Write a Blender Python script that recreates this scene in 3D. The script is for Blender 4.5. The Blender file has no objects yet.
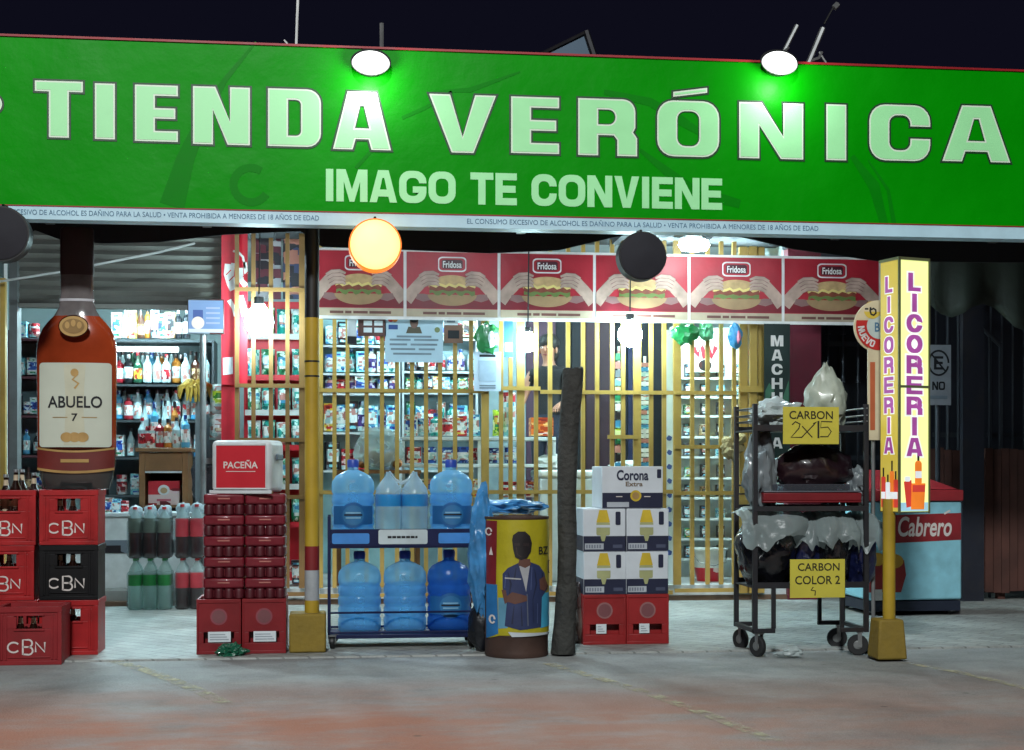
import bpy, bmesh, math, random
from mathutils import Vector, Matrix, noise
from mathutils.geometry import tessellate_polygon
R = math.radians
S = bpy.context.scene
COL = S.collection
rnd = random.Random(7)

# ------------------------------------------------------------------ camera geometry
TH, F, HZ, CH = R(6.9), 1440.0, 470.0, 1.1
ct, st = math.cos(TH), math.sin(TH)
def at(px, py, Y):
    """world point seen at a photo pixel, on the facade-parallel plane at distance Y"""
    u, v = (px - 512) / F, (HZ - py) / F
    t = Y / (ct - st * u)
    return Vector(((ct * u + st) * t, Y, CH + v * t))
def gd(px, py, z=0.0):
    """world point on the ground seen at a photo pixel"""
    u = (px - 512) / F
    t = (CH - z) * F / (py - HZ)
    return Vector(((ct * u + st) * t, (ct - st * u) * t, z))
def X(px, Y): return at(px, HZ, Y).x
def Zh(px, py, Y): return at(px, py, Y).z

# ------------------------------------------------------------------ materials
def lin(c):
    def f(v):
        v /= 255.0
        return v / 12.92 if v <= .04045 else ((v + .055) / 1.055) ** 2.4
    return (f(c[0]), f(c[1]), f(c[2]), 1.0)
MATS = {}
def mat(name, col, rough=.5, metal=0.0, var=.18, vs=9.0, bump=0.0, bs=60.0, emit=0.0, ecol=None, dirt=0.0, dcol=(60, 52, 44), spec=.5, coat=0.0, trans=0.0, printed=None, crump=0.0):
    if name in MATS: return MATS[name]
    m = bpy.data.materials.new(name); m.use_nodes = True
    nt = m.node_tree; N = nt.nodes; L = nt.links
    b = N['Principled BSDF']
    b.inputs['Roughness'].default_value = rough
    b.inputs['Metallic'].default_value = metal
    b.inputs['Specular IOR Level'].default_value = spec
    b.inputs['Coat Weight'].default_value = coat
    b.inputs['Transmission Weight'].default_value = trans
    tc = N.new('ShaderNodeTexCoord'); oi = N.new('ShaderNodeObjectInfo')
    no = N.new('ShaderNodeTexNoise'); no.noise_dimensions = '4D'
    no.inputs['Scale'].default_value = vs; no.inputs['Detail'].default_value = 6
    L.new(tc.outputs['Object'], no.inputs['Vector'])
    mw = N.new('ShaderNodeMath'); mw.operation = 'MULTIPLY'; mw.inputs[1].default_value = 37.0
    L.new(oi.outputs['Random'], mw.inputs[0]); L.new(mw.outputs[0], no.inputs['W'])
    mr = N.new('ShaderNodeMapRange'); mr.inputs[1].default_value = .3; mr.inputs[2].default_value = .7
    mr.inputs[3].default_value = 1 - var; mr.inputs[4].default_value = 1 + var * .6
    L.new(no.outputs['Fac'], mr.inputs[0])
    mx = N.new('ShaderNodeMix'); mx.data_type = 'RGBA'; mx.blend_type = 'MULTIPLY'; mx.inputs[0].default_value = 1
    mx.inputs[6].default_value = lin(col)
    L.new(mr.outputs[0], mx.inputs[7])
    out = mx.outputs[2]
    if dirt:
        n2 = N.new('ShaderNodeTexNoise'); n2.noise_dimensions = '4D'; n2.inputs['Scale'].default_value = vs * .35
        n2.inputs['Detail'].default_value = 9; n2.inputs['Roughness'].default_value = .7
        L.new(tc.outputs['Object'], n2.inputs['Vector']); L.new(mw.outputs[0], n2.inputs['W'])
        r2 = N.new('ShaderNodeMapRange'); r2.inputs[1].default_value = .5; r2.inputs[2].default_value = .72
        r2.inputs[3].default_value = 0; r2.inputs[4].default_value = dirt
        L.new(n2.outputs['Fac'], r2.inputs[0])
        m2 = N.new('ShaderNodeMix'); m2.data_type = 'RGBA'; m2.inputs[7].default_value = lin(dcol)
        L.new(r2.outputs[0], m2.inputs[0]); L.new(out, m2.inputs[6]); out = m2.outputs[2]
    if printed:
        vo = N.new('ShaderNodeTexVoronoi'); vo.voronoi_dimensions = '4D'; vo.distance = 'CHEBYCHEV'; vo.inputs['Scale'].default_value = printed[2]; vo.inputs['Randomness'].default_value = .85
        mp = N.new('ShaderNodeMapping'); mp.inputs['Scale'].default_value = (1, 1, 2.2); L.new(tc.outputs['Object'], mp.inputs[0]); L.new(mp.outputs[0], vo.inputs['Vector']); L.new(mw.outputs[0], vo.inputs['W'])
        sc = N.new('ShaderNodeSeparateColor'); L.new(vo.outputs['Color'], sc.inputs[0])
        for ch_, thr, col2 in ((0, .66, printed[0]), (1, .74, printed[1])):
            gt = N.new('ShaderNodeMath'); gt.operation = 'GREATER_THAN'; gt.inputs[1].default_value = thr; L.new(sc.outputs[ch_], gt.inputs[0])
            m3 = N.new('ShaderNodeMix'); m3.data_type = 'RGBA'; m3.inputs[7].default_value = lin(col2); L.new(gt.outputs[0], m3.inputs[0]); L.new(out, m3.inputs[6]); out = m3.outputs[2]
    L.new(out, b.inputs['Base Color'])
    rr = N.new('ShaderNodeMapRange'); rr.inputs[3].default_value = max(.02, rough - .1); rr.inputs[4].default_value = min(1, rough + .12)
    L.new(no.outputs['Fac'], rr.inputs[0]); L.new(rr.outputs[0], b.inputs['Roughness'])
    if bump:
        n3 = N.new('ShaderNodeTexNoise'); n3.inputs['Scale'].default_value = bs; n3.inputs['Detail'].default_value = 5
        L.new(tc.outputs['Object'], n3.inputs['Vector'])
        bp = N.new('ShaderNodeBump'); bp.inputs['Strength'].default_value = bump; bp.inputs['Distance'].default_value = .02
        L.new(n3.outputs['Fac'], bp.inputs['Height']); L.new(bp.outputs[0], b.inputs['Normal'])
    if crump:
        vo = N.new('ShaderNodeTexVoronoi'); vo.inputs['Scale'].default_value = bs; vo.inputs['Detail'].default_value = 2; L.new(tc.outputs['Object'], vo.inputs['Vector'])
        bp = N.new('ShaderNodeBump'); bp.inputs['Strength'].default_value = crump; bp.inputs['Distance'].default_value = .03
        L.new(vo.outputs['Distance'], bp.inputs['Height']); L.new(bp.outputs[0], b.inputs['Normal'])
    if emit:
        b.inputs['Emission Strength'].default_value = emit
        if ecol: b.inputs['Emission Color'].default_value = lin(ecol)
        else: L.new(out, b.inputs['Emission Color'])
    MATS[name] = m
    return m
def clear_mat(name, tint, solid, frac=.45, rough=.12, bump=.0, bs=18.0):
    """thin clear plastic: part lets light through tinted, part is glossy surface"""
    if name in MATS: return MATS[name]
    m = bpy.data.materials.new(name); m.use_nodes = True
    nt = m.node_tree; N = nt.nodes; L = nt.links
    b = N['Principled BSDF']; o = N['Material Output']
    b.inputs['Base Color'].default_value = lin(solid); b.inputs['Roughness'].default_value = rough
    t = N.new('ShaderNodeBsdfTransparent'); t.inputs[0].default_value = lin(tint)
    tl = N.new('ShaderNodeBsdfTranslucent'); tl.inputs[0].default_value = lin(solid); m0 = N.new('ShaderNodeMixShader'); m0.inputs[0].default_value = .45
    L.new(b.outputs[0], m0.inputs[1]); L.new(tl.outputs[0], m0.inputs[2])
    ms = N.new('ShaderNodeMixShader')
    lw = N.new('ShaderNodeLayerWeight'); lw.inputs[0].default_value = .35
    mr = N.new('ShaderNodeMapRange'); mr.inputs[3].default_value = frac; mr.inputs[4].default_value = min(1, frac + .5)
    L.new(lw.outputs['Facing'], mr.inputs[0]); L.new(mr.outputs[0], ms.inputs[0])
    L.new(t.outputs[0], ms.inputs[1]); L.new(m0.outputs[0], ms.inputs[2]); L.new(ms.outputs[0], o.inputs['Surface'])
    if bump:
        tc = N.new('ShaderNodeTexCoord')
        n3 = N.new('ShaderNodeTexNoise'); n3.inputs['Scale'].default_value = bs; n3.inputs['Detail'].default_value = 4
        L.new(tc.outputs['Object'], n3.inputs['Vector'])
        bp = N.new('ShaderNodeBump'); bp.inputs['Strength'].default_value = bump; bp.inputs['Distance'].default_value = .03
        L.new(n3.outputs['Fac'], bp.inputs['Height']); L.new(bp.outputs[0], b.inputs['Normal'])
    MATS[name] = m
    return m
def glow(name, col, s):
    if name in MATS: return MATS[name]
    m = bpy.data.materials.new(name); m.use_nodes = True
    b = m.node_tree.nodes['Principled BSDF']
    b.inputs['Base Color'].default_value = lin([v * .25 for v in col]); b.inputs['Emission Color'].default_value = lin(col); b.inputs['Emission Strength'].default_value = s
    MATS[name] = m
    return m

def glow_disc(name, col, s, rad, sx=1.0):
    """glowing disc, for a frosted cover and for glare: brightest mid-disc, falling off towards its rim"""
    m = glow(name, col, s); nt = m.node_tree; N = nt.nodes; L = nt.links
    tc = N.new('ShaderNodeTexCoord'); mp = N.new('ShaderNodeMapping'); mp.inputs['Scale'].default_value = (1 / rad, 1 / (rad * sx), 0); ln = N.new('ShaderNodeVectorMath'); ln.operation = 'LENGTH'
    L.new(tc.outputs['Object'], mp.inputs[0]); L.new(mp.outputs[0], ln.inputs[0])
    r = N.new('ShaderNodeMapRange'); r.interpolation_type = 'SMOOTHSTEP'; r.inputs[1].default_value = .35; r.inputs[2].default_value = 1.02; r.inputs[3].default_value = s; r.inputs[4].default_value = s * .03
    L.new(ln.outputs['Value'], r.inputs[0]); L.new(r.outputs[0], N['Principled BSDF'].inputs['Emission Strength'])
    return m
# ------------------------------------------------------------------ text and outline geometry
TXT = {}
def text_geo(s, bold=0.0):
    k = (s, bold)
    if k not in TXT:
        cu = bpy.data.curves.new('tmp', 'FONT'); cu.body = s; cu.offset = bold; cu.resolution_u = 4
        ob = bpy.data.objects.new('tmp', cu); me = bpy.data.meshes.new_from_object(ob)
        v = [(p.co.x, p.co.y) for p in me.vertices]; f = [tuple(p.vertices) for p in me.polygons]
        bpy.data.objects.remove(ob); bpy.data.meshes.remove(me); bpy.data.curves.remove(cu)
        x0 = min(a for a, _ in v); x1 = max(a for a, _ in v); y0 = min(a for _, a in v); y1 = max(a for _, a in v)
        TXT[k] = ([((a - x0) / (x1 - x0) - .5, (b - y0) / (y1 - y0) - .5) for a, b in v], f)
    return TXT[k]
def fill_geo_unused(loops, off=0.0):
    cu = bpy.data.curves.new('tmp', 'CURVE'); cu.dimensions = '2D'; cu.fill_mode = 'BOTH'; cu.offset = off
    for lp in loops:
        sp = cu.splines.new('POLY'); sp.points.add(len(lp) - 1); sp.use_cyclic_u = True
        for p, (a, b) in zip(sp.points, lp): p.co = (a, b, 0, 1)
    ob = bpy.data.objects.new('tmp', cu); me = bpy.data.meshes.new_from_object(ob)
    v = [(p.co.x, p.co.y) for p in me.vertices]; f = [tuple(p.vertices) for p in me.polygons]
    bpy.data.objects.remove(ob); bpy.data.meshes.remove(me); bpy.data.curves.remove(cu)
    return v, f
def circ(cx, cz, rx, rz=None, n=28, a0=0, a1=360):
    rz = rx if rz is None else rz
    full = abs(a1 - a0) >= 360
    k = n if full else n + 1
    return [(cx + rx * math.cos(R(a0 + (a1 - a0) * i / n)), cz + rz * math.sin(R(a0 + (a1 - a0) * i / n))) for i in range(k)]
def rrect(x0, z0, x1, z1, r, n=5):
    rs = r if isinstance(r, (tuple, list)) else (r,) * 4     # BL BR TR TL
    out = []
    for (cx, cz, a, q) in ((x0, z0, 180, rs[0]), (x1, z0, 270, rs[1]), (x1, z1, 0, rs[2]), (x0, z1, 90, rs[3])):
        if q <= 0: out.append((cx, cz)); continue
        ox = cx + q if a in (180, 90) else cx - q
        oz = cz + q if a in (180, 270) else cz - q
        out += [(ox + q * math.cos(R(a + 90 * i / n)), oz + q * math.sin(R(a + 90 * i / n))) for i in range(n + 1)]
    return out
def rect(x0, z0, x1, z1): return [(x0, z0), (x1, z0), (x1, z1), (x0, z1)]

# ------------------------------------------------------------------ mesh builder
class M:
    def __init__(s): s.bm = bmesh.new(); s.mats = []
    def mi(s, m):
        if m not in s.mats: s.mats.append(m)
        return s.mats.index(m)
    def face(s, vs, m):
        try: f = s.bm.faces.new(vs)
        except ValueError: return None
        f.material_index = s.mi(m); return f
    def box(s, x0, y0, z0, x1, y1, z1, m, rz=0.0):
        v = [s.bm.verts.new((x, y, z)) for z in (z0, z1) for y in (y0, y1) for x in (x0, x1)]
        for q in ((0, 2, 3, 1), (4, 5, 7, 6), (0, 1, 5, 4), (2, 6, 7, 3), (0, 4, 6, 2), (1, 3, 7, 5)):
            s.face([v[i] for i in q], m)
        if rz: bmesh.ops.rotate(s.bm, verts=v, cent=((x0 + x1) / 2, (y0 + y1) / 2, 0), matrix=Matrix.Rotation(rz, 3, 'Z'))
        return v
    def cyl(s, p0, p1, r0, m, r1=None, n=12, caps=True):
        p0, p1 = Vector(p0), Vector(p1); r1 = r0 if r1 is None else r1
        d = (p1 - p0).normalized(); a = d.orthogonal().normalized(); b = d.cross(a)
        A = [s.bm.verts.new(p0 + (a * math.cos(2 * math.pi * i / n) + b * math.sin(2 * math.pi * i / n)) * r0) for i in range(n)]
        B = [s.bm.verts.new(p1 + (a * math.cos(2 * math.pi * i / n) + b * math.sin(2 * math.pi * i / n)) * r1) for i in range(n)]
        for i in range(n): s.face([A[i], A[(i + 1) % n], B[(i + 1) % n], B[i]], m)
        if caps: s.face(A[::-1], m); s.face(B, m)
    def tube(s, pts, r, m, n=6):
        pts = [Vector(p) for p in pts]; rings = []
        ref = Vector((0.13, 0.21, 0.97))
        for i, p in enumerate(pts):
            d = (pts[min(i + 1, len(pts) - 1)] - pts[max(i - 1, 0)]).normalized()
            a = d.cross(ref)
            a = d.orthogonal() if a.length < .05 else a
            a.normalize(); b = d.cross(a)
            rr = r[i] if isinstance(r, (list, tuple)) else r
            rings.append([s.bm.verts.new(p + (a * math.cos(2 * math.pi * k / n) + b * math.sin(2 * math.pi * k / n)) * rr) for k in range(n)])
        for A, B in zip(rings, rings[1:]):
            for k in range(n): s.face([A[k], A[(k + 1) % n], B[(k + 1) % n], B[k]], m)
        s.face(rings[0][::-1], m); s.face(rings[-1], m)
    def lathe(s, prof, m, n=20, c=(0, 0, 0), sx=1.0, sy=1.0, caps=True, squar=0.0):
        """prof: (radius, z) or (radius, z, material-for-the-band-above)"""
        rings = []
        for p in prof:
            ring = []
            for k in range(n):
                a = 2 * math.pi * (k + .5) / n
                ca, sa = math.cos(a), math.sin(a)
                if squar:
                    q = (abs(ca) ** (2 + squar) + abs(sa) ** (2 + squar)) ** (-1 / (2 + squar)); ca *= q; sa *= q
                ring.append(s.bm.verts.new((c[0] + p[0] * sx * ca, c[1] + p[0] * sy * sa, c[2] + p[1])))
            rings.append(ring)
        for i in range(len(prof) - 1):
            mm = prof[i][2] if len(prof[i]) > 2 else m
            A, B = rings[i], rings[i + 1]
            for k in range(n): s.face([A[k], A[(k + 1) % n], B[(k + 1) % n], B[k]], mm)
        if caps:
            if prof[0][0] > 1e-5: s.face(rings[0][::-1], prof[0][2] if len(prof[0]) > 2 else m)
            if prof[-1][0] > 1e-5: s.face(rings[-1], prof[-2][2] if len(prof[-2]) > 2 else m)
    def geo2d(s, v, f, m, y=0.0, fn=None, cut=None):
        bm = bmesh.new(); vv = [bm.verts.new((a, 0, b)) for a, b in v]
        for q in f:
            try: bm.faces.new([vv[i] for i in q])
            except ValueError: pass
        if cut:
            x0 = min(a for a, _ in v); x1 = max(a for a, _ in v)
            k = math.ceil(x0 / cut)
            while k * cut < x1:
                bmesh.ops.bisect_plane(bm, geom=bm.verts[:] + bm.edges[:] + bm.faces[:], plane_co=(k * cut, 0, 0), plane_no=(1, 0, 0)); k += 1
        mp = {}
        for p in bm.verts: mp[p] = s.bm.verts.new(fn(p.co.x, p.co.z, y) if fn else (p.co.x, y, p.co.z))
        for q in bm.faces:
            w = [mp[p] for p in q.verts]
            n = q.normal
            s.face(w if n.y <= 0 else w[::-1], m)
        bm.free()
    def poly(s, loops, m, y=0.0, fn=None, cut=None):
        if isinstance(loops[0][0], (int, float)): loops = [loops]
        flat = [p for lp in loops for p in lp]
        tri = tessellate_polygon([[Vector((a, b, 0)) for a, b in lp] for lp in loops])
        s.geo2d(flat, [t for t in tri], m, y, fn, cut)
    def text(s, t, cx, cz, w, h, m, y=0.0, bold=0.0, fn=None, cut=None, shear=0.0):
        v, f = text_geo(t, bold)
        s.geo2d([(cx + a * w + b * h * shear, cz + b * h) for a, b in v], f, m, y, fn, cut)
    def stroke(s, pts, w, m, y=0.0, fn=None, cut=None):
        pts = [Vector((a, b)) for a, b in pts]; Lp, Rp = [], []
        for i, p in enumerate(pts):
            d = pts[min(i + 1, len(pts) - 1)] - pts[max(i - 1, 0)]
            d = Vector((-d.y, d.x)).normalized() * ((w[i] if isinstance(w, (list, tuple)) else w) / 2)
            Lp.append(tuple(p + d)); Rp.append(tuple(p - d))
        v = Lp + Rp; n = len(pts)
        s.geo2d(v, [(i, i + 1, n + i + 1, n + i) for i in range(n - 1)], m, y, fn, cut)
    def blob(s, c, r, m, seed=0, amp=.25, fr=2.2, sub=3, floor=None, pinch=0.0, rid=0.0):
        bm = bmesh.new(); bmesh.ops.create_icosphere(bm, subdivisions=sub, radius=1)
        mp = {}
        for v in bm.verts:
            p = v.co.copy(); o = Vector((seed * 3.7, seed * 1.3, seed * 5.1))
            k = 1 + amp * noise.noise(p * fr + o) + amp * .5 * noise.noise(p * fr * 2.7 + o) + rid * (abs(noise.noise(p * 4.5 + o)) - .25)
            q = Vector((p.x * r[0], p.y * r[1], p.z * r[2])) * k
            if pinch and q.z > 0:
                f = 1 - pinch * (q.z / r[2]) ** 1.5; f = max(f, .12); q.x *= f; q.y *= f
            q += Vector(c)
            if floor is not None and q.z < floor: q.z = floor
            mp[v] = s.bm.verts.new(q)
        for f in bm.faces: s.face([mp[v] for v in f.verts], m)
        bm.free()
    def build(s, name, parent=None, bevel=0.0, loc=None, ang=35, seg=2, col=True):
        me = bpy.data.meshes.new(name); s.bm.normal_update(); s.bm.to_mesh(me); s.bm.free()
        for m in s.mats: me.materials.append(m)
        me.polygons.foreach_set('use_smooth', [True] * len(me.polygons))
        me.set_sharp_from_angle(angle=R(ang))
        o = bpy.data.objects.new(name, me)
        if col: COL.objects.link(o)
        if parent: o.parent = parent
        if loc is not None: o.location = loc
        if bevel:
            b = o.modifiers.new('edge', 'BEVEL'); b.width = bevel; b.segments = seg; b.limit_method = 'ANGLE'; b.angle_limit = R(40)
        return o

# ------------------------------------------------------------------ scene bookkeeping
def tag(o, label, cat, group=None, kind=None):
    o['label'] = label; o['category'] = cat
    if group: o['group'] = group
    elif 'group' in o: del o['group']
    o['kind'] = kind or 'thing'
    return o
def thing(name, label, cat, loc=(0, 0, 0), rz=0.0, group=None):
    o = bpy.data.objects.new(name, None); COL.objects.link(o); o.location = loc; o.rotation_euler = (0, 0, rz); o.empty_display_size = .1
    return tag(o, label, cat, group)
def struct(o): o['kind'] = 'structure'; return o
def dup(o, loc=None, rz=None, label=None, group=None, parent=None):
    c = o.copy(); COL.objects.link(c)
    if parent: c.parent = parent
    for ch in list(o.children): dup(ch, parent=c)
    if loc is not None: c.location = loc
    if rz is not None: c.rotation_euler = (0, 0, rz)
    if label: c['label'] = label
    if group: c['group'] = group
    return c

# ------------------------------------------------------------------ palette
white = mat('white_plastic', (225, 228, 226), .4, dirt=.25, dcol=(150, 145, 130))
paper = mat('paper', (215, 222, 226), .8, var=.08)
black = mat('black_paint', (16, 16, 18), .5)
ink = mat('ink', (20, 22, 28), .7)
steel = mat('galvanised_steel', (150, 152, 152), .42, .75, dirt=.4)
darksteel = mat('dark_steel', (38, 38, 42), .5, .5, dirt=.5, dcol=(70, 52, 40))
yellowbar = mat('yellow_bar_paint', (174, 141, 72), .36, dirt=.55, dcol=(120, 84, 36), vs=5)
brownbar = mat('ochre_bar_paint', (122, 88, 46), .45, dirt=.5, dcol=(84, 56, 30), vs=5)
cratered = mat('crate_red', (164, 20, 24), .42, var=.28, dirt=.55, dcol=(92, 26, 24), vs=9)
cratedark = mat('crate_maroon', (128, 18, 26), .42, dirt=.4, dcol=(80, 20, 22), vs=7)
crateblack = mat('crate_black', (7, 7, 10), .5, spec=.3)
letter = mat('letter_white', (215, 205, 200), .6, var=.1)

# ------------------------------------------------------------------ block capitals
def grow(lp, d):
    """outline moved outwards by d (inwards when negative), mitred"""
    q = []
    for p in lp:
        if not q or (abs(p[0] - q[-1][0]) + abs(p[1] - q[-1][1])) > 1e-5: q.append(p)
    if abs(q[0][0] - q[-1][0]) + abs(q[0][1] - q[-1][1]) < 1e-5: q.pop()
    A = sum(a[0] * b[1] - b[0] * a[1] for a, b in zip(q, q[1:] + q[:1]))
    sg = 1 if A > 0 else -1
    out = []; n = len(q)
    for i in range(n):
        a, b, c = Vector(q[i - 1]), Vector(q[i]), Vector(q[(i + 1) % n])
        e, f = (b - a).normalized(), (c - b).normalized()
        n1, n2 = Vector((e.y, -e.x)) * sg, Vector((f.y, -f.x)) * sg
        k = n1 + n2
        k = n1 if k.length < 1e-4 else k / max(k.length_squared / 2, .35)
        out.append(tuple(b + k * d))
    return out
def grow_all(loops, d): return [grow(lp, d if i == 0 else -d) for i, lp in enumerate(loops)]
def glyph(ch, w, h, v, t, r):
    """outline loops of a heavy capital in a w x h box; v, t = thickness of upright and level strokes; r = corner rounding"""
    ri = max(0.0, r - min(v, t) * .8)
    if ch == 'I': return [rect(w / 2 - v / 2, 0, w / 2 + v / 2, h)]
    if ch == 'T': return [[(w / 2 - v / 2, 0), (w / 2 + v / 2, 0), (w / 2 + v / 2, h - t), (w, h - t), (w, h), (0, h), (0, h - t), (w / 2 - v / 2, h - t)]]
    if ch == 'L': return [[(0, 0), (w, 0), (w, t), (v, t), (v, h), (0, h)]]
    if ch in 'EF':
        m0, m1 = h / 2 - t / 2, h / 2 + t / 2
        a = [(0, 0), (w, 0), (w, t), (v, t)] if ch == 'E' else [(0, 0), (v, 0)]
        return [a + [(v, m0), (w * .94, m0), (w * .94, m1), (v, m1), (v, h - t), (w, h - t), (w, h), (0, h)]]
    if ch == 'H': return [[(0, 0), (v, 0), (v, h / 2 - t / 2), (w - v, h / 2 - t / 2), (w - v, 0), (w, 0), (w, h), (w - v, h), (w - v, h / 2 + t / 2), (v, h / 2 + t / 2), (v, h), (0, h)]]
    if ch == 'N': return [[(0, 0), (0, h), (v * 1.12, h), (w - v, h * .40), (w - v, h), (w, h), (w, 0), (w - v * 1.12, 0), (v, h * .60), (v, 0)]]
    if ch == 'M': return [[(0, 0), (0, h), (v * 1.25, h), (w / 2, h * .38), (w - v * 1.25, h), (w, h), (w, 0), (w - v, 0), (w - v, h * .62), (w / 2 + v * .32, 0), (w / 2 - v * .32, 0), (v, h * .62), (v, 0)]]
    if ch == 'V': return [[(0, h), (v * 1.05, h), (w * .5, h * .27), (w - v * 1.05, h), (w, h), (w * .5 + v * .55, 0), (w * .5 - v * .55, 0)]]
    if ch == 'A':
        k = v * .98
        return [[(0, 0), (w * .5 - v * .72, h), (w * .5 + v * .72, h), (w, 0), (w - k, 0), (w - k - w * .05, h * .18), (k + w * .05, h * .18), (k, 0)],
                [(w * .5 - w * .125, h * .18 + t), (w * .5 + w * .125, h * .18 + t), (w * .5 + .035 * w, h * .76), (w * .5 - .035 * w, h * .76)]]
    if ch in 'OÓ': return [rrect(0, 0, w, h, r), rrect(v, t, w - v, h - t, ri)]
    if ch == 'U': return [rrect(0, 0, w, h, (r, r, 0, 0))[:-2] + [(w, h), (w - v, h)] + rrect(v, t, w - v, h, (ri, ri, 0, 0))[:-2][::-1] + [(v, h), (0, h)]]
    if ch == 'D': return [rrect(0, 0, w, h, (0, r, r, 0)), rrect(v, t, w - v, h - t, (0, ri, ri, 0))]
    if ch in 'CG':
        o = [p for p in rrect(0, 0, w, h, r)]; i = [p for p in rrect(v, t, w - v, h - t, ri)]
        n = len(o) // 4
        BL, BR, TR, TL = o[:n], o[n:2 * n], o[2 * n:3 * n], o[3 * n:]
        q = len(i) // 4; bl, br, tr, tl = i[:q], i[q:2 * q], i[2 * q:3 * q], i[3 * q:]
        hi, lo = h * .62, h * (.40 if ch == 'C' else .52)
        out = [(w, hi)] + TR + TL + BL + BR + [(w, lo)]
        if ch == 'C': out += [(w - v, lo)]
        else: out += [(w * .5, lo), (w * .5, lo - t * .9), (w - v, lo - t * .9)]
        out += br[::-1] + bl[::-1] + tl[::-1] + tr[::-1] + [(w - v, hi)]
        return [out]
    if ch in 'RPB':
        b = rrect(0, h * .36, w * .97, h, (0, r * .8, r * .8, 0))
        if ch == 'P': return [[(0, 0), (v, 0), (v, h * .36)] + b[1:-1] + [(0, h)], rrect(v, h * .36 + t, w * .97 - v, h - t, (0, ri, ri, 0))]
        if ch == 'R':
            n = [(0, 0), (v, 0), (v, h * .36), (w - v - w * .06, h * .36 - .0), (w - v, h * .28), (w - v, 0), (w, 0), (w, h * .32), (w * .93, h * .42)]
            top = [p for p in b if p[1] > h * .6 and p[0] > v]
            return [n + [(w * .97, h * .5)] + top + [(0, h)], rrect(v, h * .36 + t, w * .97 - v, h - t, (0, ri, ri, 0))]
        lo = [p for p in rrect(0, 0, w, h * .56, (0, r * .8, r * .8, 0)) if p[1] < h * .4]
        hi = [p for p in rrect(0, h * .44, w * .94, h, (0, r * .8, r * .8, 0)) if p[1] > h * .6]
        return [lo + [(w, h * .44), (w * .93, h * .51), (w * .94, h * .58)] + hi, rrect(v, t, w - v, h * .5 - t * .4, (0, ri, ri, 0)), rrect(v, h * .5 + t * .4, w * .94 - v, h - t, (0, ri, ri, 0))]
    raise KeyError(ch)
WID = dict(I=.36, M=1.22, T=.92, E=.86, F=.82, L=.8, N=1.02, V=1.02, A=1.08, O=1.08, C=1.02, G=1.08, D=1.02, R=1.0, P=.95, B=1.0, U=1.0, H=1.02)
def block_text(m, s, x0, z0, wtot, h, mt, y=0.0, v=.27, t=.2, r=.34, gap=.09, off=0.0, fn=None, cut=None):
    """a line of block capitals filling a width; returns nothing, adds to builder m"""
    ws = [(.42 if c == ' ' else WID[c]) for c in s]
    tot = sum(ws) + gap * (len(s) - 1); k = wtot / tot; x = x0
    for c, w in zip(s, ws):
        if c != ' ':
            lp = [[(x + a, z0 + b) for a, b in q] for q in glyph(c, w * k, h, v * k, t * h, r * min(k, h) * .98)]
            if off: lp = grow_all(lp, off)
            m.poly(lp, mt, y, fn, cut)
        x += (w + gap) * k

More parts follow.
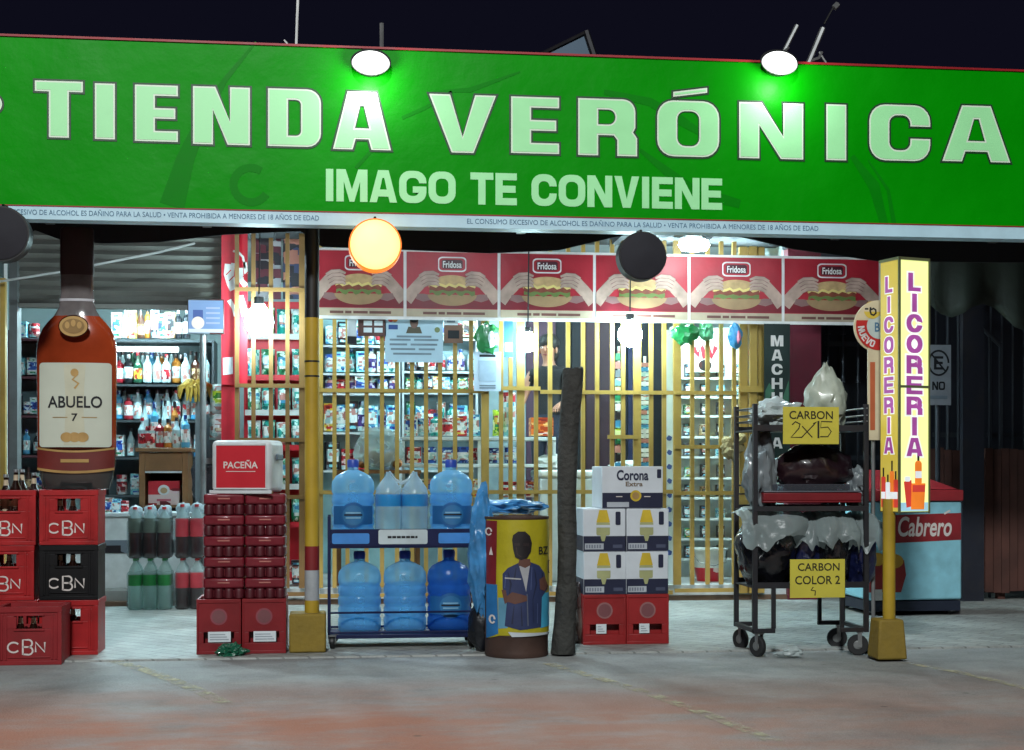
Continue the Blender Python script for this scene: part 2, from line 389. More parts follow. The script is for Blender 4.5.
# ================================================================== GROUND AND SKY
def ground_mat(name, base, paver=False):
    m = bpy.data.materials.new(name); m.use_nodes = True
    nt = m.node_tree; N = nt.nodes; L = nt.links; b = N['Principled BSDF']
    tc = N.new('ShaderNodeTexCoord')
    def nz(sc, det=8, rough=.6, stretch=None):
        n = N.new('ShaderNodeTexNoise'); n.inputs['Scale'].default_value = sc; n.inputs['Detail'].default_value = det; n.inputs['Roughness'].default_value = rough
        if stretch:
            mp = N.new('ShaderNodeMapping'); mp.inputs['Scale'].default_value = stretch; L.new(tc.outputs['Object'], mp.inputs[0]); L.new(mp.outputs[0], n.inputs['Vector'])
        else: L.new(tc.outputs['Object'], n.inputs['Vector'])
        return n.outputs['Fac']
    def rng(x, a, c, lo=0.0, hi=1.0):
        r = N.new('ShaderNodeMapRange'); r.inputs[1].default_value = a; r.inputs[2].default_value = c; r.inputs[3].default_value = lo; r.inputs[4].default_value = hi
        L.new(x, r.inputs[0]); return r.outputs[0]
    def mixc(f, a, c, mode='MIX'):
        x = N.new('ShaderNodeMix'); x.data_type = 'RGBA'; x.blend_type = mode
        for sck, v in ((0, f), (6, a), (7, c)):
            if hasattr(v, 'links') or hasattr(v, 'is_linked'): L.new(v, x.inputs[sck])
            else: x.inputs[sck].default_value = v
        return x.outputs[2]
    def mul(a, c):
        x = N.new('ShaderNodeMath'); x.operation = 'MULTIPLY'; L.new(a, x.inputs[0])
        if isinstance(c, (int, float)): x.inputs[1].default_value = c
        else: L.new(c, x.inputs[1])
        return x.outputs[0]
    c = mixc(rng(nz(1.3), .35, .68), lin(base), lin([v * .70 for v in base]))
    c = mixc(rng(nz(7, 10, .7), .48, .75, 0, .45), c, lin([v * .55 for v in base]))
    c = mixc(rng(nz(60, 3), .3, .7, 0, .25), c, lin([min(255, v * 1.25) for v in base]))
    bsrc = nz(90, 4)
    if paver:
        br = N.new('ShaderNodeTexBrick'); br.inputs['Scale'].default_value = 1; br.inputs['Brick Width'].default_value = .21; br.inputs['Row Height'].default_value = .105
        br.inputs['Mortar Size'].default_value = .006; br.inputs['Mortar Smooth'].default_value = .3
        br.inputs['Color1'].default_value = (1, 1, 1, 1); br.inputs['Color2'].default_value = (.74, .74, .74, 1); br.inputs['Mortar'].default_value = (.42, .42, .42, 1)
        mp = N.new('ShaderNodeMapping'); mp.inputs['Rotation'].default_value = (0, 0, R(45)); L.new(tc.outputs['Object'], mp.inputs[0]); L.new(mp.outputs[0], br.inputs['Vector'])
        c = mixc(.85, c, br.outputs['Color'], 'MULTIPLY')
        bsrc = br.outputs['Fac']
    else:
        # reddish brown tint on the near road, thinning out towards the pavement in streaks
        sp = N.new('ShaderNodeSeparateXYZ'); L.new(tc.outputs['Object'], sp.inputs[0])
        redfade = rng(sp.outputs['Y'], 7.7, 6.4)
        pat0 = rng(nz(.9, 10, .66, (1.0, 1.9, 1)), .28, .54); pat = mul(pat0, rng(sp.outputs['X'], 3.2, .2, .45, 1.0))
        wob = N.new('ShaderNodeMath'); wob.operation = 'MULTIPLY'; L.new(redfade, wob.inputs[0]); L.new(pat, wob.inputs[1])
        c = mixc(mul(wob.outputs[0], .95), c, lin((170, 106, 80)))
        c = mixc(rng(nz(1.6, 9, .72, (1, 2.6, 1)), .60, .74, 0, .4), c, lin((186, 180, 166))); c = mixc(rng(nz(.55, 9, .7), .52, .66, 0, .45), c, lin((92, 94, 96)))
        # dark gum spots and short hairline cracks
        vo = N.new('ShaderNodeTexVoronoi'); vo.inputs['Scale'].default_value = 2.6; L.new(tc.outputs['Object'], vo.inputs['Vector'])
        c = mixc(rng(vo.outputs['Distance'], .035, .06, .5, 0), c, lin((52, 48, 46)))
        cr = rng(nz(3.0, 12, .55), .497, .503); v2 = N.new('ShaderNodeMath'); v2.operation = 'PINGPONG'; v2.inputs[1].default_value = .5; L.new(cr, v2.inputs[0])
        c = mixc(mul(mul(v2.outputs[0], 2.0), mul(rng(nz(.7), .55, .62), .6)), c, lin((46, 42, 42)))
        c = mixc(rng(nz(190, 2), .58, .72, 0, .5), c, lin((190, 184, 176))); c = mixc(rng(nz(150, 2), .60, .74, 0, .5), c, lin((50, 48, 48)))
    L.new(c, b.inputs['Base Color'])
    L.new(rng(nz(2.5), .3, .7, .62, .88) if not paver else rng(nz(2.5), .3, .7, .38, .7), b.inputs['Roughness'])
    bp = N.new('ShaderNodeBump'); bp.inputs['Strength'].default_value = .6 if not paver else .6; bp.inputs['Distance'].default_value = .008
    if paver: bp.invert = True
    L.new(bsrc, bp.inputs['Height']); L.new(bp.outputs[0], b.inputs['Normal'])
    return m
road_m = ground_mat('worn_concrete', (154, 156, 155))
pave_m = ground_mat('paver_tiles', (166, 168, 164), True)
KERB = 8.48
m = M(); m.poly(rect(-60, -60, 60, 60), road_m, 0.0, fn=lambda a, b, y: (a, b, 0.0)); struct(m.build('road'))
m = M(); m.box(-40, KERB, -.2, 40, 40, .012, pave_m); struct(m.build('pavement', bevel=.01))
PZ = .012

def paint_mat(name, col, wear):
    m = bpy.data.materials.new(name); m.use_nodes = True
    nt = m.node_tree; N = nt.nodes; L = nt.links; b = N['Principled BSDF']; o = N['Material Output']
    b.inputs['Base Color'].default_value = lin(col); b.inputs['Roughness'].default_value = .8
    tc = N.new('ShaderNodeTexCoord'); n = N.new('ShaderNodeTexNoise'); n.inputs['Scale'].default_value = 9; n.inputs['Detail'].default_value = 9; n.inputs['Roughness'].default_value = .75
    L.new(tc.outputs['Object'], n.inputs['Vector'])
    r = N.new('ShaderNodeMapRange'); r.inputs[1].default_value = wear - .12; r.inputs[2].default_value = wear + .1; L.new(n.outputs['Fac'], r.inputs[0])
    t = N.new('ShaderNodeBsdfTransparent'); x = N.new('ShaderNodeMixShader')
    L.new(r.outputs[0], x.inputs[0]); L.new(b.outputs[0], x.inputs[1]); L.new(t.outputs[0], x.inputs[2]); L.new(x.outputs[0], o.inputs['Surface'])
    return m
linep = paint_mat('worn_yellow_paint', (190, 182, 150), .47)
def line(pts, w):
    m = M(); m.stroke([gd(a, b)[:2] for a, b in pts], w, linep, 0, fn=lambda a, b, y: (a, b, .004)); o = m.build('road_marking'); struct(o)
line([(548, 664), (637, 690), (707, 715), (775, 742)], .075)
line([(905, 663), (960, 673), (1024, 688), (1100, 708)], .07)
line([(104, 658), (150, 672), (196, 690), (225, 704)], .085)

# ================================================================== SHOP BOARD
SY = 8.3
green = mat('sign_green', (0, 146, 0), .42, var=.12, vs=1.6, spec=.10, dirt=.25, dcol=(2, 126, 6), bump=.8, bs=2.0)
greenghost = mat('sign_green_ghost', (2, 128, 8), .45, var=.06, spec=.10)  # darker green of the ghost print
mint = mat('letter_mint', (166, 242, 174), .4, var=.04)
mintedge = mat('letter_edge', (222, 240, 218), .4, var=.03)
darkedge = mat('letter_outline', (10, 60, 24), .5)
palestrip = mat('strip_pale_blue', (188, 224, 238), .4, var=.08, dirt=.2, dcol=(120, 140, 150))
redtrim = mat('trim_red', (150, 14, 24), .5)
sx0, sx1 = X(-150, SY), X(1190, SY)
z_top, z_g0, z_g1 = 3.515, 2.578, 2.50
T = thing('shop_sign', 'long green shop board reading TIENDA VERÓNICA across the whole shop front', 'shop sign', ((sx0 + sx1) / 2, SY + .08, z_g1))
o_ = Vector(T.location)
def L0(a, b, c): return (a - o_.x, b - o_.y, c - o_.z)
m = M(); m.box(*L0(sx0, SY, z_g0), *L0(sx1, SY + .12, z_top), green)
# faded older print showing through
def gpt(px, py): p = at(px, py, SY); return (p.x - o_.x, p.z - o_.z)
for pts, w in (([(256, 42), (225, 80), (204, 115), (185, 160), (172, 206)], [.01, .03, .06, .10, .14]),
               ([(432, 92), (470, 90), (520, 72)], [.01, .03, .01]), ([(402, 118), (425, 108), (452, 92)], .02),
               ([(604, 92), (650, 102), (680, 120), (712, 140)], [.03, .05, .06, .02]), ([(852, 156), (874, 186), (884, 224)], [.03, .07, .05]),
               ([(868, 160), (888, 190), (894, 224)], [.01, .02, .03]), ([(356, 168), (372, 150), (380, 128)], .02),
               ([(640, 150), (690, 190), (740, 204)], [.02, .08, .05])):
    m.stroke([gpt(a, b) for a, b in pts], w, greenghost, -SY * 0 - .0815)
c = gpt(251, 185); m.stroke(circ(c[0], c[1], .098, .098, 20, 55, 330), .045, greenghost, -.0815)
m.build('face_panel', T)
def sgl(ch, x0, y0, x1, y1, v=20, t=10.5, r=.26):
    a, b = at(x0, y1, SY), at(x1, y0, SY)
    w, h = b.x - a.x, b.z - a.z
    k = w / (x1 - x0)
    return [[(p + a.x - o_.x, q + a.z - o_.z) for p, q in lp] for lp in glyph(ch, w, h, v * k, t * h / 56, r * w)]
head = [('T', 35, 82, 83, 137), ('I', 94, 84, 116, 139), ('E', 135, 86, 178, 141), ('N', 193, 88, 250, 144), ('D', 268, 90, 321, 146), ('A', 333, 93, 391, 149),
        ('V', 429, 96, 496, 152), ('E', 511, 98, 559, 153), ('R', 578, 100, 637, 155), ('O', 657, 102, 719, 156), ('N', 739, 104, 803, 158), ('I', 824, 105, 848, 160), ('C', 869, 106, 930, 160), ('A', 942, 107, 1010, 161)]
m = M()
loops = [sgl(*g) for g in head]
loops.append([[gpt(673, 97), gpt(707, 93), gpt(707, 88), gpt(673, 92)]])
loops.append([circ(*gpt(-8, 104), .055)])
for lp in loops:
    m.poly([grow(q, .011 if k == 0 else -.006) for k, q in enumerate(lp)], darkedge, -.083)
    m.poly(lp, mintedge, -.0845)
    m.poly(grow_all(lp, -.009), mint, -.086)
m.build('headline_lettering', T)
m = M()
a, b = at(325, 203, SY), at(722, 208, SY)
block_text(m, 'IMAGO TE CONVIENE', a.x - o_.x, at(520, 205.5, SY).z - o_.z, b.x - a.x, .185, mint, -.083, v=.29, t=.22, r=.44, gap=.085)
m.build('slogan_lettering', T)
m = M(); m.box(*L0(sx0, SY - .004, z_g1), *L0(sx1, SY + .12, z_g0 - .004), palestrip)
m.box(*L0(sx0, SY - .008, z_g0 - .006), *L0(sx1, SY + .05, z_g0), redtrim)
strip = m.build('warning_strip', T)
m = M(); tx = mat('strip_letters', (70, 112, 144), .6)
for x0, x1 in ((-34, 319), (467, 818)):
    a, b = at(x0, 470, SY), at(x1, 470, SY)
    m.text('EL CONSUMO EXCESIVO DE ALCOHOL ES DAÑINO PARA LA SALUD • VENTA PROHIBIDA A MENORES DE 18 AÑOS DE EDAD', (a.x + b.x) / 2 - o_.x, .042, b.x - a.x, .036, tx, -.0865, bold=.0)
m.build('lettering', strip)
m = M(); m.box(*L0(sx0, SY - .01, z_top), *L0(sx1, SY + .13, z_top + .012), redtrim); m.build('top_trim', T)
m = M()
for px in range(-120, 1180, 160): m.box(*L0(X(px, SY), SY + .122, z_g1), *L0(X(px, SY) + .05, SY + .17, z_top), darksteel)
m.box(*L0(sx0, SY + .122, z_g1 + .1), *L0(sx1, SY + .16, z_g1 + .15), darksteel); m.build('frame', T)

# floodlights over the board
glareface = glow_disc('floodlight_glare', (250, 255, 250), 9, .112, .74)  # glare of the hot spot on the board, given as a glowing surface
def floodlight(px, label, ang):
    p = at(px, 65, SY - .11)
    T = thing('floodlight', label, 'floodlight', (p.x, SY - .11, p.z), group='floodlights over the shop board')
    m = M(); m.lathe([(.03, -.055), (.085, -.04), (.112, .0), (.116, .012)], black, 24, sy=.78); h = m.build('housing', T); h.rotation_euler = (R(68), 0, 0); h.location = (0, .062, .028)
    m = M(); m.lathe([(.110, 0), (.10, .018), (.06, .034), (.005, .04)], glareface, 28, sy=.74); s = m.build('lens', T, ang=80); s.rotation_euler = (R(68), 0, 0); s.location = (0, .050, .023)  # second piece: glowing disc standing in for the hot spot on the board
    m = M(); m.tube([(.04, .07, .04), (.06, .09, .10), (.066, .17, .13), (.066 + ang * .4, .2, .16)], .009, steel); m.tube([(.066, .2, .06), (.066, .2, .12), (.066 + ang, .2, .30)], .013, steel); m.build('bracket', T)
    li = bpy.data.lights.new('floodlight_beam', 'POINT'); li.energy = 3.0; li.color = (.95, 1, .97); li.shadow_soft_size = .04
    lo = bpy.data.objects.new('floodlight_beam', li); COL.objects.link(lo); lo.parent = T; lo.location = (0, -.06, -.085)
floodlight(371, 'lit floodlight over the letter A of TIENDA, thin upright bracket', 0.0)
floodlight(782, 'lit floodlight over the letter N of VERÓNICA, slanted bracket', .09)
# odds and ends behind the top of the board
m = M(); a = at(296, 52, SY + .2); m.tube([a, at(297, 20, SY + .2), at(299, -30, SY + .2)], .008, white)
m.tube([at(284, 40, SY + .2), at(289, 46, SY + .2), at(296, 52, SY + .2)], .006, white); tag(m.build('antenna_wire'), 'thin white wire rising from the top of the board above the letter D', 'wire')
m = M(); m.tube([at(808, 64, SY + .2), at(823, 28, SY + .2)], .016, steel); m.tube([at(824, 24, SY + .2), at(835, 4, SY + .2)], .006, black); m.tube([at(834, 8, SY + .2), at(838, 4, SY + .2)], .018, steel)
m.tube([at(808, 62, SY + .2), at(819, 58, SY + .2), at(822, 52, SY + .2)], .01, steel); m.tube([at(819, 52, SY + .2), at(826, 63, SY + .2)], .008, steel)
tag(m.build('roof_bracket'), 'slanting grey metal rod with small clamps above the letter I', 'bracket')
rust = mat('sheet_metal_old', (70, 88, 104), .5, .4, dirt=.7, dcol=(40, 42, 48), vs=4)
m = M(); q = [at(533, 58, 9.4), at(556, 45, 9.4), at(588, 31, 9.4), at(599, 60, 9.4), at(599, 75, 9.4), at(533, 75, 9.4)]
bk = [v + Vector((0, .03, 0)) for v in q]
A = [m.bm.verts.new(v) for v in q]; B = [m.bm.verts.new(v) for v in bk]
m.face(A[::-1], rust); m.face(B, rust)
for i in range(6): m.face([A[i], A[(i + 1) % 6], B[(i + 1) % 6], B[i]], rust)
m.tube([at(586, 31, 9.39), at(596, 62, 9.39)], .022, darksteel); m.tube([at(533, 58, 9.39), at(586, 32, 9.39)], .012, darksteel)
tag(m.build('roof_sheet'), 'loose bluish metal sheet sticking up behind the board above VERÓNICA', 'metal sheet')

# drum lamps hung under the board
amber = glow_disc('drum_lamp_lit', (255, 216, 128), 1.25, .24); amberrim = glow('drum_lamp_rim', (255, 120, 10), .7)
drumgrey = mat('drum_lamp_off', (44, 44, 50), .7, spec=.2)
def drum(px, py, Y, r, label, lit):
    p = at(px, py, Y)
    T = thing('round_lamp', label, 'lamp', (p.x, Y, p.z))
    f, e = (amber, amberrim) if lit else (drumgrey, black)
    m = M(); pr = [(r * .2, -.075), (r * .93, -.055), (r * .94, .055), (r * .2, .075)]
    m.lathe([(a, b) for a, b in pr], f, 40); s = m.build('diffuser', T, ang=60); s.rotation_euler = (R(90), 0, 0)
    m = M(); m.lathe([(r * .94, -.05), (r, -.05), (r, .05), (r * .94, .05)], e, 40, caps=False); s = m.build('rim', T); s.rotation_euler = (R(90), 0, 0)
    m = M(); m.tube([(0, 0, r * .98), (0, 0, r + .012), (0, .10, r + .02)], .008, black); m.build('hanger', T)
drum(375, 246, 8.15, .148, 'round lamp glowing amber under the board', True)
drum(641, 257, 8.15, .139, 'unlit dark round lamp hanging between two sandwich posters', False)
drum(3, 235, 8.15, .150, 'unlit dark round lamp above the tall rum bottle, partly out of view', False)

# ================================================================== LEFT CRATES
def cbn_crate(w, d, h, body, lab, label, loc, group):
    T = thing('beer_crate', label, 'crate', loc, group=group)
    m = M(); t = .018
    ow, oz0, oz1 = w * .20, h * .62, h * .84
    for s in (0, 1):
        y0, y1 = (-d / 2, -d / 2 + t) if s == 0 else (d / 2 - t, d / 2)
        m.box(-w / 2, y0, 0, w / 2, y1, oz0, body); m.box(-w / 2, y0, oz1, w / 2, y1, h, body)
        m.box(-w / 2, y0, oz0, -ow, y1, oz1, body); m.box(ow, y0, oz0, w / 2, y1, oz1, body)
        x0, x1 = (-w / 2, -w / 2 + t) if s == 0 else (w / 2 - t, w / 2)
        m.box(x0, -d / 2 + t, 0, x1, d / 2 - t, h, body)
    m.box(-w / 2 + t, -d / 2 + t, .002, w / 2 - t, d / 2 - t, .02, body)
    # raised frame, rim and handle surround
    f = -d / 2 - .006
    m.box(-w / 2 - .004, f, h * .9, w / 2 + .004, -d / 2, h, body); m.box(-w / 2 - .004, f, 0, w / 2 + .004, -d / 2, h * .07, body)
    m.box(-w / 2 - .004, f, h * .07, -w / 2 + .02, -d / 2, h * .9, body); m.box(w / 2 - .02, f, h * .07, w / 2 + .004, -d / 2, h * .9, body)
    m.box(-ow - .014, f - .001, oz0 - .012, ow + .014, -d / 2 + .001, oz0, body); m.box(-ow - .014, f - .001, oz1, ow + .014, -d / 2 + .001, oz1 + .012, body)
    m.box(-w / 2 - .006, -d / 2, h * .9, -w / 2, d / 2, h, body); m.box(w / 2, -d / 2, h * .9, w / 2 + .006, d / 2, h, body)
    for k in (-.425, -.36, .36, .425): m.box(w * k - .006, f + .0005, h * .09, w * k + .006, -d / 2 - .0005, h * .88, body)
    m.box(-w * .33, f + .001, h * .12, w * .33, -d / 2 - .0006, h * .145, body)
    for k in (-1, 0, 1):
        m.box(-w / 2 + t, k * d / 4 - .002, .02, w / 2 - t, k * d / 4 + .002, h * .6, body)
    m.build('crate_shell', T, bevel=.004)
    m = M(); y = -d / 2 - .0015
    if lab:
        z0 = h * .22; zh = h * .17
        cx = -.012
        def st(pts, w_=.0095): m.stroke(pts, w_, lab, y)
        C = circ(cx - .072, z0 + zh * .5, zh * .58, zh * .5, 16, 40, 320); st(C)
        Bx = cx - .022
        for gx, bw, bh in ((Bx, .052, zh * 1.5),):
            zz = z0 - zh * .25
            st([(gx, zz), (gx, zz + bh), (gx + bw * .6, zz + bh)] + circ(gx + bw * .6, zz + bh * .76, bw * .38, bh * .24, 8, 90, -90) + [(gx, zz + bh * .52)])
            st([(gx, zz + .003), (gx + bw * .6, zz)] + circ(gx + bw * .6, zz + bh * .26, bw * .44, bh * .26, 8, -90, 90))
        nx = cx + .048; st([(nx, z0), (nx, z0 + zh), (nx + .05, z0), (nx + .05, z0 + zh)])
        m.build('emblem', T)
    else: m.bm.free()
    return T
def bottle_mesh(glass, lab, cap, h=.27, r=.036, name='bottle'):
    m = M()
    m.lathe([(r * .9, 0, glass), (r, .01, glass), (r, h * .18, lab), (r * 1.01, h * .2, lab), (r * 1.01, h * .48, glass), (r, h * .56, glass), (r * .42, h * .76, lab), (r * .36, h * .88, glass), (r * .36, h * .93, cap), (r * .46, h * .94, cap), (r * .42, h, cap)], glass, 12)
    return m.build(name)
brownglass = mat('brown_glass', (34, 16, 10), .12, coat=.5); beerlabel = mat('beer_label', (196, 178, 150), .6); goldcap = mat('gold_cap', (190, 150, 70), .35, .7)
darkglass = mat('dark_glass', (14, 18, 18), .12, coat=.5); silvercap = mat('silver_cap', (190, 195, 200), .3, .8)
bb = bottle_mesh(brownglass, beerlabel, silvercap, name='beer_bottle')
crate_z = .324; CY = 8.72
stack_g = 'red and black crates stacked under the rum bottle'
def crate_with_bottles(px0, px1, z, Yf, w, h, body, lab, label, where, d=.285):
    cx = (X(px0, Yf) + X(px1, Yf)) / 2
    cbn_crate(w, d, h, body, lab, label, (cx, Yf + d / 2, z), stack_g)
    for k, off in enumerate((-.062, 0.01, .075)):
        o = dup(bb, (cx + off, Yf + .075, z + .022)); tag(o, f'brown beer bottle inside the {where}', 'bottle', f'bottles inside the {where}')
W1 = X(98.5, CY) - X(39, CY)
crate_with_bottles(38.5, 99, PZ + 2 * crate_z, CY, W1 - .012, crate_z - .002, cratered, letter, 'bright red CBN crate directly beneath the tall rum bottle', 'top red crate under the rum bottle')
crate_with_bottles(38.5, 99, PZ + crate_z, CY, W1 - .012, crate_z - .002, crateblack, letter, 'the only black CBN crate, in the middle of its stack', 'black crate')
crate_with_bottles(38.5, 99, PZ, CY, W1 - .012, crate_z - .002, cratered, None, 'red crate standing on the ground below the black crate', 'red crate below the black crate')
crate_with_bottles(-24, 36.5, PZ + 2 * crate_z, CY, W1 - .012, crate_z - .002, cratered, letter, 'red CBN crate holding loose bottles that stick up, cut by the photo edge', 'red crate at the photo edge')
crate_with_bottles(-25, 34, PZ + crate_z, CY, W1 - .012, crate_z - .002, cratered, letter, 'red CBN crate between the bottle-topped crate and the low front crate', 'middle red crate at the photo edge')
cx = (X(-1, 8.4) + X(65, 8.4)) / 2
cbn_crate(W1 - .012, .285, crate_z - .002, cratered, None, 'plain red crate hidden behind the low front crate', (X(8, CY), CY + .1425, PZ), stack_g)
crate_with_bottles(-3, 61, 0, 8.39, X(61, 8.4) - X(-3, 8.4), crate_z + .005, mat('crate_red_dull', (140, 24, 30), .5, dirt=.4, dcol=(84, 26, 26)), letter, 'duller red CBN crate set on the road in front of the stack', 'low front crate')
bb.location = (X(6, CY + .12), CY + .12, PZ + 3 * crate_z - .18); 
topz = PZ + 3 * crate_z
tag(bb, 'brown bottle with pale neck label standing in the crate at the photo edge', 'bottle', 'bottles sticking up out of the edge crate')
for px, dy in ((-6, .06), (16, .1), (22, .2), (34, .16)):
    o = dup(bb, (X(px, CY + dy), CY + dy, topz - .15 - (.02 if px == 34 else 0)))
# giant rum bottle
amberg = mat('rum_amber', (150, 58, 28), .12, var=.5, vs=3, coat=1.0)
amberd = mat('rum_dark', (58, 24, 16), .16, coat=.8); neckw = mat('neck_wrap', (52, 28, 30), .5); clearn = mat('neck_glass', (110, 104, 104), .12, coat=1.0, var=.3)
goldm = mat('gold_print', (186, 150, 92), .4, .3); cream = mat('cream_label', (196, 202, 186), .6, var=.08, vs=4); maroon = mat('maroon_band', (104, 34, 28), .5); rumgrey = mat('rum_base', (52, 56, 56), .2, coat=.7)
BY = CY + .15
bx = X(77, BY); kpx = (X(113, BY) - X(39, BY)) / 74
bz = lambda py: at(76, py, BY - .13).z - topz
T = thing('rum_bottle_display', 'giant advertising bottle of amber ABUELO 7 rum standing on the crates', 'display bottle', (bx, BY, topz))
fl = .42
pr = [(30, 492, rumgrey), (33, 489, rumgrey), (36.5, 478, rumgrey), (38.5, 464, amberd), (39.5, 448, amberg), (40, 380, amberg), (40.5, 352, amberg), (39.8, 343, amberg), (38, 335, amberg), (34.5, 327, amberg), (29, 320, amberg), (23, 314, clearn), (18.5, 306, clearn), (16.5, 296, clearn), (16.5, 272, neckw), (17, 270, neckw), (17, 226, neckw), (15, 224, neckw)]
m = M(); m.lathe([(a * kpx, max(0, bz(b)), q) for a, b, q in pr], amberg, 40, sy=fl / 1.0 * 1.0 * .75); m.build('glass_body', T, ang=50)
def on_bottle(off):
    r0 = 41 * kpx
    def fn(a, b, y): return (a, -(math.sqrt(max(0, (r0 + off) ** 2 - a * a)) * fl * .75) - off, b)
    return fn
m = M(); w = 36 * kpx
m.poly(rrect(-w, bz(447), w, bz(362), .02), cream, 0, on_bottle(.004), .02)
gp = mat('label_gold_wash', (196, 196, 172), .6, var=.1, vs=10)
m.poly([(-w * .30, bz(445)), (w * .30, bz(445)), (w * .24, bz(405)), (w * .30, bz(364)), (-w * .30, bz(364)), (-w * .24, bz(405))], gp, 0, on_bottle(.0052), .02)
lb = m.build('paper_label', T)
m = M(); f = on_bottle(.0065)
m.text('ABUELO', 0, bz(401.5), 54 * kpx, 12 * kpx, ink, 0, .015, f, .02)
m.text('7', 0, bz(417), 6 * kpx, 8 * kpx, ink, 0, .02, f)
m.stroke([(-22 * kpx, bz(417)), (-7 * kpx, bz(417))], .004, goldm, 0, f, .02); m.stroke([(22 * kpx, bz(417)), (7 * kpx, bz(417))], .004, goldm, 0, f, .02)
for a in (-8, 0, 8): m.poly(circ(a * kpx, bz(437), 6 * kpx, 5 * kpx), goldm, -.001 * 0, f)
m.stroke([(-3 * kpx, bz(371)), (3 * kpx, bz(374)), (-2 * kpx, bz(379)), (4 * kpx, bz(383)), (0, bz(388))], .012, goldm, 0, f); m.poly(circ(0, bz(372), 4 * kpx), goldm, 0, on_bottle(.007))
m.build('label_lettering', lb)
m = M(); nb = 14
w = 38.5 * kpx
for z0, z1, mm, of in ((468, 447, maroon, .003), (449, 447, goldm, .0045), (470, 467.5, goldm, .0045)):
    lo = [(-w + 2 * w * i / nb, bz(z0) - .02 * (1 - (2 * i / nb - 1) ** 2) * 1.0) for i in range(nb + 1)]
    hi = [(a, b + bz(z1) - bz(z0)) for a, b in lo]
    m.poly(lo + hi[::-1], mm, 0, on_bottle(of), .02)
m.text('Añejo Rum', 0, bz(459.5) - .016, 30 * kpx, 7 * kpx, goldm, 0, 0, on_bottle(.0055), .02) if False else m.stroke([(-14 * kpx, bz(458) - .016), (14 * kpx, bz(458) - .016)], .02, goldm, 0, on_bottle(.0055), .02)
m.build('lower_band', T)
m = M(); m.poly(circ(0, bz(326), 15 * kpx, 11.5 * kpx), amberd, -.115); m.poly(circ(0, bz(326), 14 * kpx, 10.3 * kpx), goldm, -.118); m.poly(circ(0, bz(326), 11 * kpx, 7.5 * kpx), mat('gold_dull', (140, 110, 64), .5, .3), -.121)
for a in (-6, 0, 6): m.poly(circ(a * kpx, bz(325 if a else 323), 2.4 * kpx, 3.6 * kpx, 10), goldm, -.124)
m.cyl((0, -.03, bz(326)), (0, -.1145, bz(326)), 10 * kpx, amberd, n=24)
m.build('medallion', T)
m = M(); m.lathe([(17.4 * kpx, bz(299)), (17.8 * kpx, bz(298)), (17.4 * kpx, bz(296.5))], mat('neck_ring', (190, 190, 196), .3), 30, sy=.33); m.build('neck_ring', T)
hl = mat('printed_shine', (176, 170, 166), .3)

# ================================================================== CAN PACKS + ICE CHEST
PXY = 8.65
def crate_tag(w, d, h, body, label, loc, group, disc, tagc):
    T = thing('bottle_crate', label, 'crate', loc, group=group)
    m = M(); t = .015
    m.box(-w / 2, -d / 2 + t, 0, -w / 2 + t, d / 2 - t, h, body); m.box(w / 2 - t, -d / 2 + t, 0, w / 2, d / 2 - t, h, body); m.box(-w / 2, d / 2 - t, 0, w / 2, d / 2, h, body)
    hw, z0, z1 = w * .34, h * .20, h * .40
    m.box(-w / 2, -d / 2, 0, w / 2, -d / 2 + t, z0, body); m.box(-w / 2, -d / 2, z1, w / 2, -d / 2 + t, h, body)
    m.box(-w / 2, -d / 2, z0, -hw, -d / 2 + t, z1, body); m.box(hw, -d / 2, z0, w / 2, -d / 2 + t, z1, body)
    m.box(-w / 2 + t, -d / 2 + t, .002, w / 2 - t, d / 2 - t, .015, body)
    m.box(-w / 2 + t, -d / 2 + .06, h * .12, w / 2 - t, -d / 2 + .07, h * .9, body)
    f = -d / 2 - .005
    m.box(-w / 2, f, h * .93, w / 2, -d / 2, h, body); m.box(-w / 2, f, 0, w / 2, -d / 2, h * .06, body)
    m.box(-w / 2, f, h * .06, -w / 2 + .012, -d / 2, h * .93, body); m.box(w / 2 - .012, f, h * .06, w / 2, -d / 2, h * .93, body)
    m.build('crate_shell', T, bevel=.003)
    m = M(); m.poly(circ(0, h * .68, w * .19), disc, -d / 2 - .0015); m.poly(circ(0, h * .68, w * .15), mat('disc_print', (120, 70, 74), .6), -d / 2 - .003); m.build('round_emblem', T)
    x0, x1 = tagc
    m = M(); m.poly(rect(x0 * w, h * .22, x1 * w, h * .41), paper, -d / 2 - .002)
    for k in range(3): m.poly(rect(x0 * w + .01, h * (.26 + .045 * k), x1 * w - .012 - .01 * k, h * (.275 + .045 * k)), mat('tag_print', (150, 160, 170), .8), -d / 2 - .0035)
    m.build('paper_tag', T)
    return T
disc1 = mat('disc_faded', (140, 66, 76), .55)
cw = X(241.5, PXY) - X(196, PXY)
for k, lab in enumerate(('maroon crate with white paper tag, bottom of the can stack nearer the rum bottle', 'maroon crate with white paper tag, bottom of the can stack beside the yellow post')):
    crate_tag(cw - .006, .38, .325, cratedark, lab, (X(196, PXY) + cw * (k + .5), PXY + .19, PZ), 'maroon crates under the can packs', disc1, (-.24, .27))
canred = mat('can_maroon', (78, 14, 26), .5, .0, var=.3); canlid = mat('can_lid', (110, 60, 66), .4, .3); film_red = mat('film_maroon', (112, 18, 34), .34, coat=.2, bump=.25, bs=14)
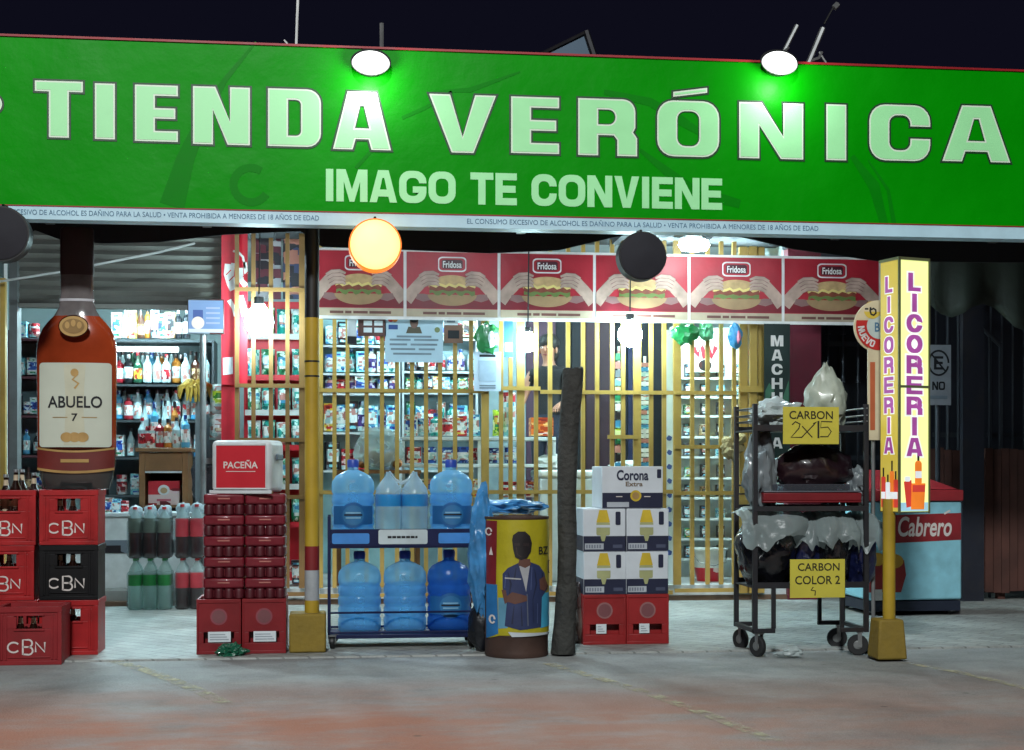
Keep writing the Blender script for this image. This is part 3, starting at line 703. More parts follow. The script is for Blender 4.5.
def can_pack():
    T = thing('can_pack', 'x', 'can pack')
    m = M(); m.box(-.118, -.115, .062, .118, .118, .123, film_red); m.box(-.119, -.09, .0, .119, .118, .061, film_red); w = m.build('wrap', T, bevel=.012)
    m = M(); m.text('Paceña', 0, .098, .06, .012, mat('pack_print', (196, 150, 120), .5), -.1165, .01) if False else m.stroke([(-.035, .096), (.035, .096)], .008, mat('pack_print', (176, 110, 100), .5), -.1165); m.build('print', w)
    for i in range(4):
        m = M(); r = .028
        m.lathe([(r * .8, 0), (r, .006), (r, .05), (r * .95, .056), (r * .8, .0605, canlid), (r * .7, .061)], canred, 14, c=(-.0885 + i * .059, -.092, 0)); m.build('can', T)
    return T
cp0 = can_pack(); pk = (X(244.5, PXY) - X(203, PXY))
ords = ['top', 'second', 'third', 'fourth', 'lowest']
for col_i in range(2):
    for r_i in range(5):
        where = 'near the soda packs' if col_i == 0 else 'near the yellow post'
        lab = f'maroon can pack, {ords[r_i]} of five in the column {where}'
        loc = (X(203, PXY) + pk * (col_i + .5), PXY + .125, PZ + .325 + .1245 * (4 - r_i))
        if col_i == 0 and r_i == 0: cp0.location = loc; tag(cp0, lab, 'can pack', 'can packs stacked under the ice chest')
        else: dup(cp0, loc, R(rnd.uniform(-1.2, 1.2)), lab)
cz = PZ + .325 + .1245 * 5
T = thing('ice_chest', 'white plastic PACEÑA cooler box with red front lying on the can packs', 'cooler box', (X(246.5, PXY), PXY + .15, cz), R(-14))
chest = mat('chest_white', (206, 212, 214), .38, dirt=.25, dcol=(150, 155, 160))
m = M(); m.box(-.183, -.14, .006, .183, .14, .318, chest); m.build('chest_body', T, bevel=.03, seg=3)
m = M(); m.box(-.19, .148 - .30, .0, .19, -.1405, .02, chest)
m.box(-.155, -.146, .285, .155, -.1405, .30, chest); m.box(-.16, -.146, .035, -.15, -.1405, .285, chest); m.box(.15, -.146, .035, .16, -.1405, .285, chest); m.box(-.16, -.146, .025, .16, -.1405, .035, chest)
m.build('rim', T, bevel=.004)
m = M(); m.box(-.15, -.143, .035, .15, -.1412, .285, mat('chest_red', (190, 22, 40), .5, var=.08)); pn = m.build('front_panel', T)
m = M(); m.text('PACEÑA', 0, .175, .21, .05, letter, -.1445, .02); m.stroke([(-.09, .132), (.09, .132)], .004, letter, -.1445); m.build('lettering', pn)
m = M(); m.box(.184, -.05, .20, .20, .07, .235, mat('latch_grey', (90, 104, 116), .5)); m.build('latch', T, bevel=.006)

# ================================================================== SODA PACKS
clearpet = clear_mat('clear_pet', (225, 238, 236), (205, 220, 220), .35, .1)
cola = mat('cola', (36, 14, 14), .12, coat=.6); colalab = mat('cola_label', (172, 40, 52), .4); greylab = mat('grey_label', (78, 88, 78), .45); greenlab = mat('green_label', (20, 126, 52), .4)
redcap = mat('cap_red', (180, 30, 36), .45); bluecap = mat('cap_blue', (24, 60, 160), .4)
filmm = clear_mat('shrink_film', (246, 250, 250), (200, 212, 216), .03, .08, .6, 10)
filmtop = clear_mat('film_bunch', (225, 236, 238), (205, 216, 222), .5, .15, .6, 14)
waterin = clear_mat('soda_clear', (228, 244, 240), (214, 232, 228), .35, .06, .5, 22)
def soda_pack(nx, r, h, liquid, lab, zl, cap, label, loc, group=None, top=None, bunch=False):
    T = thing('soda_pack', label, 'bottle pack', loc, group=group); top = top or clearpet
    for j in range(2):
        for i in range(nx):
            if j and i == 0 and False: continue
            m = M(); c = (-(nx - 1) * r + i * 2 * r, (j - .5) * 2 * r, 0)
            m.lathe([(r * .8, 0, liquid), (r * .97, .015, liquid), (r * .9, h * .12, liquid), (r * .97, h * zl[0], lab), (r * .97, h * zl[1], liquid), (r * .95, h * .72, top), (r * .7, h * .82, top), (r * .28, h * .92, top), (r * .28, h * .95, top)], liquid, 14, c=c)
            b = m.build('bottle', T, ang=50)
            m = M(); m.cyl((c[0], c[1], h * .95), (c[0], c[1], h), r * .3, cap, n=10); m.build('cap', b)
    m = M(); W, D = nx * r + .004, 2 * r + .004
    m.box(-W, -D, .004, W, D, h * .76, filmm); m.build('shrink_wrap', T, bevel=.03, seg=3)
    if bunch:
        m = M()
        for i in range(nx): m.blob((-(nx - 1) * r + i * 2 * r, -.01, h * .9), (r * .95, r * .9, h * .13), filmtop, 40 + i + nx, .35, 2, 3, rid=.2)
        m.build('loose_film', T, ang=70)
    return T
SPY = 11.45
def sp(px, n, wpx): return (X(px, SPY), SPY + .1)
rr = (X(171, SPY) - X(127, SPY)) / 6; zh = at(150, 507, SPY).z - PZ; hh = zh / 2
soda_pack(3, rr, hh, waterin, greenlab, (.47, .68), mat('cap_green', (30, 140, 70), .4), 'pack of clear soda bottles with green labels, on the ground', (X(149, SPY), SPY + .1, PZ), None, waterin)
soda_pack(3, rr, hh, cola, greylab, (.5, .78), redcap, 'pack of cola bottles with grey-green labels on top of the green-labelled pack', (X(149, SPY), SPY + .1, PZ + hh), bunch=True)
soda_pack(2, rr, hh, cola, colalab, (.42, .72), redcap, 'pack of red-labelled cola bottles on the ground beside the green-labelled pack', (X(189, SPY), SPY + .1, PZ))
soda_pack(2, rr, hh * 1.05, cola, colalab, (.4, .74), redcap, 'upper pack of red-labelled cola bottles beside the maroon can packs', (X(189, SPY), SPY + .1, PZ + hh), bunch=True)

# ================================================================== POSTS
postyel = mat('post_yellow', (176, 146, 40), .5, dirt=.5, dcol=(110, 84, 36), vs=4); baseol = mat('base_ochre', (140, 116, 40), .75, dirt=.6, dcol=(92, 78, 44), vs=4, bump=.3, bs=30)
postred = mat('post_red', (120, 26, 30), .55); postwhite = mat('post_white', (168, 172, 176), .55, dirt=.4)
def steel_post(px, base_px, ytop, ybot, label, r, band, taper, top=None):
    p = gd((base_px[0] + base_px[1]) / 2, ybot, PZ); Y = p.y
    w = X(base_px[1], Y) - X(base_px[0], Y); h = at(px, ytop, Y).z - PZ
    T = thing('steel_post', label, 'post', (p.x, Y + w / 2, PZ))
    m = M()
    q = [(-w / 2, 0), (w / 2, 0)]
    k = taper
    v = m.box(-w / 2, -w / 2, 0, w / 2, w / 2, h, baseol)
    for u in v[4:]: u.co.x *= k; u.co.y *= k
    m.build('concrete_base', T, bevel=.012)
    dx = X(px, Y + w / 2) - p.x; top = top or z_g1 + .3
    m = M()
    if band:
        zs = [h - .002] + [at(px, y, Y + w / 2).z - PZ for y in (600, 570, 546, 318)] + [top]
        for a, b, q in zip(zs, zs[1:], (postyel, postwhite, postred, postyel, black)): m.cyl((dx, 0, a), (dx, 0, b), r, q, n=20, caps=False)
    else: m.cyl((dx, 0, h - .002), (dx, 0, top), r, postyel, n=20)
    if band:
        m.cyl((dx, 0, at(px, 378, Y).z), (dx, 0, at(px, 377, Y).z + .004), r + .002, black, n=20)
        m.cyl((dx, 0, at(px, 363, Y).z), (dx, 0, at(px, 362, Y).z + .004), r + .002, black, n=20)
    m.build('pole', T)
    return p, w
steel_post(312, (289, 326), 614, 653, 'yellow post with red and white bands beside the stacked can packs', .044, True, 1.0)
rp, rw = steel_post(889, (878, 908), 620, 660, 'yellow post carrying the LICORERIA sign, in a tapered concrete base', .036, False, .82, .92)

# ================================================================== WATER JUG RACK
RY = 8.82
navy = mat('rack_navy', (20, 30, 74), .4, .3, dirt=.3, dcol=(14, 18, 34))
rx0, rx1 = X(329, RY), X(475, RY); rw_ = rx1 - rx0; rcx = (rx0 + rx1) / 2
def rz_(py): return at(400, py, RY).z - PZ
T = thing('water_rack', 'navy blue wheeled metal rack holding blue water jugs', 'rack', (rcx, RY + .17, PZ))
D = .34; m = M()
hw = rw_ / 2
for sx_ in (-1, 1):
    for sy_ in (-1, 1): m.box(sx_ * hw - .009, sy_ * D / 2 - .009, .085, sx_ * hw + .009, sy_ * D / 2 + .009, rz_(516 if sy_ < 0 else 516), navy)
for sy_ in (-1, 1): m.box(-hw + .009, sy_ * D / 2 - .008, .09, hw - .009, sy_ * D / 2 + .008, .104, navy)
for sx_ in (-1, 1): m.box(sx_ * hw - .008, -D / 2 + .009, .09, sx_ * hw + .008, D / 2 - .009, .104, navy)
m.build('frame', T, bevel=.002)
for nm, z0, z1 in (('shelf', 548, 543), ('shelf', 638, 634)):
    m = M(); m.box(-hw - .006, -D / 2 - .006, rz_(z0), hw + .006, D / 2 + .006, rz_(z1), navy); m.build('shelf', T, bevel=.003)
m = M(); m.box(-hw + .01, -D / 2 - .010, rz_(546), hw - .01, -D / 2 - .007, rz_(529), navy); fas = m.build('fascia', T)
m = M(); bl = mat('plate_blue', (70, 140, 214), .35); pw = mat('plate_white', (196, 210, 214), .4)
k = rw_ / 146
m.poly(rrect(-70 * k, rz_(543.5), -33 * k, rz_(533), .012), bl, -D / 2 - .0125); m.poly(rrect(36 * k, rz_(543.5), 70 * k, rz_(533), .012), bl, -D / 2 - .0125)
m.poly(rrect(-24 * k, rz_(544), 25 * k, rz_(529.5), .012), pw, -D / 2 - .0125)
m.stroke([(-15 * k, rz_(537)), (15 * k, rz_(537))], .014, ink, -D / 2 - .0145)
for a in range(7): m.poly(rect((-15.5 + a * 4.6) * k, rz_(537) - .011, (-14.9 + a * 4.6) * k, rz_(537) + .011), pw, -D / 2 - .016)
m.build('label_plates', fas)
m = M(); m.tube([(-hw, -D / 2 - .012, rz_(612)), (hw, -D / 2 - .012, rz_(612))], .007, navy); m.build('rail', T)
def caster(parent, x, y, r=.04, h=.085, rot=.0, rub=black):
    m = M(); m.box(-.025, -.02, h - .008, .025, .02, h, steel); m.box(-.022, -.012, r * .8, -.018, .012, h - .008, steel); m.box(.018, -.012, r * .8, .022, .012, h - .008, steel)
    f = m.build('caster', parent); f.location = (x, y, 0); f.rotation_euler = (0, 0, rot)
    m = M(); m.cyl((-.014, .012, r), (.014, .012, r), r, rub, n=18); m.cyl((-.016, .012, r), (.016, .012, r), r * .45, steel, n=14); m.build('wheel', f, bevel=.005)
for a in (-1, 1):
    for b in (-1, 1): caster(T, a * (hw - .02), b * D / 2, rot=rnd.uniform(-.8, .8))
jugblue = clear_mat('jug_blue', (212, 237, 251), (150, 212, 246), .30, .1, .25, 20)
jugshaded = clear_mat('jug_blue_shaded', (150, 190, 236), (60, 124, 204), .42, .12, .25, 20)  # shade on one jug put into a deeper copy of the jug blue
jugcap = mat('jug_cap', (44, 74, 170), .4); juglab = mat('jug_label', (30, 92, 150), .45); juglab2 = mat('jug_label_pale', (120, 170, 200), .5)
def jug(r, h, body, label, loc, lab=False, water=True):
    T = thing('water_jug', label, 'water jug', loc)
    m = M(); pr = [(r * .86, 0), (r * .98, .015), (r, .04)]
    for i in range(4):
        z = .08 + i * h * .13; pr += [(r, z), (r * .955, z + .012), (r * .955, z + .02), (r, z + .032)]
    pr += [(r, h * .68), (r * .96, h * .74), (r * .8, h * .80), (r * .5, h * .845), (r * .26, h * .87), (r * .24, h * .93)]
    m.lathe(pr, body, 28); b = m.build('bottle', T, ang=50)
    m = M(); m.lathe([(r * .27, h * .905), (r * .28, h * .98), (r * .24, h)], jugcap, 16); m.build('cap', T)
    if water:
        m = M(); m.lathe([(r * .80, .02), (r * .90, .04), (r * .90, h * .60), (0.001, h * .601)], clear_mat('jug_water', (200, 234, 250), (110, 196, 240), .3, .05), 24); m.build('water', T)
    if lab:
        fn = lambda a, b_, y: (a, -math.sqrt(max(0, (r + .002 + y) ** 2 - a * a)), b_)
        m = M(); m.poly(rect(-r * .9, h * .22, r * .9, h * .44), juglab, 0, fn, .02); m.poly(circ(0, h * .33, r * .62, h * .155), juglab, .0025, fn, .02); m.poly(circ(0, h * .33, r * .5, h * .12), mat('jug_label_mid', (44, 110, 160), .5), .004, fn, .02)
        for zz in (.36, .335, .30): m.stroke([(-r * (.35 if zz != .335 else .42), h * zz), (r * (.35 if zz != .335 else .42), h * zz)], h * .018, juglab2 if zz != .335 else ink, .0055, fn, .02)
        m.build('paper_label', T)
    return T
jr = (X(381, RY) - X(337, RY)) / 2; jh = at(360, 552, RY).z - at(360, 634, RY).z
jy = RY + .17; jz = rz_(634) + PZ
jug(jr, jh, jugblue, 'plain blue water jug on the lower rack shelf nearest the banded post', (X(359.5, jy), jy, jz))
jug(jr, jh, jugblue, 'plain blue water jug in the middle of the lower rack shelf', (X(405, jy), jy, jz))
jug(jr * 1.02, jh * 1.01, jugshaded, 'blue water jug with painted-in shade on the lower rack shelf beside the drum', (X(449, jy), jy, jz), True)
jh2 = at(360, 459, RY).z - at(360, 543, RY).z; jz2 = rz_(543) + PZ
jug(jr * .99, jh2, jugblue, 'labelled blue water jug on the rack top, nearest the banded post', (X(353, jy), jy, jz2), True)
jug(jr * 1.0, jh2, jugblue, 'labelled blue water jug on the rack top, nearest the drum', (X(451, jy), jy, jz2), True)
T = thing('water_twin_pack', 'shrink-wrapped pair of clear water bottles with blue bands between two jugs', 'bottle pack', (X(401.5, jy), jy - .02, jz2))
twin = clear_mat('twin_clear', (234, 244, 248), (190, 216, 230), .36, .1, .4, 14); bandb = mat('twin_band', (30, 140, 206), .35)
r = (X(428, jy) - X(376, jy)) / 4
for s_ in (-1, 1):
    m = M(); h = .435
    m.lathe([(r * .9, 0), (r, .02), (r, h * .51, bandb), (r * 1.01, h * .52, bandb), (r * 1.01, h * .68, twin), (r * .95, h * .76), (r * .6, h * .86), (r * .22, h * .95), (r * .2, h)], twin, 22, c=(s_ * r, 0, 0)); m.build('bottle', T, ang=50)
m = M(); m.box(-2 * r - .003, -r - .003, .01, 2 * r + .003, r + .003, .33, filmm); m.build('shrink_wrap', T, bevel=.06, seg=4); m = M(); m.tube([(-r, 0, h), (-r * .5, 0, h * .88), (0, 0, h * .84), (r * .5, 0, h * .88), (r, 0, h)], .012, filmtop); m.build('carry_strap', T)

# ================================================================== DRUM BIN + TREE POST
DY = 8.30
p = gd(520.5, 659, 0); dr = (X(553, p.y) - X(488, p.y)) / 2; dh = at(520, 517, p.y).z
drumrust = mat('drum_rust', (84, 62, 54), .6, .3, dirt=.7, dcol=(48, 34, 30), vs=6)
T = thing('drum_bin', 'old drum wrapped in a yellow poster of a man, used as a bin', 'drum', (p.x, p.y + dr, 0))
m = M(); m.lathe([(dr * .97, 0), (dr, .01), (dr * .985, .03), (dr * .985, .12), (dr * 1.01, .13), (dr * .985, .14), (dr * .985, dh - .02), (dr * 1.02, dh - .012), (dr * 1.02, dh), (dr * .96, dh), (dr * .95, dh - .3)], drumrust, 36); m.build('drum_shell', T, ang=40)
pw_ = dr * 2 / 65
def bzp(py): return at(520, py, p.y).z
def bfn(a, b, y):
    r_ = dr * 1.0 + .004 + y; x_ = max(-r_ * .999, min(r_ * .999, a)); wob = .0025 * noise.noise(Vector((a * 14, b * 9, 3)))
    return (x_, -math.sqrt(r_ * r_ - x_ * x_) - wob, b)
def P(px, py): return ((px - 520.5) * pw_, bzp(py))
py_yel = mat('poster_yellow', (176, 164, 30), .45, dirt=.35, dcol=(130, 124, 40), vs=5, bump=.4, bs=12); py_red = mat('poster_red', (118, 28, 36), .45); py_blue = mat('poster_blue', (40, 110, 168), .4, dirt=.3, dcol=(24, 60, 100)); py_sky = mat('poster_sky', (96, 150, 176), .45)
jack = mat('poster_jacket', (44, 54, 92), .5, dirt=.3, dcol=(26, 30, 54)); skin_p = mat('poster_skin', (96, 62, 52), .55); darkhead = mat('poster_head', (26, 20, 24), .5); shirtw = mat('poster_shirt', (168, 168, 172), .5)  # the printed head is one dark tone
m = M()
m.poly([P(489, 520), P(552.6, 520), P(552.6, 634), P(500, 636), P(489, 640)], py_yel, 0, bfn, .015)
m.poly([P(488.6, 521), P(498, 521), P(497, 585), P(488.6, 585)], py_red, .0015, bfn, .015); m.poly([P(488.6, 585), P(498, 585), P(499, 634), P(488.6, 640)], py_blue, .0015, bfn, .015)
m.poly([P(499, 598), P(507, 598), P(508, 628), P(499, 629)], py_sky, .0015, bfn, .015); m.poly([P(542, 594), P(552.6, 594), P(552.6, 628), P(541, 629)], mat('poster_cyan', (70, 168, 204), .45), .0015, bfn, .015)
m.poly([P(508, 632), P(550, 634), P(550, 636), P(512, 637)], mat('poster_white', (190, 196, 200), .5), .0045, bfn, .015)
po = m.build('poster', T)
m = M()
m.poly([P(505, 626), P(507, 603), P(503, 588), P(503, 574), P(508, 568), P(518, 563), P(523, 566), P(530, 562), P(540, 566), P(546, 574), P(550, 590), P(543, 598), P(542, 628), P(520, 630)], jack, .003, bfn, .015)
m.poly([P(519, 566), P(530, 565), P(528, 578), P(526, 592), P(523, 580)], shirtw, .0045, bfn, .015)
m.poly([P(519, 559), P(530, 559), P(531, 565), P(525, 568), P(518, 565)], skin_p, .005, bfn, .015)
m.poly(circ(521.5, 0, 1, 1, 4)[:0] or [P(*q) for q in [(512, 540), (513, 535), (518, 531.5), (525, 531.5), (530, 536), (532, 543), (531, 552), (527, 558), (521, 560), (515, 557), (513, 549)]], darkhead, .006, bfn, .015)
m.poly([P(505, 598), P(512, 592), P(520, 594), P(527, 596), P(527, 601), P(515, 604), P(508, 602)], skin_p, .005, bfn, .015); m.poly([P(540, 580), P(546, 577), P(551, 588), P(546, 592), P(541, 590)], skin_p, .005, bfn, .015)
m.poly([P(502, 590), P(506, 590), P(508, 602), P(505, 604)], skin_p, .005, bfn, .015)
m.stroke([P(505, 578), P(521, 579)], .008, shirtw, .005, bfn, .015); m.stroke([P(527, 594), P(528, 626)], .006, mat('poster_zip', (90, 96, 110), .5), .005, bfn, .015)
fold = mat('poster_fold', (30, 36, 62), .5); foldl = mat('poster_fold_light', (74, 86, 126), .5)
for ln in ([(508, 572), (511, 584), (509, 596)], [(535, 570), (537, 584), (533, 600), (534, 622)], [(544, 574), (541, 590)], [(514, 606), (512, 624)], [(521, 606), (522, 626)], [(516, 568), (514, 580)]): m.stroke([P(*q) for q in ln], [.004, .010, .003, .003][:len(ln)], fold, .0045, bfn, .015)
for ln in ([(532, 567), (531, 590)], [(506, 575), (505, 588)], [(538, 604), (538, 624)]): m.stroke([P(*q) for q in ln], .005, foldl, .0045, bfn, .015)
m.stroke([P(516, 547), P(517, 554), P(521, 557)], .006, mat('poster_jaw', (52, 38, 38), .5), .0075, bfn, .015); m.poly([P(514, 543), P(520, 543), P(520, 546), P(514, 546)], mat('poster_brow', (44, 34, 36), .5), .0075, bfn); m.poly([P(523, 543), P(529, 543), P(529, 546), P(523, 546)], MATS['poster_brow'], .0075, bfn)
m.build('printed_man', po)
m = M(); q = P(545, 551); m.text('BZ', q[0], q[1], .065, .045, ink, .0045, .01, bfn, .015)
m.stroke([P(553, 562), P(551, 562), P(551, 574), P(553, 574)], .008, ink, .0045, bfn)
q = P(490.5, 532); m.stroke(circ(q[0], q[1], .014, .02, 12), .008, letter, .0045, bfn); q = P(492.5, 552); m.poly([(q[0] - .01, q[1] - .02), (q[0] + .01, q[1] - .02), (q[0], q[1] + .03)], letter, .0045, bfn)
q = P(493.5, 620); m.stroke(circ(q[0], q[1], .013, .022, 12), .010, letter, .0045, bfn)
m.build('lettering', po)
bluebag = mat('blue_bag', (64, 134, 190), .3, var=.5, vs=6, crump=.5, bs=6, coat=.4)
m = M(); c = at(482, 545, 8.52); m.blob((c.x + .01, 8.55, .60), (.085, .08, .36), bluebag, 5, .3, 1.6, 4, rid=.22); m.blob((X(510, 8.75), 8.80, at(510, 507, 8.7).z), (.21, .12, .045), bluebag, 8, .35, 2, 4, rid=.2)
tag(m.build('plastic_bag'), 'crumpled blue plastic sack bulging out behind the poster drum', 'plastic bag')
m = M(); m.blob((X(482, 8.6), 8.62, .16), (.075, .08, .17), mat('sack_black', (20, 22, 28), .4, bump=.6, bs=14), 19, .25, 2, 3, floor=.004); tag(m.build('plastic_bag'), 'black plastic sack on the ground under the blue sack', 'plastic bag')
bark = mat('grey_bark', (60, 60, 57), .85, var=.4, dirt=.7, dcol=(44, 42, 40), vs=8, bump=1.0, bs=30)
p = gd(567, 655, PZ); Y = p.y + .08; tk = (X(576, Y) - X(557.5, Y)) / 2; hz = at(570, 371, Y).z
m = M(); n = 28; rings = []
for i in range(41):
    f = i / 40; r_ = tk * (1.28 - .9 * f if f < .25 else 1.0) if f < .25 else tk * (1.03 - .06 * math.sin(f * 5)); cxo = -.012 + .056 * f + .010 * math.sin(f * 7)
    rings.append([m.bm.verts.new((cxo + r_ * math.cos(2 * math.pi * k / n) * (1 + .13 * noise.noise(Vector((k * 1.1, f * 7, 1)))), r_ * math.sin(2 * math.pi * k / n) * (1 + .13 * noise.noise(Vector((k * 1.1, f * 7, 1)))), hz * f + (.03 * noise.noise(Vector((k * .7, 3, 9))) if i == 40 else 0))) for k in range(n)])
for A, B in zip(rings, rings[1:]):
    for k in range(n): m.face([A[k], A[(k + 1) % n], B[(k + 1) % n], B[k]], bark)
m.face(rings[-1], bark)
o = m.build('tree_trunk', loc=(p.x, Y, PZ), ang=80); tag(o, 'grey cut tree trunk standing upright between the drum and the beer cartons', 'tree trunk')
m = M(); c = gd(583, 652, PZ); m.blob((X(579, 8.95), 8.95, .12), (.05, .06, .12), mat('sack_tan', (120, 104, 96), .7, bump=.6, bs=20), 3, .3, 2.5, 3, floor=.004); m.blob((X(577, 8.98), 8.98, .29), (.04, .05, .1), mat('sack_pale', (150, 132, 128), .7, bump=.6, bs=20), 9, .4, 2.5, 3)
tag(m.build('old_sack'), 'dull tan sack squeezed between tree trunk and red crates', 'sack')

# ================================================================== BEER CARTONS
KY = 8.84
cx0 = X(583, KY); kw = (X(669, KY) - cx0) / 2
for k, lab in enumerate(('red crate with square white tag beside the tree trunk, under the cartons', 'red crate with square white tag under the outer stack of cartons')):
    crate_tag(kw - .004, .36, .312, mat('crate_red_b', (150, 28, 30), .45, dirt=.4, dcol=(92, 24, 22)), lab, (cx0 + kw * (k + .5), KY + .18, PZ), 'red crates under the beer cartons', mat('disc_pale', (146, 98, 98), .55), (-.20, .04))
cartw = mat('carton_white', (206, 212, 218), .55, var=.08, dirt=.12, dcol=(150, 155, 160)); cartn = mat('carton_navy', (24, 30, 58), .5); cyel = mat('carton_yellow', (206, 176, 46), .5); cbot = mat('carton_bottle', (168, 170, 120), .5)
def carton(w, d, h, label, loc, group):
    T = thing('beer_carton', label, 'carton', loc, group=group)
    m = M(); m.box(-w / 2, -d / 2, 0, w / 2, d / 2, h, cartw); b = m.build('box', T, bevel=.005)
    m = M(); y = -d / 2
    m.poly(rect(-w / 2 + .002, .002, w / 2 - .002, h * .36), cartn, y - .0015)
    m.poly(rect(-w * .46, h * .05, -w * .02, h * .19), mat('carton_tagpale', (176, 182, 190), .6), y - .003)
    for i in range(6): m.poly(rect(-w * .43 + i * w * .062, h * .08, -w * .395 + i * w * .062, h * .16), mat('carton_grey', (120, 126, 140), .6), y - .0045)
    m.poly(rrect(w * .26, h * .62, w * .38, h * .93, .008), cartn, y - .003)
    m.poly([(-w * .12, h * .97), (w * .06, h * .97), (w * .13, h * .68), (-w * .19, h * .68)], cyel, y - .003)
    m.poly(rrect(-w * .19, h * .38, w * .13, h * .68, .01), cbot, y - .0032); m.poly(rect(-w * .19, h * .56, w * .13, h * .62), cartw, y - .0046)
    m.poly([(-w * .1, h * .38), (w * .04, h * .38), (0.0, h * .24), (-w * .06, h * .24)], cbot, y - .0034)
    m.poly(rect(w * .2, h * .08, w * .42, h * .16), mat('carton_slate', (70, 76, 100), .6), y - .003)
    for z in (.08, .16, .24): m.poly([(-w / 2, 0)] * 0 or rect(-.001, 0, .001, .001), cartn, y + d * 2) if False else None
    m.build('print', b)
    m = M(); m.box(-w / 2 - .0015, -d / 2 + .002, .002, -w / 2 - .0002, d / 2 - .002, h * .36, cartn); m.build('side_band', b)
    return T
ch = (at(620, 514, KY).z - at(620, 600, KY).z) / 2
for r_i, rn in enumerate(('lower', 'upper')):
    for k, side in enumerate(('beside the tree trunk', 'on the gate side')):
        carton(kw - .004, .37, ch - .002, f'white and navy carton picturing a yellow-necked bottle, {rn} row, {side}', (cx0 + kw * (k + .5) + rnd.uniform(-.003, .003), KY + .185, PZ + .312 + ch * r_i), 'white and navy beer cartons')
T = thing('beer_carton', 'large Corona Extra carton lying on top of the four smaller beer cartons', 'carton', ((X(602, KY) + X(663, KY)) / 2, KY + .18, PZ + .312 + 2 * ch))
w = X(663, KY) - X(602, KY); h = at(630, 472, KY).z - at(630, 514, KY).z; d = .36
m = M(); m.box(-w / 2, -d / 2, 0, w / 2, d / 2, h, cartw); b = m.build('box', T, bevel=.005)
m = M(); y = -d / 2; m.poly(rect(-w / 2 + .002, .002, w / 2 - .002, h * .37), cartn, y - .0015)
m.poly(circ(0.02, h * .30, w * .09), cyel, y - .003); m.poly(circ(.02, h * .30, w * .06), goldm, y - .0045)
m.poly(rect(-w * .42, h * .03, -w * .06, h * .15), mat('carton_tagpale', (0, 0, 0)), y - .003)
for a in (-.22, .24): m.poly(rect(w * a - .02, h * .27, w * a + .02, h * .29), letter, y - .003)
m.poly(rrect(w * .40, h * .72, w * .47, h * .93, .006), cartn, y - .003); m.build('print', b)
m = M(); m.text('Corona', 0, h * .79, w * .52, h * .25, cartn, y - .003, .03); m.text('Extra', .01, h * .58, w * .28, h * .11, mat('print_gold_dark', (110, 92, 70), .5), y - .003, .02); m.build('lettering', b)

# ================================================================== CHARCOAL CART
VY = 8.22
cartm = mat('cart_metal', (46, 46, 50), .5, .4, dirt=.5, dcol=(84, 62, 46), vs=6)
vx0, vx1 = X(755, VY), X(866, VY); vw = vx1 - vx0; vcx = (vx0 + vx1) / 2; VD = .40
def vz(py): return at(810, py, VY).z
T = thing('charcoal_cart', 'tall dark wheeled cart with trays of bagged goods and two yellow notices', 'cart', (vcx, VY + VD / 2, 0))
hw = vw / 2; m = M()
for a in (-1, 1):
    for b in (-1, 1): m.box(a * hw - .014, b * VD / 2 - .014, .14, a * hw + .014, b * VD / 2 + .014, vz(404), cartm)
for b in (-1, 1):
    m.box(-hw - .014, b * VD / 2 - .0135, .142, -hw + .12, b * VD / 2 + .0135, .168, cartm); m.box(hw - .16, b * VD / 2 - .0135, .142, hw + .014, b * VD / 2 + .0135, .168, cartm)
    m.box(-hw + .10, b * VD / 2 - .012, .168, -hw + .124, b * VD / 2 + .012, vz(583), cartm); m.box(hw - .16, b * VD / 2 - .012, .168, hw - .136, b * VD / 2 + .012, vz(583), cartm)
for a in (-1, 1): m.box(a * hw - .0135, -VD / 2, .1425, a * hw + .0135, VD / 2, .1675, cartm)
m.build('frame', T, bevel=.003)
for za, zb in ((431, 425), (511, 506), (588, 582)):
    m = M(); m.box(-hw - .01, -VD / 2 - .012, vz(za), hw + .01, VD / 2 + .012, vz(za) + .008, cartm); m.box(-hw - .012, -VD / 2 - .016, vz(za), hw + .012, -VD / 2 - .004, vz(zb), cartm); m.box(-hw - .012, VD / 2 + .004, vz(za), hw + .012, VD / 2 + .016, vz(zb), cartm)
    m.build('shelf', T)
for z in (408, 415, 421):
    m = M(); m.tube([(-hw, -VD / 2 - .018, vz(z)), (-hw, VD / 2 + .018, vz(z))], .005, cartm); m.tube([(hw, -VD / 2 - .018, vz(z)), (hw, VD / 2 + .018, vz(z))], .005, steel); m.tube([(-hw, VD / 2 + .018, vz(z)), (hw, VD / 2 + .018, vz(z))], .005, steel); m.build('rail', T)
for z in (486, 495):
    m = M(); m.tube([(-hw, VD / 2 + .018, vz(z)), (hw, VD / 2 + .018, vz(z))], .005, cartm); m.tube([(hw, -VD / 2, vz(z)), (hw, VD / 2, vz(z))], .005, steel); m.build('rail', T)
for a, rr_ in ((-1, .5), (1, 1.1)):
    for b in (-1, 1):
        o = caster(T, a * (hw - .03), b * (VD / 2 - .02), .062, .142, R(70) if a > 0 else R(25), mat('tyre_rubber', (30, 30, 32), .7))
notey = mat('note_yellow', (200, 188, 66), .7, var=.12, vs=5, dirt=.2, dcol=(150, 136, 40)); marker = mat('marker_ink', (40, 36, 22), .8)
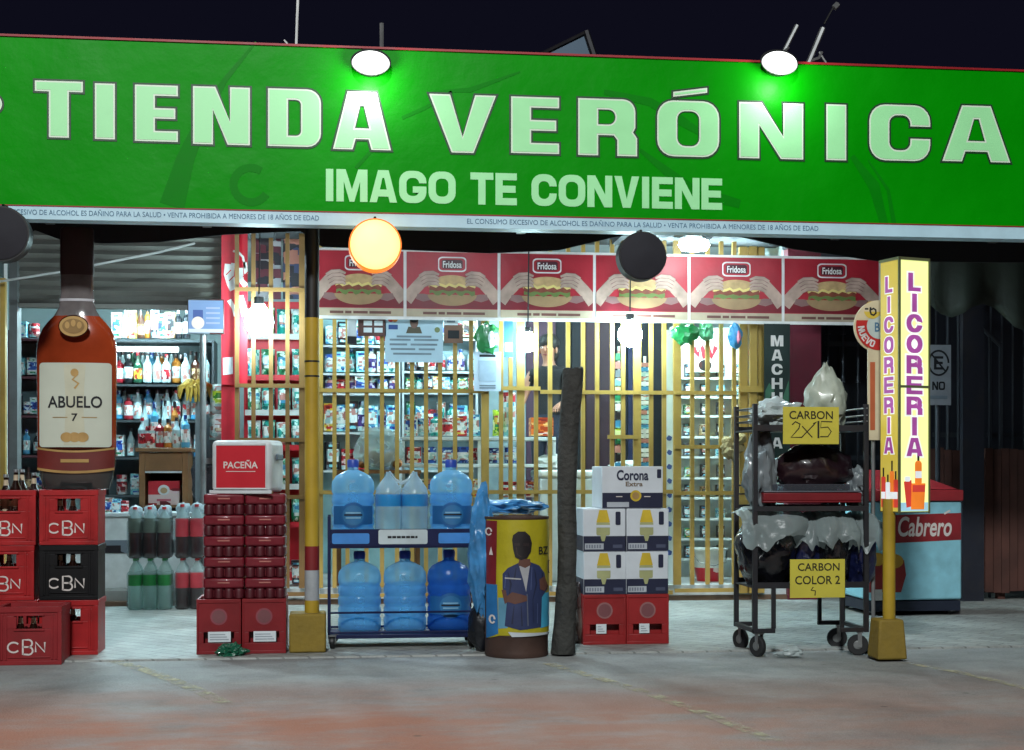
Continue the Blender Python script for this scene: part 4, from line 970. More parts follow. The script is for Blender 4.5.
def note(px0, py0, px1, py1, label, lines):
    Y = VY - .022; a, b = at(px0, py1, Y), at(px1, py0, Y); w, h = b.x - a.x, b.z - a.z
    T = thing('price_notice', label, 'notice', ((a.x + b.x) / 2, Y, a.z), R(.5))
    m = M(); m.box(-w / 2, 0, 0, w / 2, .003, h, notey); m.build('card', T)
    m = M()
    for s_ in lines:
        if len(s_) == 6: m.text(s_[0], s_[1] * w, s_[2] * h, s_[3] * w, s_[4] * h, marker, -.002, s_[5])
        else: m.stroke([(u * w, v * h) for u, v in s_[0]], s_[1], marker, -.002)
    m.build('handwriting', T)
note(783, 407, 839, 444, 'yellow handwritten card reading 2x15 on the cart top tray', [('CARBON', 0, .78, .78, .22, .012), ([(-.34, .52), (-.28, .6), (-.2, .54), (-.22, .42), (-.36, .18), (-.16, .18)], .007), ([(-.16, .48), (.02, .18)], .006), ([(.06, .54), (-.17, .18)], .006), ([(.04, .54), (.13, .62), (.13, .16)], .012), ([(.38, .60), (.18, .61), (.17, .44), (.30, .46), (.36, .34), (.30, .2), (.16, .2)], .006)])
note(790, 559, 845, 598, 'yellow handwritten card hanging in front of the bagged charcoal', [('CARBON', .02, .80, .76, .2, .012), ('COLOR 2', .0, .46, .82, .22, .012), ([(-.08, .28), (-.12, .2), (-.04, .18), (-.05, .06)], .007)])
def bagm(n, c, **k): return mat(n, c, .36, var=.3, vs=8, crump=.22, bs=6, coat=.2, **k)
bagw = bagm('bag_white', (176, 188, 188)); sheetw = clear_mat('sheet_milky', (206, 218, 218), (176, 190, 190), .66, .3, .7, 7); bagg = bagm('bag_grey', (112, 120, 124)); bagk = mat('bag_black', (16, 17, 22), .22, var=.2, crump=.5, bs=7, coat=.6); bagn = mat('bag_navy', (22, 28, 64), .3, crump=.5, bs=7, coat=.5); baggreen = bagm('bag_olive', (172, 180, 166))
def bag(label, px, py0, py1, wpx, Y, mt, seed, ry=.14, amp=.28, pinch=0.0, cap=None, name='plastic_bag', group=None, rid=.22):
    zb, zt = at(px, py1, Y).z, at(px, py0, Y).z; r = (X(px + wpx / 2, Y) - X(px - wpx / 2, Y)) / 2
    T = thing(name, label, 'plastic bag', (X(px, Y), Y, zb), group=group)
    m = M(); m.blob((0, 0, (zt - zb) * .48), (r, ry, (zt - zb) * .56), mt, seed, amp, 2.0, 4, floor=.002, pinch=pinch, rid=rid); m.build('bag_body', T, ang=45)
    if cap:
        m = M(); H_ = zt - zb; nu, nv = 34, 22; g = {}
        for i in range(nu + 1):
            for k in range(nv + 1):
                u, v = i / nu * 2 - 1, k / nv
                nz = noise.noise(Vector((u * 2.2, seed * 1.7, 0))); n2 = noise.noise(Vector((u * 3, v * 3, seed * 2.3))); n3 = abs(noise.noise(Vector((u * 5 + v * 2, v * 4, seed * .9))))
                ph = 2.2 - 2.2 * min(1, v / .55); dn = max(0, v - .55) / .45
                ra = 1.10 - .25 * abs(u) ** 4
                y = -(ry * 1.05 + .015) * ra * math.cos(ph) - .012 * dn + .022 * math.sin(u * 4.2 + seed + 2 * v) * v + .02 * n2
                z = H_ * (.80 + .30 * math.sin(max(0, ph)) * (1 - .30 * u * u) - dn * (.20 + .26 * nz)) + .02 * n2 - .02 * n3
                x = r * 1.10 * u * (1 + .05 * n2) + .02 * n2
                g[i, k] = m.bm.verts.new((x, y, z))
        for i in range(nu):
            for k in range(nv): m.face([g[i, k], g[i, k + 1], g[i + 1, k + 1], g[i + 1, k]], cap)
        m.build('loose_cover', T, ang=60)
VYc = VY + VD / 2
bag('tall pointed clear bag of greenish contents on the cart top tray', 826, 366, 429, 42, VYc, baggreen, 2, .10, .25, .75, None)
bag('flat crumpled clear film bag on the cart top tray beside the pointed bag', 776, 401, 429, 46, VYc - .03, bagw, 4, .15, .4)
bag('tall grey film bag standing in the middle tray corner', 760, 434, 508, 32, VYc - .02, bagg, 6, .12, .25)
bag('small grey film bag at the far corner of the middle tray', 856, 470, 508, 20, VYc, bagg, 17, .08, .3)
bag('black bag half covered by white plastic, nearest the gate on the lower tray', 766, 512, 585, 58, VYc - .02, bagk, 21, .17, .16, 0, sheetw, rid=.12)
bag('dark bag under white plastic, second from the gate on the lower tray', 806, 518, 585, 36, VYc + .02, bagn, 23, .15, .16, 0, sheetw, rid=.12)
bag('dark bag under grey plastic, third from the gate on the lower tray', 830, 516, 585, 38, VYc - .03, bagk, 25, .16, .16, 0, sheetw, rid=.12)
bag('navy bag under thin white film, beside the LICORERIA post on the lower tray', 857, 518, 585, 34, VYc, bagn, 27, .16, .16, 0, sheetw, rid=.12)
bag('big dark maroon plastic-wrapped bundle filling the middle of the cart', 812, 446, 490, 78, VYc + .03, mat('wrap_dark_maroon', (34, 18, 24), .3, var=.4, vs=5, crump=.4, bs=5, coat=.5), 51, .13, .14, 0, name='wrapped_bundle', rid=.12)
T = thing('red_tray', 'shallow red plastic tray lying in the middle of the cart', 'tray', (vcx + .03, VYc, vz(503)))
m = M(); trr = mat('tray_red', (120, 18, 28), .5); m.box(-.30, -.15, 0, .30, .15, .012, trr); m.box(-.30, -.15, .012, .30, -.138, .06, trr); m.box(-.30, .138, .012, .30, .15, .06, trr); m.box(-.30, -.138, .012, -.288, .138, .06, trr); m.box(.288, -.138, .012, .30, .138, .06, trr); m.build('tray_body', T, bevel=.004)
m = M(); m.box(-.30, -.155, .062, .30, .155, .072, mat('tray_lid', (96, 100, 108), .3)); m.box(-.26, -.12, .073, .24, .1, .11, clear_mat('tray_film', (190, 195, 205), (120, 124, 134), .4)); m.build('lid', T, bevel=.004)

# ================================================================== LICORERIA SIGN
lx = X(898, 7.9)
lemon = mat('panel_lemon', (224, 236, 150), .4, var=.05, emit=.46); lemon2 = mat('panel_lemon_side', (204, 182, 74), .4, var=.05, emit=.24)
alum = mat('frame_alu', (122, 128, 92), .4, .4); violet = mat('violet_print', (166, 78, 158), .5, emit=.22); vwhite = mat('white_print', (230, 236, 228), .5, emit=.35)
LYc = 7.93; lt, lbz = at(900, 258, LYc).z, at(900, 513, LYc).z; LH = lt - lbz
T = thing('blade_sign', 'tall lit yellow two-sided box sign reading LICORERIA on the yellow post', 'sign', (X(899, LYc), LYc, lbz), R(17))
# near vertical edge at local origin; broad face runs to +x, narrow face runs back
SD = .17; FW, SW = (X(933, LYc) - X(899, LYc)) / math.cos(R(18)) , .26
m = M(); m.box(0, 0, 0, FW, SD, LH, alum); m.build('light_box', T, bevel=.003)
m = M(); m.poly(rect(.006, .008, FW - .006, LH - .008), lemon, -.002); ff_ = m.build('front_face', T)
def sidefn(a, b, y): return (-.002 + y, SD - a, b)
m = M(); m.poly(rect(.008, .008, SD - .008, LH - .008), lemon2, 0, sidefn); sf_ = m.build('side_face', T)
word = 'LICORERIA'; ys = [292, 318, 348, 378, 408, 438, 0, 0, 0]
zt = LH - .09; step = (LH - .09 - .46) / 9 + .012
def letters(m, width, cx, fn, lw, ow, stp, zs, hh_):
    for i, c in enumerate(word):
        z = zs - i * stp
        w_ = width * (.45 if c == 'I' else .78 if c == 'L' else 1)
        if c == 'I': w_ = width * .42
        for off, mt, y in ((ow, vwhite, -.0035 if fn is None else -.0015), (0, violet, -.005 if fn is None else -.003)):
            lp = [[(a + cx - w_ / 2, b + z - hh_) for a, b in q] for q in glyph(c, w_, hh_, (width * .30), hh_ * .21, width * .42)]
            if off: lp = [grow(lp[0], off)]
            m.poly(lp, mt, y, fn)
hL = LH * .072; stp = LH * .0812
m = M(); letters(m, FW * .54, FW * .5, None, 0, .010, stp, LH - LH * .055, hL); m.build('lettering', ff_)
m = M(); letters(m, .085, SD / 2, sidefn, 0, .006, stp * .98, LH - LH * .065, hL * .9); m.build('lettering', sf_)
pk_r = mat('print_redpack', (196, 60, 50), .5, emit=.3); pk_o = mat('print_orange', (224, 120, 40), .5, emit=.35); pk_w = mat('print_white', (214, 220, 224), .5, emit=.35); pk_d = mat('print_dark', (50, 46, 40), .5)
m = M()
m.poly(rect(.008, .01, FW - .008, .06), mat('print_paleblue', (150, 196, 214), .5, emit=.35), -.0035)
m.poly([(.03, .18), (.085, .19), (.10, .04), (.05, .03)], pk_r, -.005); m.poly([(.085, .17), (.185, .17), (.175, .02), (.08, .02)], pk_o, -.0065); m.poly([(.09, .16), (.18, .16), (.18, .12), (.09, .12)], pk_r, -.008)
m.poly(rrect(.11, .17, .16, .30, (.005, .005, .02, .02)), pk_o, -.0045); m.poly(rect(.127, .30, .143, .345), pk_d, -.0045); m.poly(rect(.112, .20, .158, .24), pk_w, -.006); m.poly(rrect(.035, .18, .075, .21, .01), pk_w, -.0075)
m.build('printed_picture', ff_)
m = M()
for a, b_, c_ in ((.035, .26, pk_r), (.075, .22, pk_w), (.112, .30, pk_o), (.145, .24, pk_r)):
    m.poly(rrect(a - .02, .03, a + .02, b_ * .8, .008), c_, -.0015, sidefn); m.poly(rect(a - .007, b_ * .8, a + .007, b_), pk_d, -.0015, sidefn); m.poly(rect(a - .018, .08, a + .018, .12), pk_w, -.003, sidefn)
m.build('printed_picture', sf_)
m = M(); m.box(-.004, -.006, LH * .492, FW + .004, -.001, LH * .502, alum); m.box(-.006, -.007, -.004, .008, .0, LH + .004, alum); m.box(FW - .006, -.007, -.004, FW + .005, .0, LH + .004, alum); m.box(-.006, -.007, LH - .008, FW + .005, SD + .002, LH + .008, alum); m.build('frame', T)

# ================================================================== SMALL LITTER
m = M(); c = gd(231, 658, 0); m.blob((c.x, c.y + .02, .035), (.085, .06, .045), mat('bag_green', (16, 92, 66), .3, bump=.9, bs=20, coat=.5), 14, .35, 2.4, 4, floor=.002, rid=.4); tag(m.build('plastic_bag'), 'small knotted dark green plastic bag lying in front of the maroon crates', 'plastic bag')
m = M(); c = gd(792, 656, PZ); m.blob((c.x, c.y, .02 + PZ), (.06, .03, .028), bagw, 31, .5, 2.6, 3, floor=PZ + .002); m.blob((c.x - .05, c.y + .01, .012 + PZ), (.05, .025, .014), bagw, 33, .5, 2.6, 3, floor=PZ + .002); tag(m.build('litter'), 'scrap of crumpled white plastic on the pavement under the cart', 'litter')

# ================================================================== SHOP BUILDING
FY = 11.8; FLZ = .13
wallm = mat('shop_wall', (150, 164, 164), .8, dirt=.3, dcol=(96, 104, 104), vs=2); ceilm = mat('shop_ceiling', (120, 122, 120), .9); tilem = mat('shop_floor', (150, 150, 146), .4)
corr = mat('shutter_grey', (112, 110, 104), .6, .1, dirt=.7, dcol=(88, 82, 74), vs=3); redp = mat('pillar_red', (196, 24, 44), .5, dirt=.2, dcol=(140, 20, 34)); sillw = mat('sill_white', (200, 204, 204), .5, dirt=.3); sillb = mat('sill_brown', (104, 78, 60), .7, dirt=.4)
bx0, bx1 = X(-120, FY), X(786, FY)
T = thing('shop_building', 'one-storey shop with open lit front behind yellow bars', 'building', ((bx0 + bx1) / 2, FY, 0))
bo = Vector(T.location)
def B(m, x0, y0, z0, x1, y1, z1, mt): m.box(x0 - bo.x, y0 - bo.y, z0, x1 - bo.x, y1 - bo.y, z1, mt)
m = M(); B(m, bx0, FY + .06, .0, bx1, 16.5, FLZ, tilem); m.build('floor_slab', T)
m = M(); B(m, bx0, FY - .02, .0, X(212, FY), FY + .058, .05, sillb); B(m, X(224, FY), FY - .05, PZ, bx1, FY + .058, .052, sillb); B(m, X(224, FY), FY - .03, .054, bx1, FY + .059, FLZ + .012, sillw); m.build('sill', T)
m = M(); B(m, bx0, 16.0, FLZ + .001, bx1, 16.2, 3.3, wallm); m.build('back_wall', T)
m = M(); B(m, bx0 - .15, FY + .02, 0, bx0 - .002, 16.2, 3.3, wallm); m.build('side_wall', T); m = M(); B(m, bx1 + .002, FY + .02, 0, bx1 + .15, 16.2, 3.3, wallm); m.build('side_wall', T)
m = M(); B(m, bx0 - .15, FY + .1, 3.16, bx1 + .15, 16.3, 3.3, ceilm); m.build('ceiling', T)
m = M(); z0, z1 = at(120, 304, FY).z, 3.15; n = 10
for i in range(n):
    a = z0 + (z1 - z0) * i / n; b = z0 + (z1 - z0) * (i + 1) / n
    v = m.bm.verts
    x0, x1 = X(18, FY) - bo.x, X(222, FY) - bo.x
    q = [v.new((x0, .06, a)), v.new((x1, .06, a)), v.new((x1, .025, (a + b) / 2)), v.new((x0, .025, (a + b) / 2)), v.new((x1, .06, b)), v.new((x0, .06, b))]
    m.face([q[0], q[1], q[2], q[3]], corr); m.face([q[3], q[2], q[4], q[5]], corr)
m.box(x0, .062, z0, x1, .09, z1, corr); m.box(x0, .0, z0 - .035, x1, .09, z0 - .002, corr); m.build('roller_shutter', T, ang=20)
m = M(); B(m, X(221.5, FY), FY - .02, FLZ + .014, X(238, FY), FY + .2, 3.15, redp); rp_ = m.build('pillar', T)
m = M(); B(m, X(10, FY), FY - .03, .052, X(18, FY), FY + .12, 3.15, mat('column_grey', (96, 98, 98), .6, dirt=.4)); m.build('pillar', T)
m = M(); py_ = -.0215; wl = mat('leaf_white', (220, 216, 212), .6)
def bp_(px, py): q = at(px, py, FY - .02); return (q.x - bo.x, q.z)
for ln in ([(232, 250), (238, 254), (243, 262), (246, 275)],): m.stroke([bp_(*q) for q in ln], .03, wl, -.023)
for cx_, cy_, r_ in ((231, 268, 5), (229, 278, 4.5)): pass
pole_r = m
m.bm.free()
# red leaf banner beside the pillar, in front of the bars
leafb = thing('leaf_banner', 'narrow red banner with a white leaf drawing next to the roller shutter', 'banner', (X(235, FY), FY - .05, at(235, 385, FY).z))
lo_ = leafb.location; bz0 = 0; bz1 = at(235, 226, FY).z - lo_.z; bw = (X(248, FY) - X(222, FY)) / 2
m = M(); m.box(-bw, 0, 0, bw, .008, bz1, redp); m.build('cloth', leafb)
def lp_(px, py): q = at(px, py, FY - .05); return (q.x - lo_.x, q.z - lo_.z)
m = M()
for pts, w_ in (([(233, 251), (238, 252), (243, 257), (245, 268)], .018), ([(228, 264), (227, 274), (230, 284), (233, 290)], .05), ([(233, 263), (232, 275), (235, 286)], .03), ([(240, 268), (241, 280), (246, 286)], .045), ([(245, 262), (246, 274)], .03), ([(229, 300), (234, 308), (236, 316)], .035), ([(240, 296), (243, 306), (245, 316)], .05)):
    m.stroke([lp_(*q) for q in pts], w_, wl, -.002)
for a, b in ((226, 275), (229, 281), (243, 277)): m.stroke([lp_(a, b), lp_(a + 5, b - 5)], .008, redp, -.0035)
m.build('leaf_drawing', leafb)
m = M(); m.poly([lp_(223, 358), lp_(233, 357), lp_(233, 374), lp_(223, 375)], paper, -.003); tag(m.build('pinned_note', loc=(lo_.x, lo_.y, lo_.z)), 'small white note stuck on the red banner', 'note')

# awning and shade cloth between board and shop
dk = mat('roof_dark', (26, 28, 34), .8, dirt=.3)
m = M(); v = m.bm.verts
m.box(X(-160, SY), SY + .2, 3.02, X(1000, FY), FY + .3, 3.05, dk)
for i in range(10): m.box(X(-120 + i * 120, SY), SY + .2, 2.96, X(-120 + i * 120, SY) + .05, FY, 3.018, dk)
tag(m.build('awning'), 'dark flat awning roof between the green board and the shop front', 'awning')
cloth = mat('shade_cloth', (22, 24, 32), .9, var=.3)
m = M(); AY = 9.2
edge = [(-60, 238), (20, 236), (36, 231), (60, 240), (100, 242), (160, 242), (225, 236), (300, 230), (322, 246), (400, 251), (490, 253), (560, 249), (610, 239), (640, 233), (700, 232), (740, 237), (790, 250), (880, 260), (1000, 262), (1150, 264)]
for i in range(len(edge) - 1):
    (a0, b0), (a1, b1) = edge[i], edge[i + 1]
    p, q = at(a0, b0, AY), at(a1, b1, AY); yy0 = .06 * math.sin(i * 1.9); yy1 = .06 * math.sin((i + 1) * 1.9)
    V = [v2 for v2 in ((p.x, AY + yy0, p.z), (q.x, AY + yy1, q.z), (q.x, AY, 2.95), (p.x, AY, 2.95))]
    w = [m.bm.verts.new(t) for t in V]; m.face(w, cloth)
    w2 = [m.bm.verts.new((t[0], t[1] + .012, t[2])) for t in V]; m.face(w2[::-1], cloth); m.face([w[1], w[0], w2[0], w2[1]], cloth)
tag(m.build('shade_cloth'), 'dark sagging shade cloth hanging under the green board', 'shade cloth')
m = M(); m.tube([at(-10, 283, 11.2), at(60, 272, 11.2), at(110, 262, 11.2), at(160, 252, 11.2), at(195, 243, 11.2)], .009, mat('cable_white', (170, 172, 170), .5)); tag(m.build('cable'), 'thin white cable slanting across the grey roller shutter', 'cable')
m = M(); m.box(X(0, 11.3), 11.3, PZ, X(5, 11.3), 11.36, at(3, 278, 11.3).z, yellowbar); m.box(X(-40, 11.3), 11.31, at(3, 282, 11.3).z, X(-2, 11.3), 11.35, at(3, 278, 11.3).z, yellowbar); m.box(X(2, 11.3), 11.365, PZ, X(5, 11.3), 11.38, at(3, 240, 11.3).z, white)
tag(m.build('gate_post'), 'thin yellow gate post at the edge of the photo behind the crates', 'gate post')

# ================================================================== YELLOW GRILLES
GZ = 3.0
def grille(label, px0, px1, bars, rails, Y, bm_, name='security_grille', zb=FLZ + .02, wd=.033, thick=()):
    x0, x1 = X(px0, Y), X(px1, Y)
    T = thing(name, label, 'grille', ((x0 + x1) / 2, Y, zb)); ox = T.location.x
    def piece(nm, a, b, c, d, e, mt, dep=.028):
        m = M(); m.box(a - ox, -dep / 2, b - zb, c - ox, dep / 2, d - zb, mt); m.build(nm, T)
    for p in bars:
        w_ = wd * (1.9 if p in thick else 1); xx = X(p, Y)
        m = M(); m.box(xx - w_ / 2 - ox, -.016, 0, xx + w_ / 2 - ox, .016, GZ - zb, bm_); m.build('bar', T)
    for ry in rails:
        a, b = (px0, px1) if not isinstance(ry, tuple) else ry[1:]
        y_ = ry if not isinstance(ry, tuple) else ry[0]
        z = at((a + b) / 2, y_, Y).z
        m = M(); m.box(X(a, Y) - ox, -.0215 - .01, z - zb - .016, X(b, Y) - ox, -.0165, z - zb + .016, bm_); m.build('rail', T)
    return T
GY = FY - .1
grille('ochre-brown barred window grille beside the red leaf banner', 235, 318, [237, 253.5, 271, 287.5, 303], [290, 386, 440, 497, 594], GY, brownbar, thick=(303,))
grille('long yellow barred grille across the middle of the shop front', 319, 672, [321, 334.5, 347.5, 366.5, 382, 397, 412, 426, 440, 455, 471, 485, 501, 510.5, 520.5, 536, 550, 568, 583, 597, 612, 623, 637, 651, 664], [(391, 319, 484), (388.5, 486, 540), (392.5, 540, 672), (437, 607, 637), (492, 319, 672), (594, 319, 672)], GY, yellowbar, thick=(485, 520.5, 637))
grille('narrow yellow barred gate in front of the white goods cabinet', 674, 736, [677, 692, 707.5, 721, 734], [393, 447, 493, 590], GY - .02, yellowbar, name='barred_gate', thick=(677,))
T = thing('door_pillar', 'thick glossy yellow door post between the gate and the MACHU sign', 'post', (X(750, GY), GY, PZ)); m = M()
for a, b, d_ in ((739, 747, .05), (748, 756, .09), (757, 764, .05)): m.box(X(a, GY) - T.location.x, -d_ / 2, .06, X(b, GY) - T.location.x, d_ / 2, 2.95, yellowbar)
m.build('post_body', T, bevel=.006)
m = M(); m.box(X(737, GY) - T.location.x, -.06, at(750, 394, GY).z, X(766, GY) - T.location.x, -.048, at(750, 388, GY).z, yellowbar); m.build('hinge_plate', T)

# ================================================================== SANDWICH BANNER
PYb = GY - .12
pred = mat('banner_red', (168, 30, 46), .45, var=.2, vs=3, bump=.5, bs=5); pdark = mat('banner_red_deep', (118, 16, 32), .5); handm = mat('banner_hand', (184, 152, 138), .55, var=.35, vs=9); handd = mat('banner_hand_dark', (134, 96, 94), .55)
bun = mat('banner_bun', (196, 158, 110), .55, var=.25, vs=18); bund = mat('banner_bun_low', (160, 126, 90), .55); cheese = mat('banner_cheese', (222, 196, 120), .5); meat = mat('banner_meat', (132, 62, 44), .55, var=.3, vs=30); lett_ = mat('banner_lettuce', (104, 118, 60), .55); beige = mat('banner_beige', (184, 164, 140), .55); btxt = mat('banner_text', (110, 66, 60), .6); bwhite = mat('banner_white', (226, 220, 218), .5)
ez = [312, 405, 499, 594.5, 689, 783, 880]
xs_ = [X(p, PYb) for p in ez]; zt_, zb_ = at(595, 255, PYb).z, at(595, 319.5, PYb).z
T = thing('sandwich_banner', 'red banner of six repeated sandwich posters lettered Fridosa, above the yellow bars', 'banner', ((xs_[0] + xs_[-1]) / 2, PYb, zb_)); ox = T.location.x
m = M(); m.box(xs_[0] - ox - .01, 0, -.02, xs_[-1] - ox + .01, .012, zt_ - zb_ + .02, bwhite); m.build('backing', T)
def panel(i):
    a, b = xs_[i] - ox + .012, xs_[i + 1] - ox - .012; w, h = b - a, zt_ - zb_
    m = M(); q = lambda u, v: (a + u * w, v * h)
    def pl(pts, mt, y): m.poly([q(*p) for p in pts], mt, y)
    pl([(0, .01), (1, .01), (1, 1), (0, 1)], pred, -.002)
    pl([(0, .14), (1, .14), (1, .32), (0, .36)], pdark, -.003)
    pl([(0, .01), (1, .01), (1, .13), (0, .13)], beige, -.004)
    for u0, u1 in ((.18, .33), (.35, .42), (.44, .60), (.62, .86)): pl([(u0, .045), (u1, .045), (u1, .085), (u0, .085)], btxt, -.005)
    for s_ in (0, 1):
        f = (lambda u: u) if s_ == 0 else (lambda u: 1 - u)
        def hp(pts, mt, y): pl([(f(u), v) for u, v in (pts if s_ == 0 else pts[::-1])], mt, y)
        hp([(0, .26), (.05, .20), (.12, .34), (.20, .46), (.27, .50), (.29, .60), (.22, .69), (.13, .62), (.05, .50), (0, .42)], handm, -.004)
        hp([(.10, .28), (.18, .24), (.27, .27), (.28, .33), (.20, .36), (.12, .36)], handd, -.0042)
        for k in range(4):
            fu, fv = .20 + .012 * k, .675 - .052 * k
            pts = [(fu - .06, fv - .05), (fu, fv), (fu + .09, fv + .012 - .004 * k), (fu + .155 - .012 * k, fv - .022 - .004 * k)]
            for wd_, mt, yy in ((.064, handd, -.0084), (.050, handm, -.0086)):
                P_ = [Vector(q(f(u), v)) for u, v in pts]; m.stroke([tuple(v_) for v_ in P_], [wd_ * h * s2 for s2 in (.8, 1.0, .9, .55)], mt, yy - .0004 * k)
    m.poly([q(*p) for p in circ(.5, .35, .27, .17, 26, 180, 360)], bund, -.0055)
    m.poly([q(*p) for p in circ(.5, .46, .26, .19, 26, 0, 180)], bun, -.0055)
    n = 14; up = [(.25 + .5 * k / n, .475 + .02 * math.sin(k * 2.1 + i)) for k in range(n + 1)]; lo = [(.25 + .5 * k / n, .41 + .012 * math.sin(k * 1.7 + i)) for k in range(n + 1)]
    pl(lo + up[::-1], meat, -.0065)
    pl([(u, v - .005) for u, v in up] + [(.77, .50), (.74, .42), (.7, .455), (.58, .435), (.5, .46), (.4, .44), (.33, .465), (.26, .44)][0:0] + [(u, v + .035) for u, v in up[::-1]], cheese, -.0075)
    pl([(u, v - .055 + .02 * math.sin(u * 50)) for u, v in lo] + lo[::-1], lett_, -.0073)
    m.poly([q(*p) for p in rrect(.345, .70, .655, .93, .05)], bwhite, -.006); m.poly([q(*p) for p in rrect(.357, .72, .643, .91, .045)], pred, -.007); m.poly([q(*p) for p in rrect(.385, .745, .615, .885, .03)], mat('banner_badge', (74, 16, 34), .5), -.008)
    c = q(.5, .812); m.text('Fridosa', c[0], c[1], w * .205, h * .105, bwhite, -.0092, .02)
    m.build('printed_panel', T)
for i in range(6): panel(i)

# ================================================================== PAPERS AND BAGS HUNG ON THE BARS
def sheet(name, label, cat, px0, py0, px1, py1, Y, mt, rz=0, th=.003):
    a, b = at(px0, py1, Y), at(px1, py0, Y); w, h = b.x - a.x, b.z - a.z
    T = thing(name, label, cat, ((a.x + b.x) / 2, Y, a.z), rz)
    m = M(); m.box(-w / 2, 0, 0, w / 2, th, h, mt); m.build('sheet', T)
    return T, w, h
HY = GY - .05
blupap = mat('paper_bluish', (176, 200, 214), .7, var=.06); greyl = mat('print_grey', (120, 134, 146), .7)
T, w, h = sheet('notice_poster', 'pale blue card payment notice with a small figure, hung on the bars', 'notice', 385, 316, 443, 362, HY, blupap)
m = M(); y = -.002
m.poly(circ(-.40 * w, .92 * h, .024), mat('dot_red', (190, 50, 50), .6), y); m.poly(circ(-.33 * w, .92 * h, .024), mat('dot_orange', (214, 130, 50), .6), y - .001); m.poly(rect(-.44 * w, .70 * h, -.28 * w, .80 * h), mat('dot_blue', (40, 70, 130), .6), y)
m.poly([(-.14 * w, .62 * h), (.14 * w, .62 * h), (.10 * w, .76 * h), (-.10 * w, .76 * h)], mat('print_olive', (86, 80, 66), .7), y); m.poly(circ(0, .86 * h, .034, .05), mat('print_skin', (120, 90, 80), .7), y - .001); m.poly(circ(.0, .93 * h, .038, .03), ink, y - .0015); m.poly(circ(.40 * w, .7 * h, .022), mat('print_seal', (120, 130, 90), .7), y)
for zz, segs in ((.48, ((-.42, -.06), (.0, .42))), (.38, ((-.42, -.12), (-.06, .40))), (.28, ((-.40, .02), (.08, .36))), (.18, ((-.36, .30),)), (.55, ((-.3, .3),))):
    for u0, u1 in segs: m.stroke([(u0 * w, zz * h), (u1 * w, zz * h)], .016, greyl, y)
m.build('print', T)
T, w, h = sheet('payment_sheet', 'upright white payment sheet tied to the thick brown bar', 'notice', 474, 352, 501, 391, HY, mat('paper_lilac', (186, 200, 216), .7, var=.06))
m = M(); m.stroke([(-.3 * w, .90 * h), (.3 * w, .90 * h)], .02, ink, -.002)
for zz in (.14, .08): m.stroke([(-.3 * w, zz * h), (.3 * w, zz * h)], .012, greyl, -.002)
m.poly(rect(-.32 * w, .24 * h, .32 * w, .78 * h), mat('print_pale', (160, 176, 194), .7), -.002); m.build('print', T)
T, w, h = sheet('leaflet', 'brown leaflet with pale boxes hung beside the payment notice', 'leaflet', 358, 318, 386, 336, HY, mat('leaf_brown', (92, 60, 56), .7))
m = M()
for u in (-.3, .08):
    for v in (.2, .58): m.poly(rect(u * w, v * h, (u + .3) * w, (v + .26) * h), paper, -.002)
m.build('print', T)
T, w, h = sheet('leaflet', 'dark tilted card hanging near the banded yellow post', 'leaflet', 347, 318, 357, 344, HY - .02, paper, R(20)); m = M(); m.poly(rect(-w / 2, 0, w / 2, h * .3), ink, -.002); m.build('print', T)
T, w, h = sheet('leaflet', 'brown and tan leaflet hung between the payment notice and the green bag', 'leaflet', 444, 325, 463, 343, HY, mat('leaf_tan', (120, 88, 72), .7)); m = M(); m.poly(rect(-.3 * w, .25 * h, .3 * w, .7 * h), ink, -.002); m.build('print', T)
T, w, h = sheet('leaflet', 'narrow blue and white card hung beside the green bag', 'leaflet', 504, 321, 513, 357, HY + .03, mat('leaf_blue', (40, 90, 170), .6)); m = M(); m.poly(rect(-.4 * w, .15 * h, .4 * w, .4 * h), paper, -.002); m.build('print', T)
T, w, h = sheet('leaflet', 'small white label hung just below the sandwich banner', 'leaflet', 444, 318, 458, 325, HY - .01, paper); m = M(); m.stroke([(-.3 * w, .5 * h), (.3 * w, .5 * h)], .015, greyl, -.002); m.build('print', T)
def hangbag(label, px, py0, py1, wpx, Y, mt, seed, amp=.3, patch=None):
    za, zb2 = at(px, py1, Y).z, at(px, py0, Y).z; r = (X(px + wpx / 2, Y) - X(px - wpx / 2, Y)) / 2
    T = thing('hanging_bag', label, 'hanging bag', (X(px, Y), Y, za)); m = M(); h = zb2 - za
    m.blob((0, 0, h * .45), (r, .05, h * .52), mt, seed, amp, 2.2, 3, rid=.4); m.tube([(0, 0, h * .9), (0, .02, h * 1.05)], .006, mt); m.build('bag_body', T)
    if patch: m = M(); m.blob((r * .3, -.03, h * .4), (r * .35, .035, h * .28), patch, seed + 3, .4, 2, 2); m.build('pouch_print', T)
gbag = mat('bag_leafgreen', (36, 122, 66), .3, var=.35, bump=.6, bs=14, coat=.4)
hangbag('green printed bag hung on the bars above the upright payment sheet', 487, 321, 352, 24, HY, gbag, 41, .2, paper)
hangbag('large green bag hung at the top of the yellow gate', 685, 322, 343, 26, HY - .04, gbag, 43)
hangbag('small pale green bag hung at the top of the yellow gate', 706, 322, 340, 16, HY - .04, mat('bag_mint', (90, 170, 120), .3, bump=.5), 45)
hangbag('blue and pink pointed bag hung beside the green bags', 735, 322, 347, 14, HY - .06, mat('bag_azure', (60, 140, 190), .3, bump=.5), 47, .2, mat('bag_pink', (210, 120, 140), .4))
T = thing('garlic_bundle', 'tan knotted bundle hanging on the gate beside the cart', 'bundle', (X(731, GY - .1), GY - .12, at(731, 458, GY).z)); m = M()
tanm = mat('bundle_tan', (150, 130, 86), .8, bump=1, bs=30, var=.4)
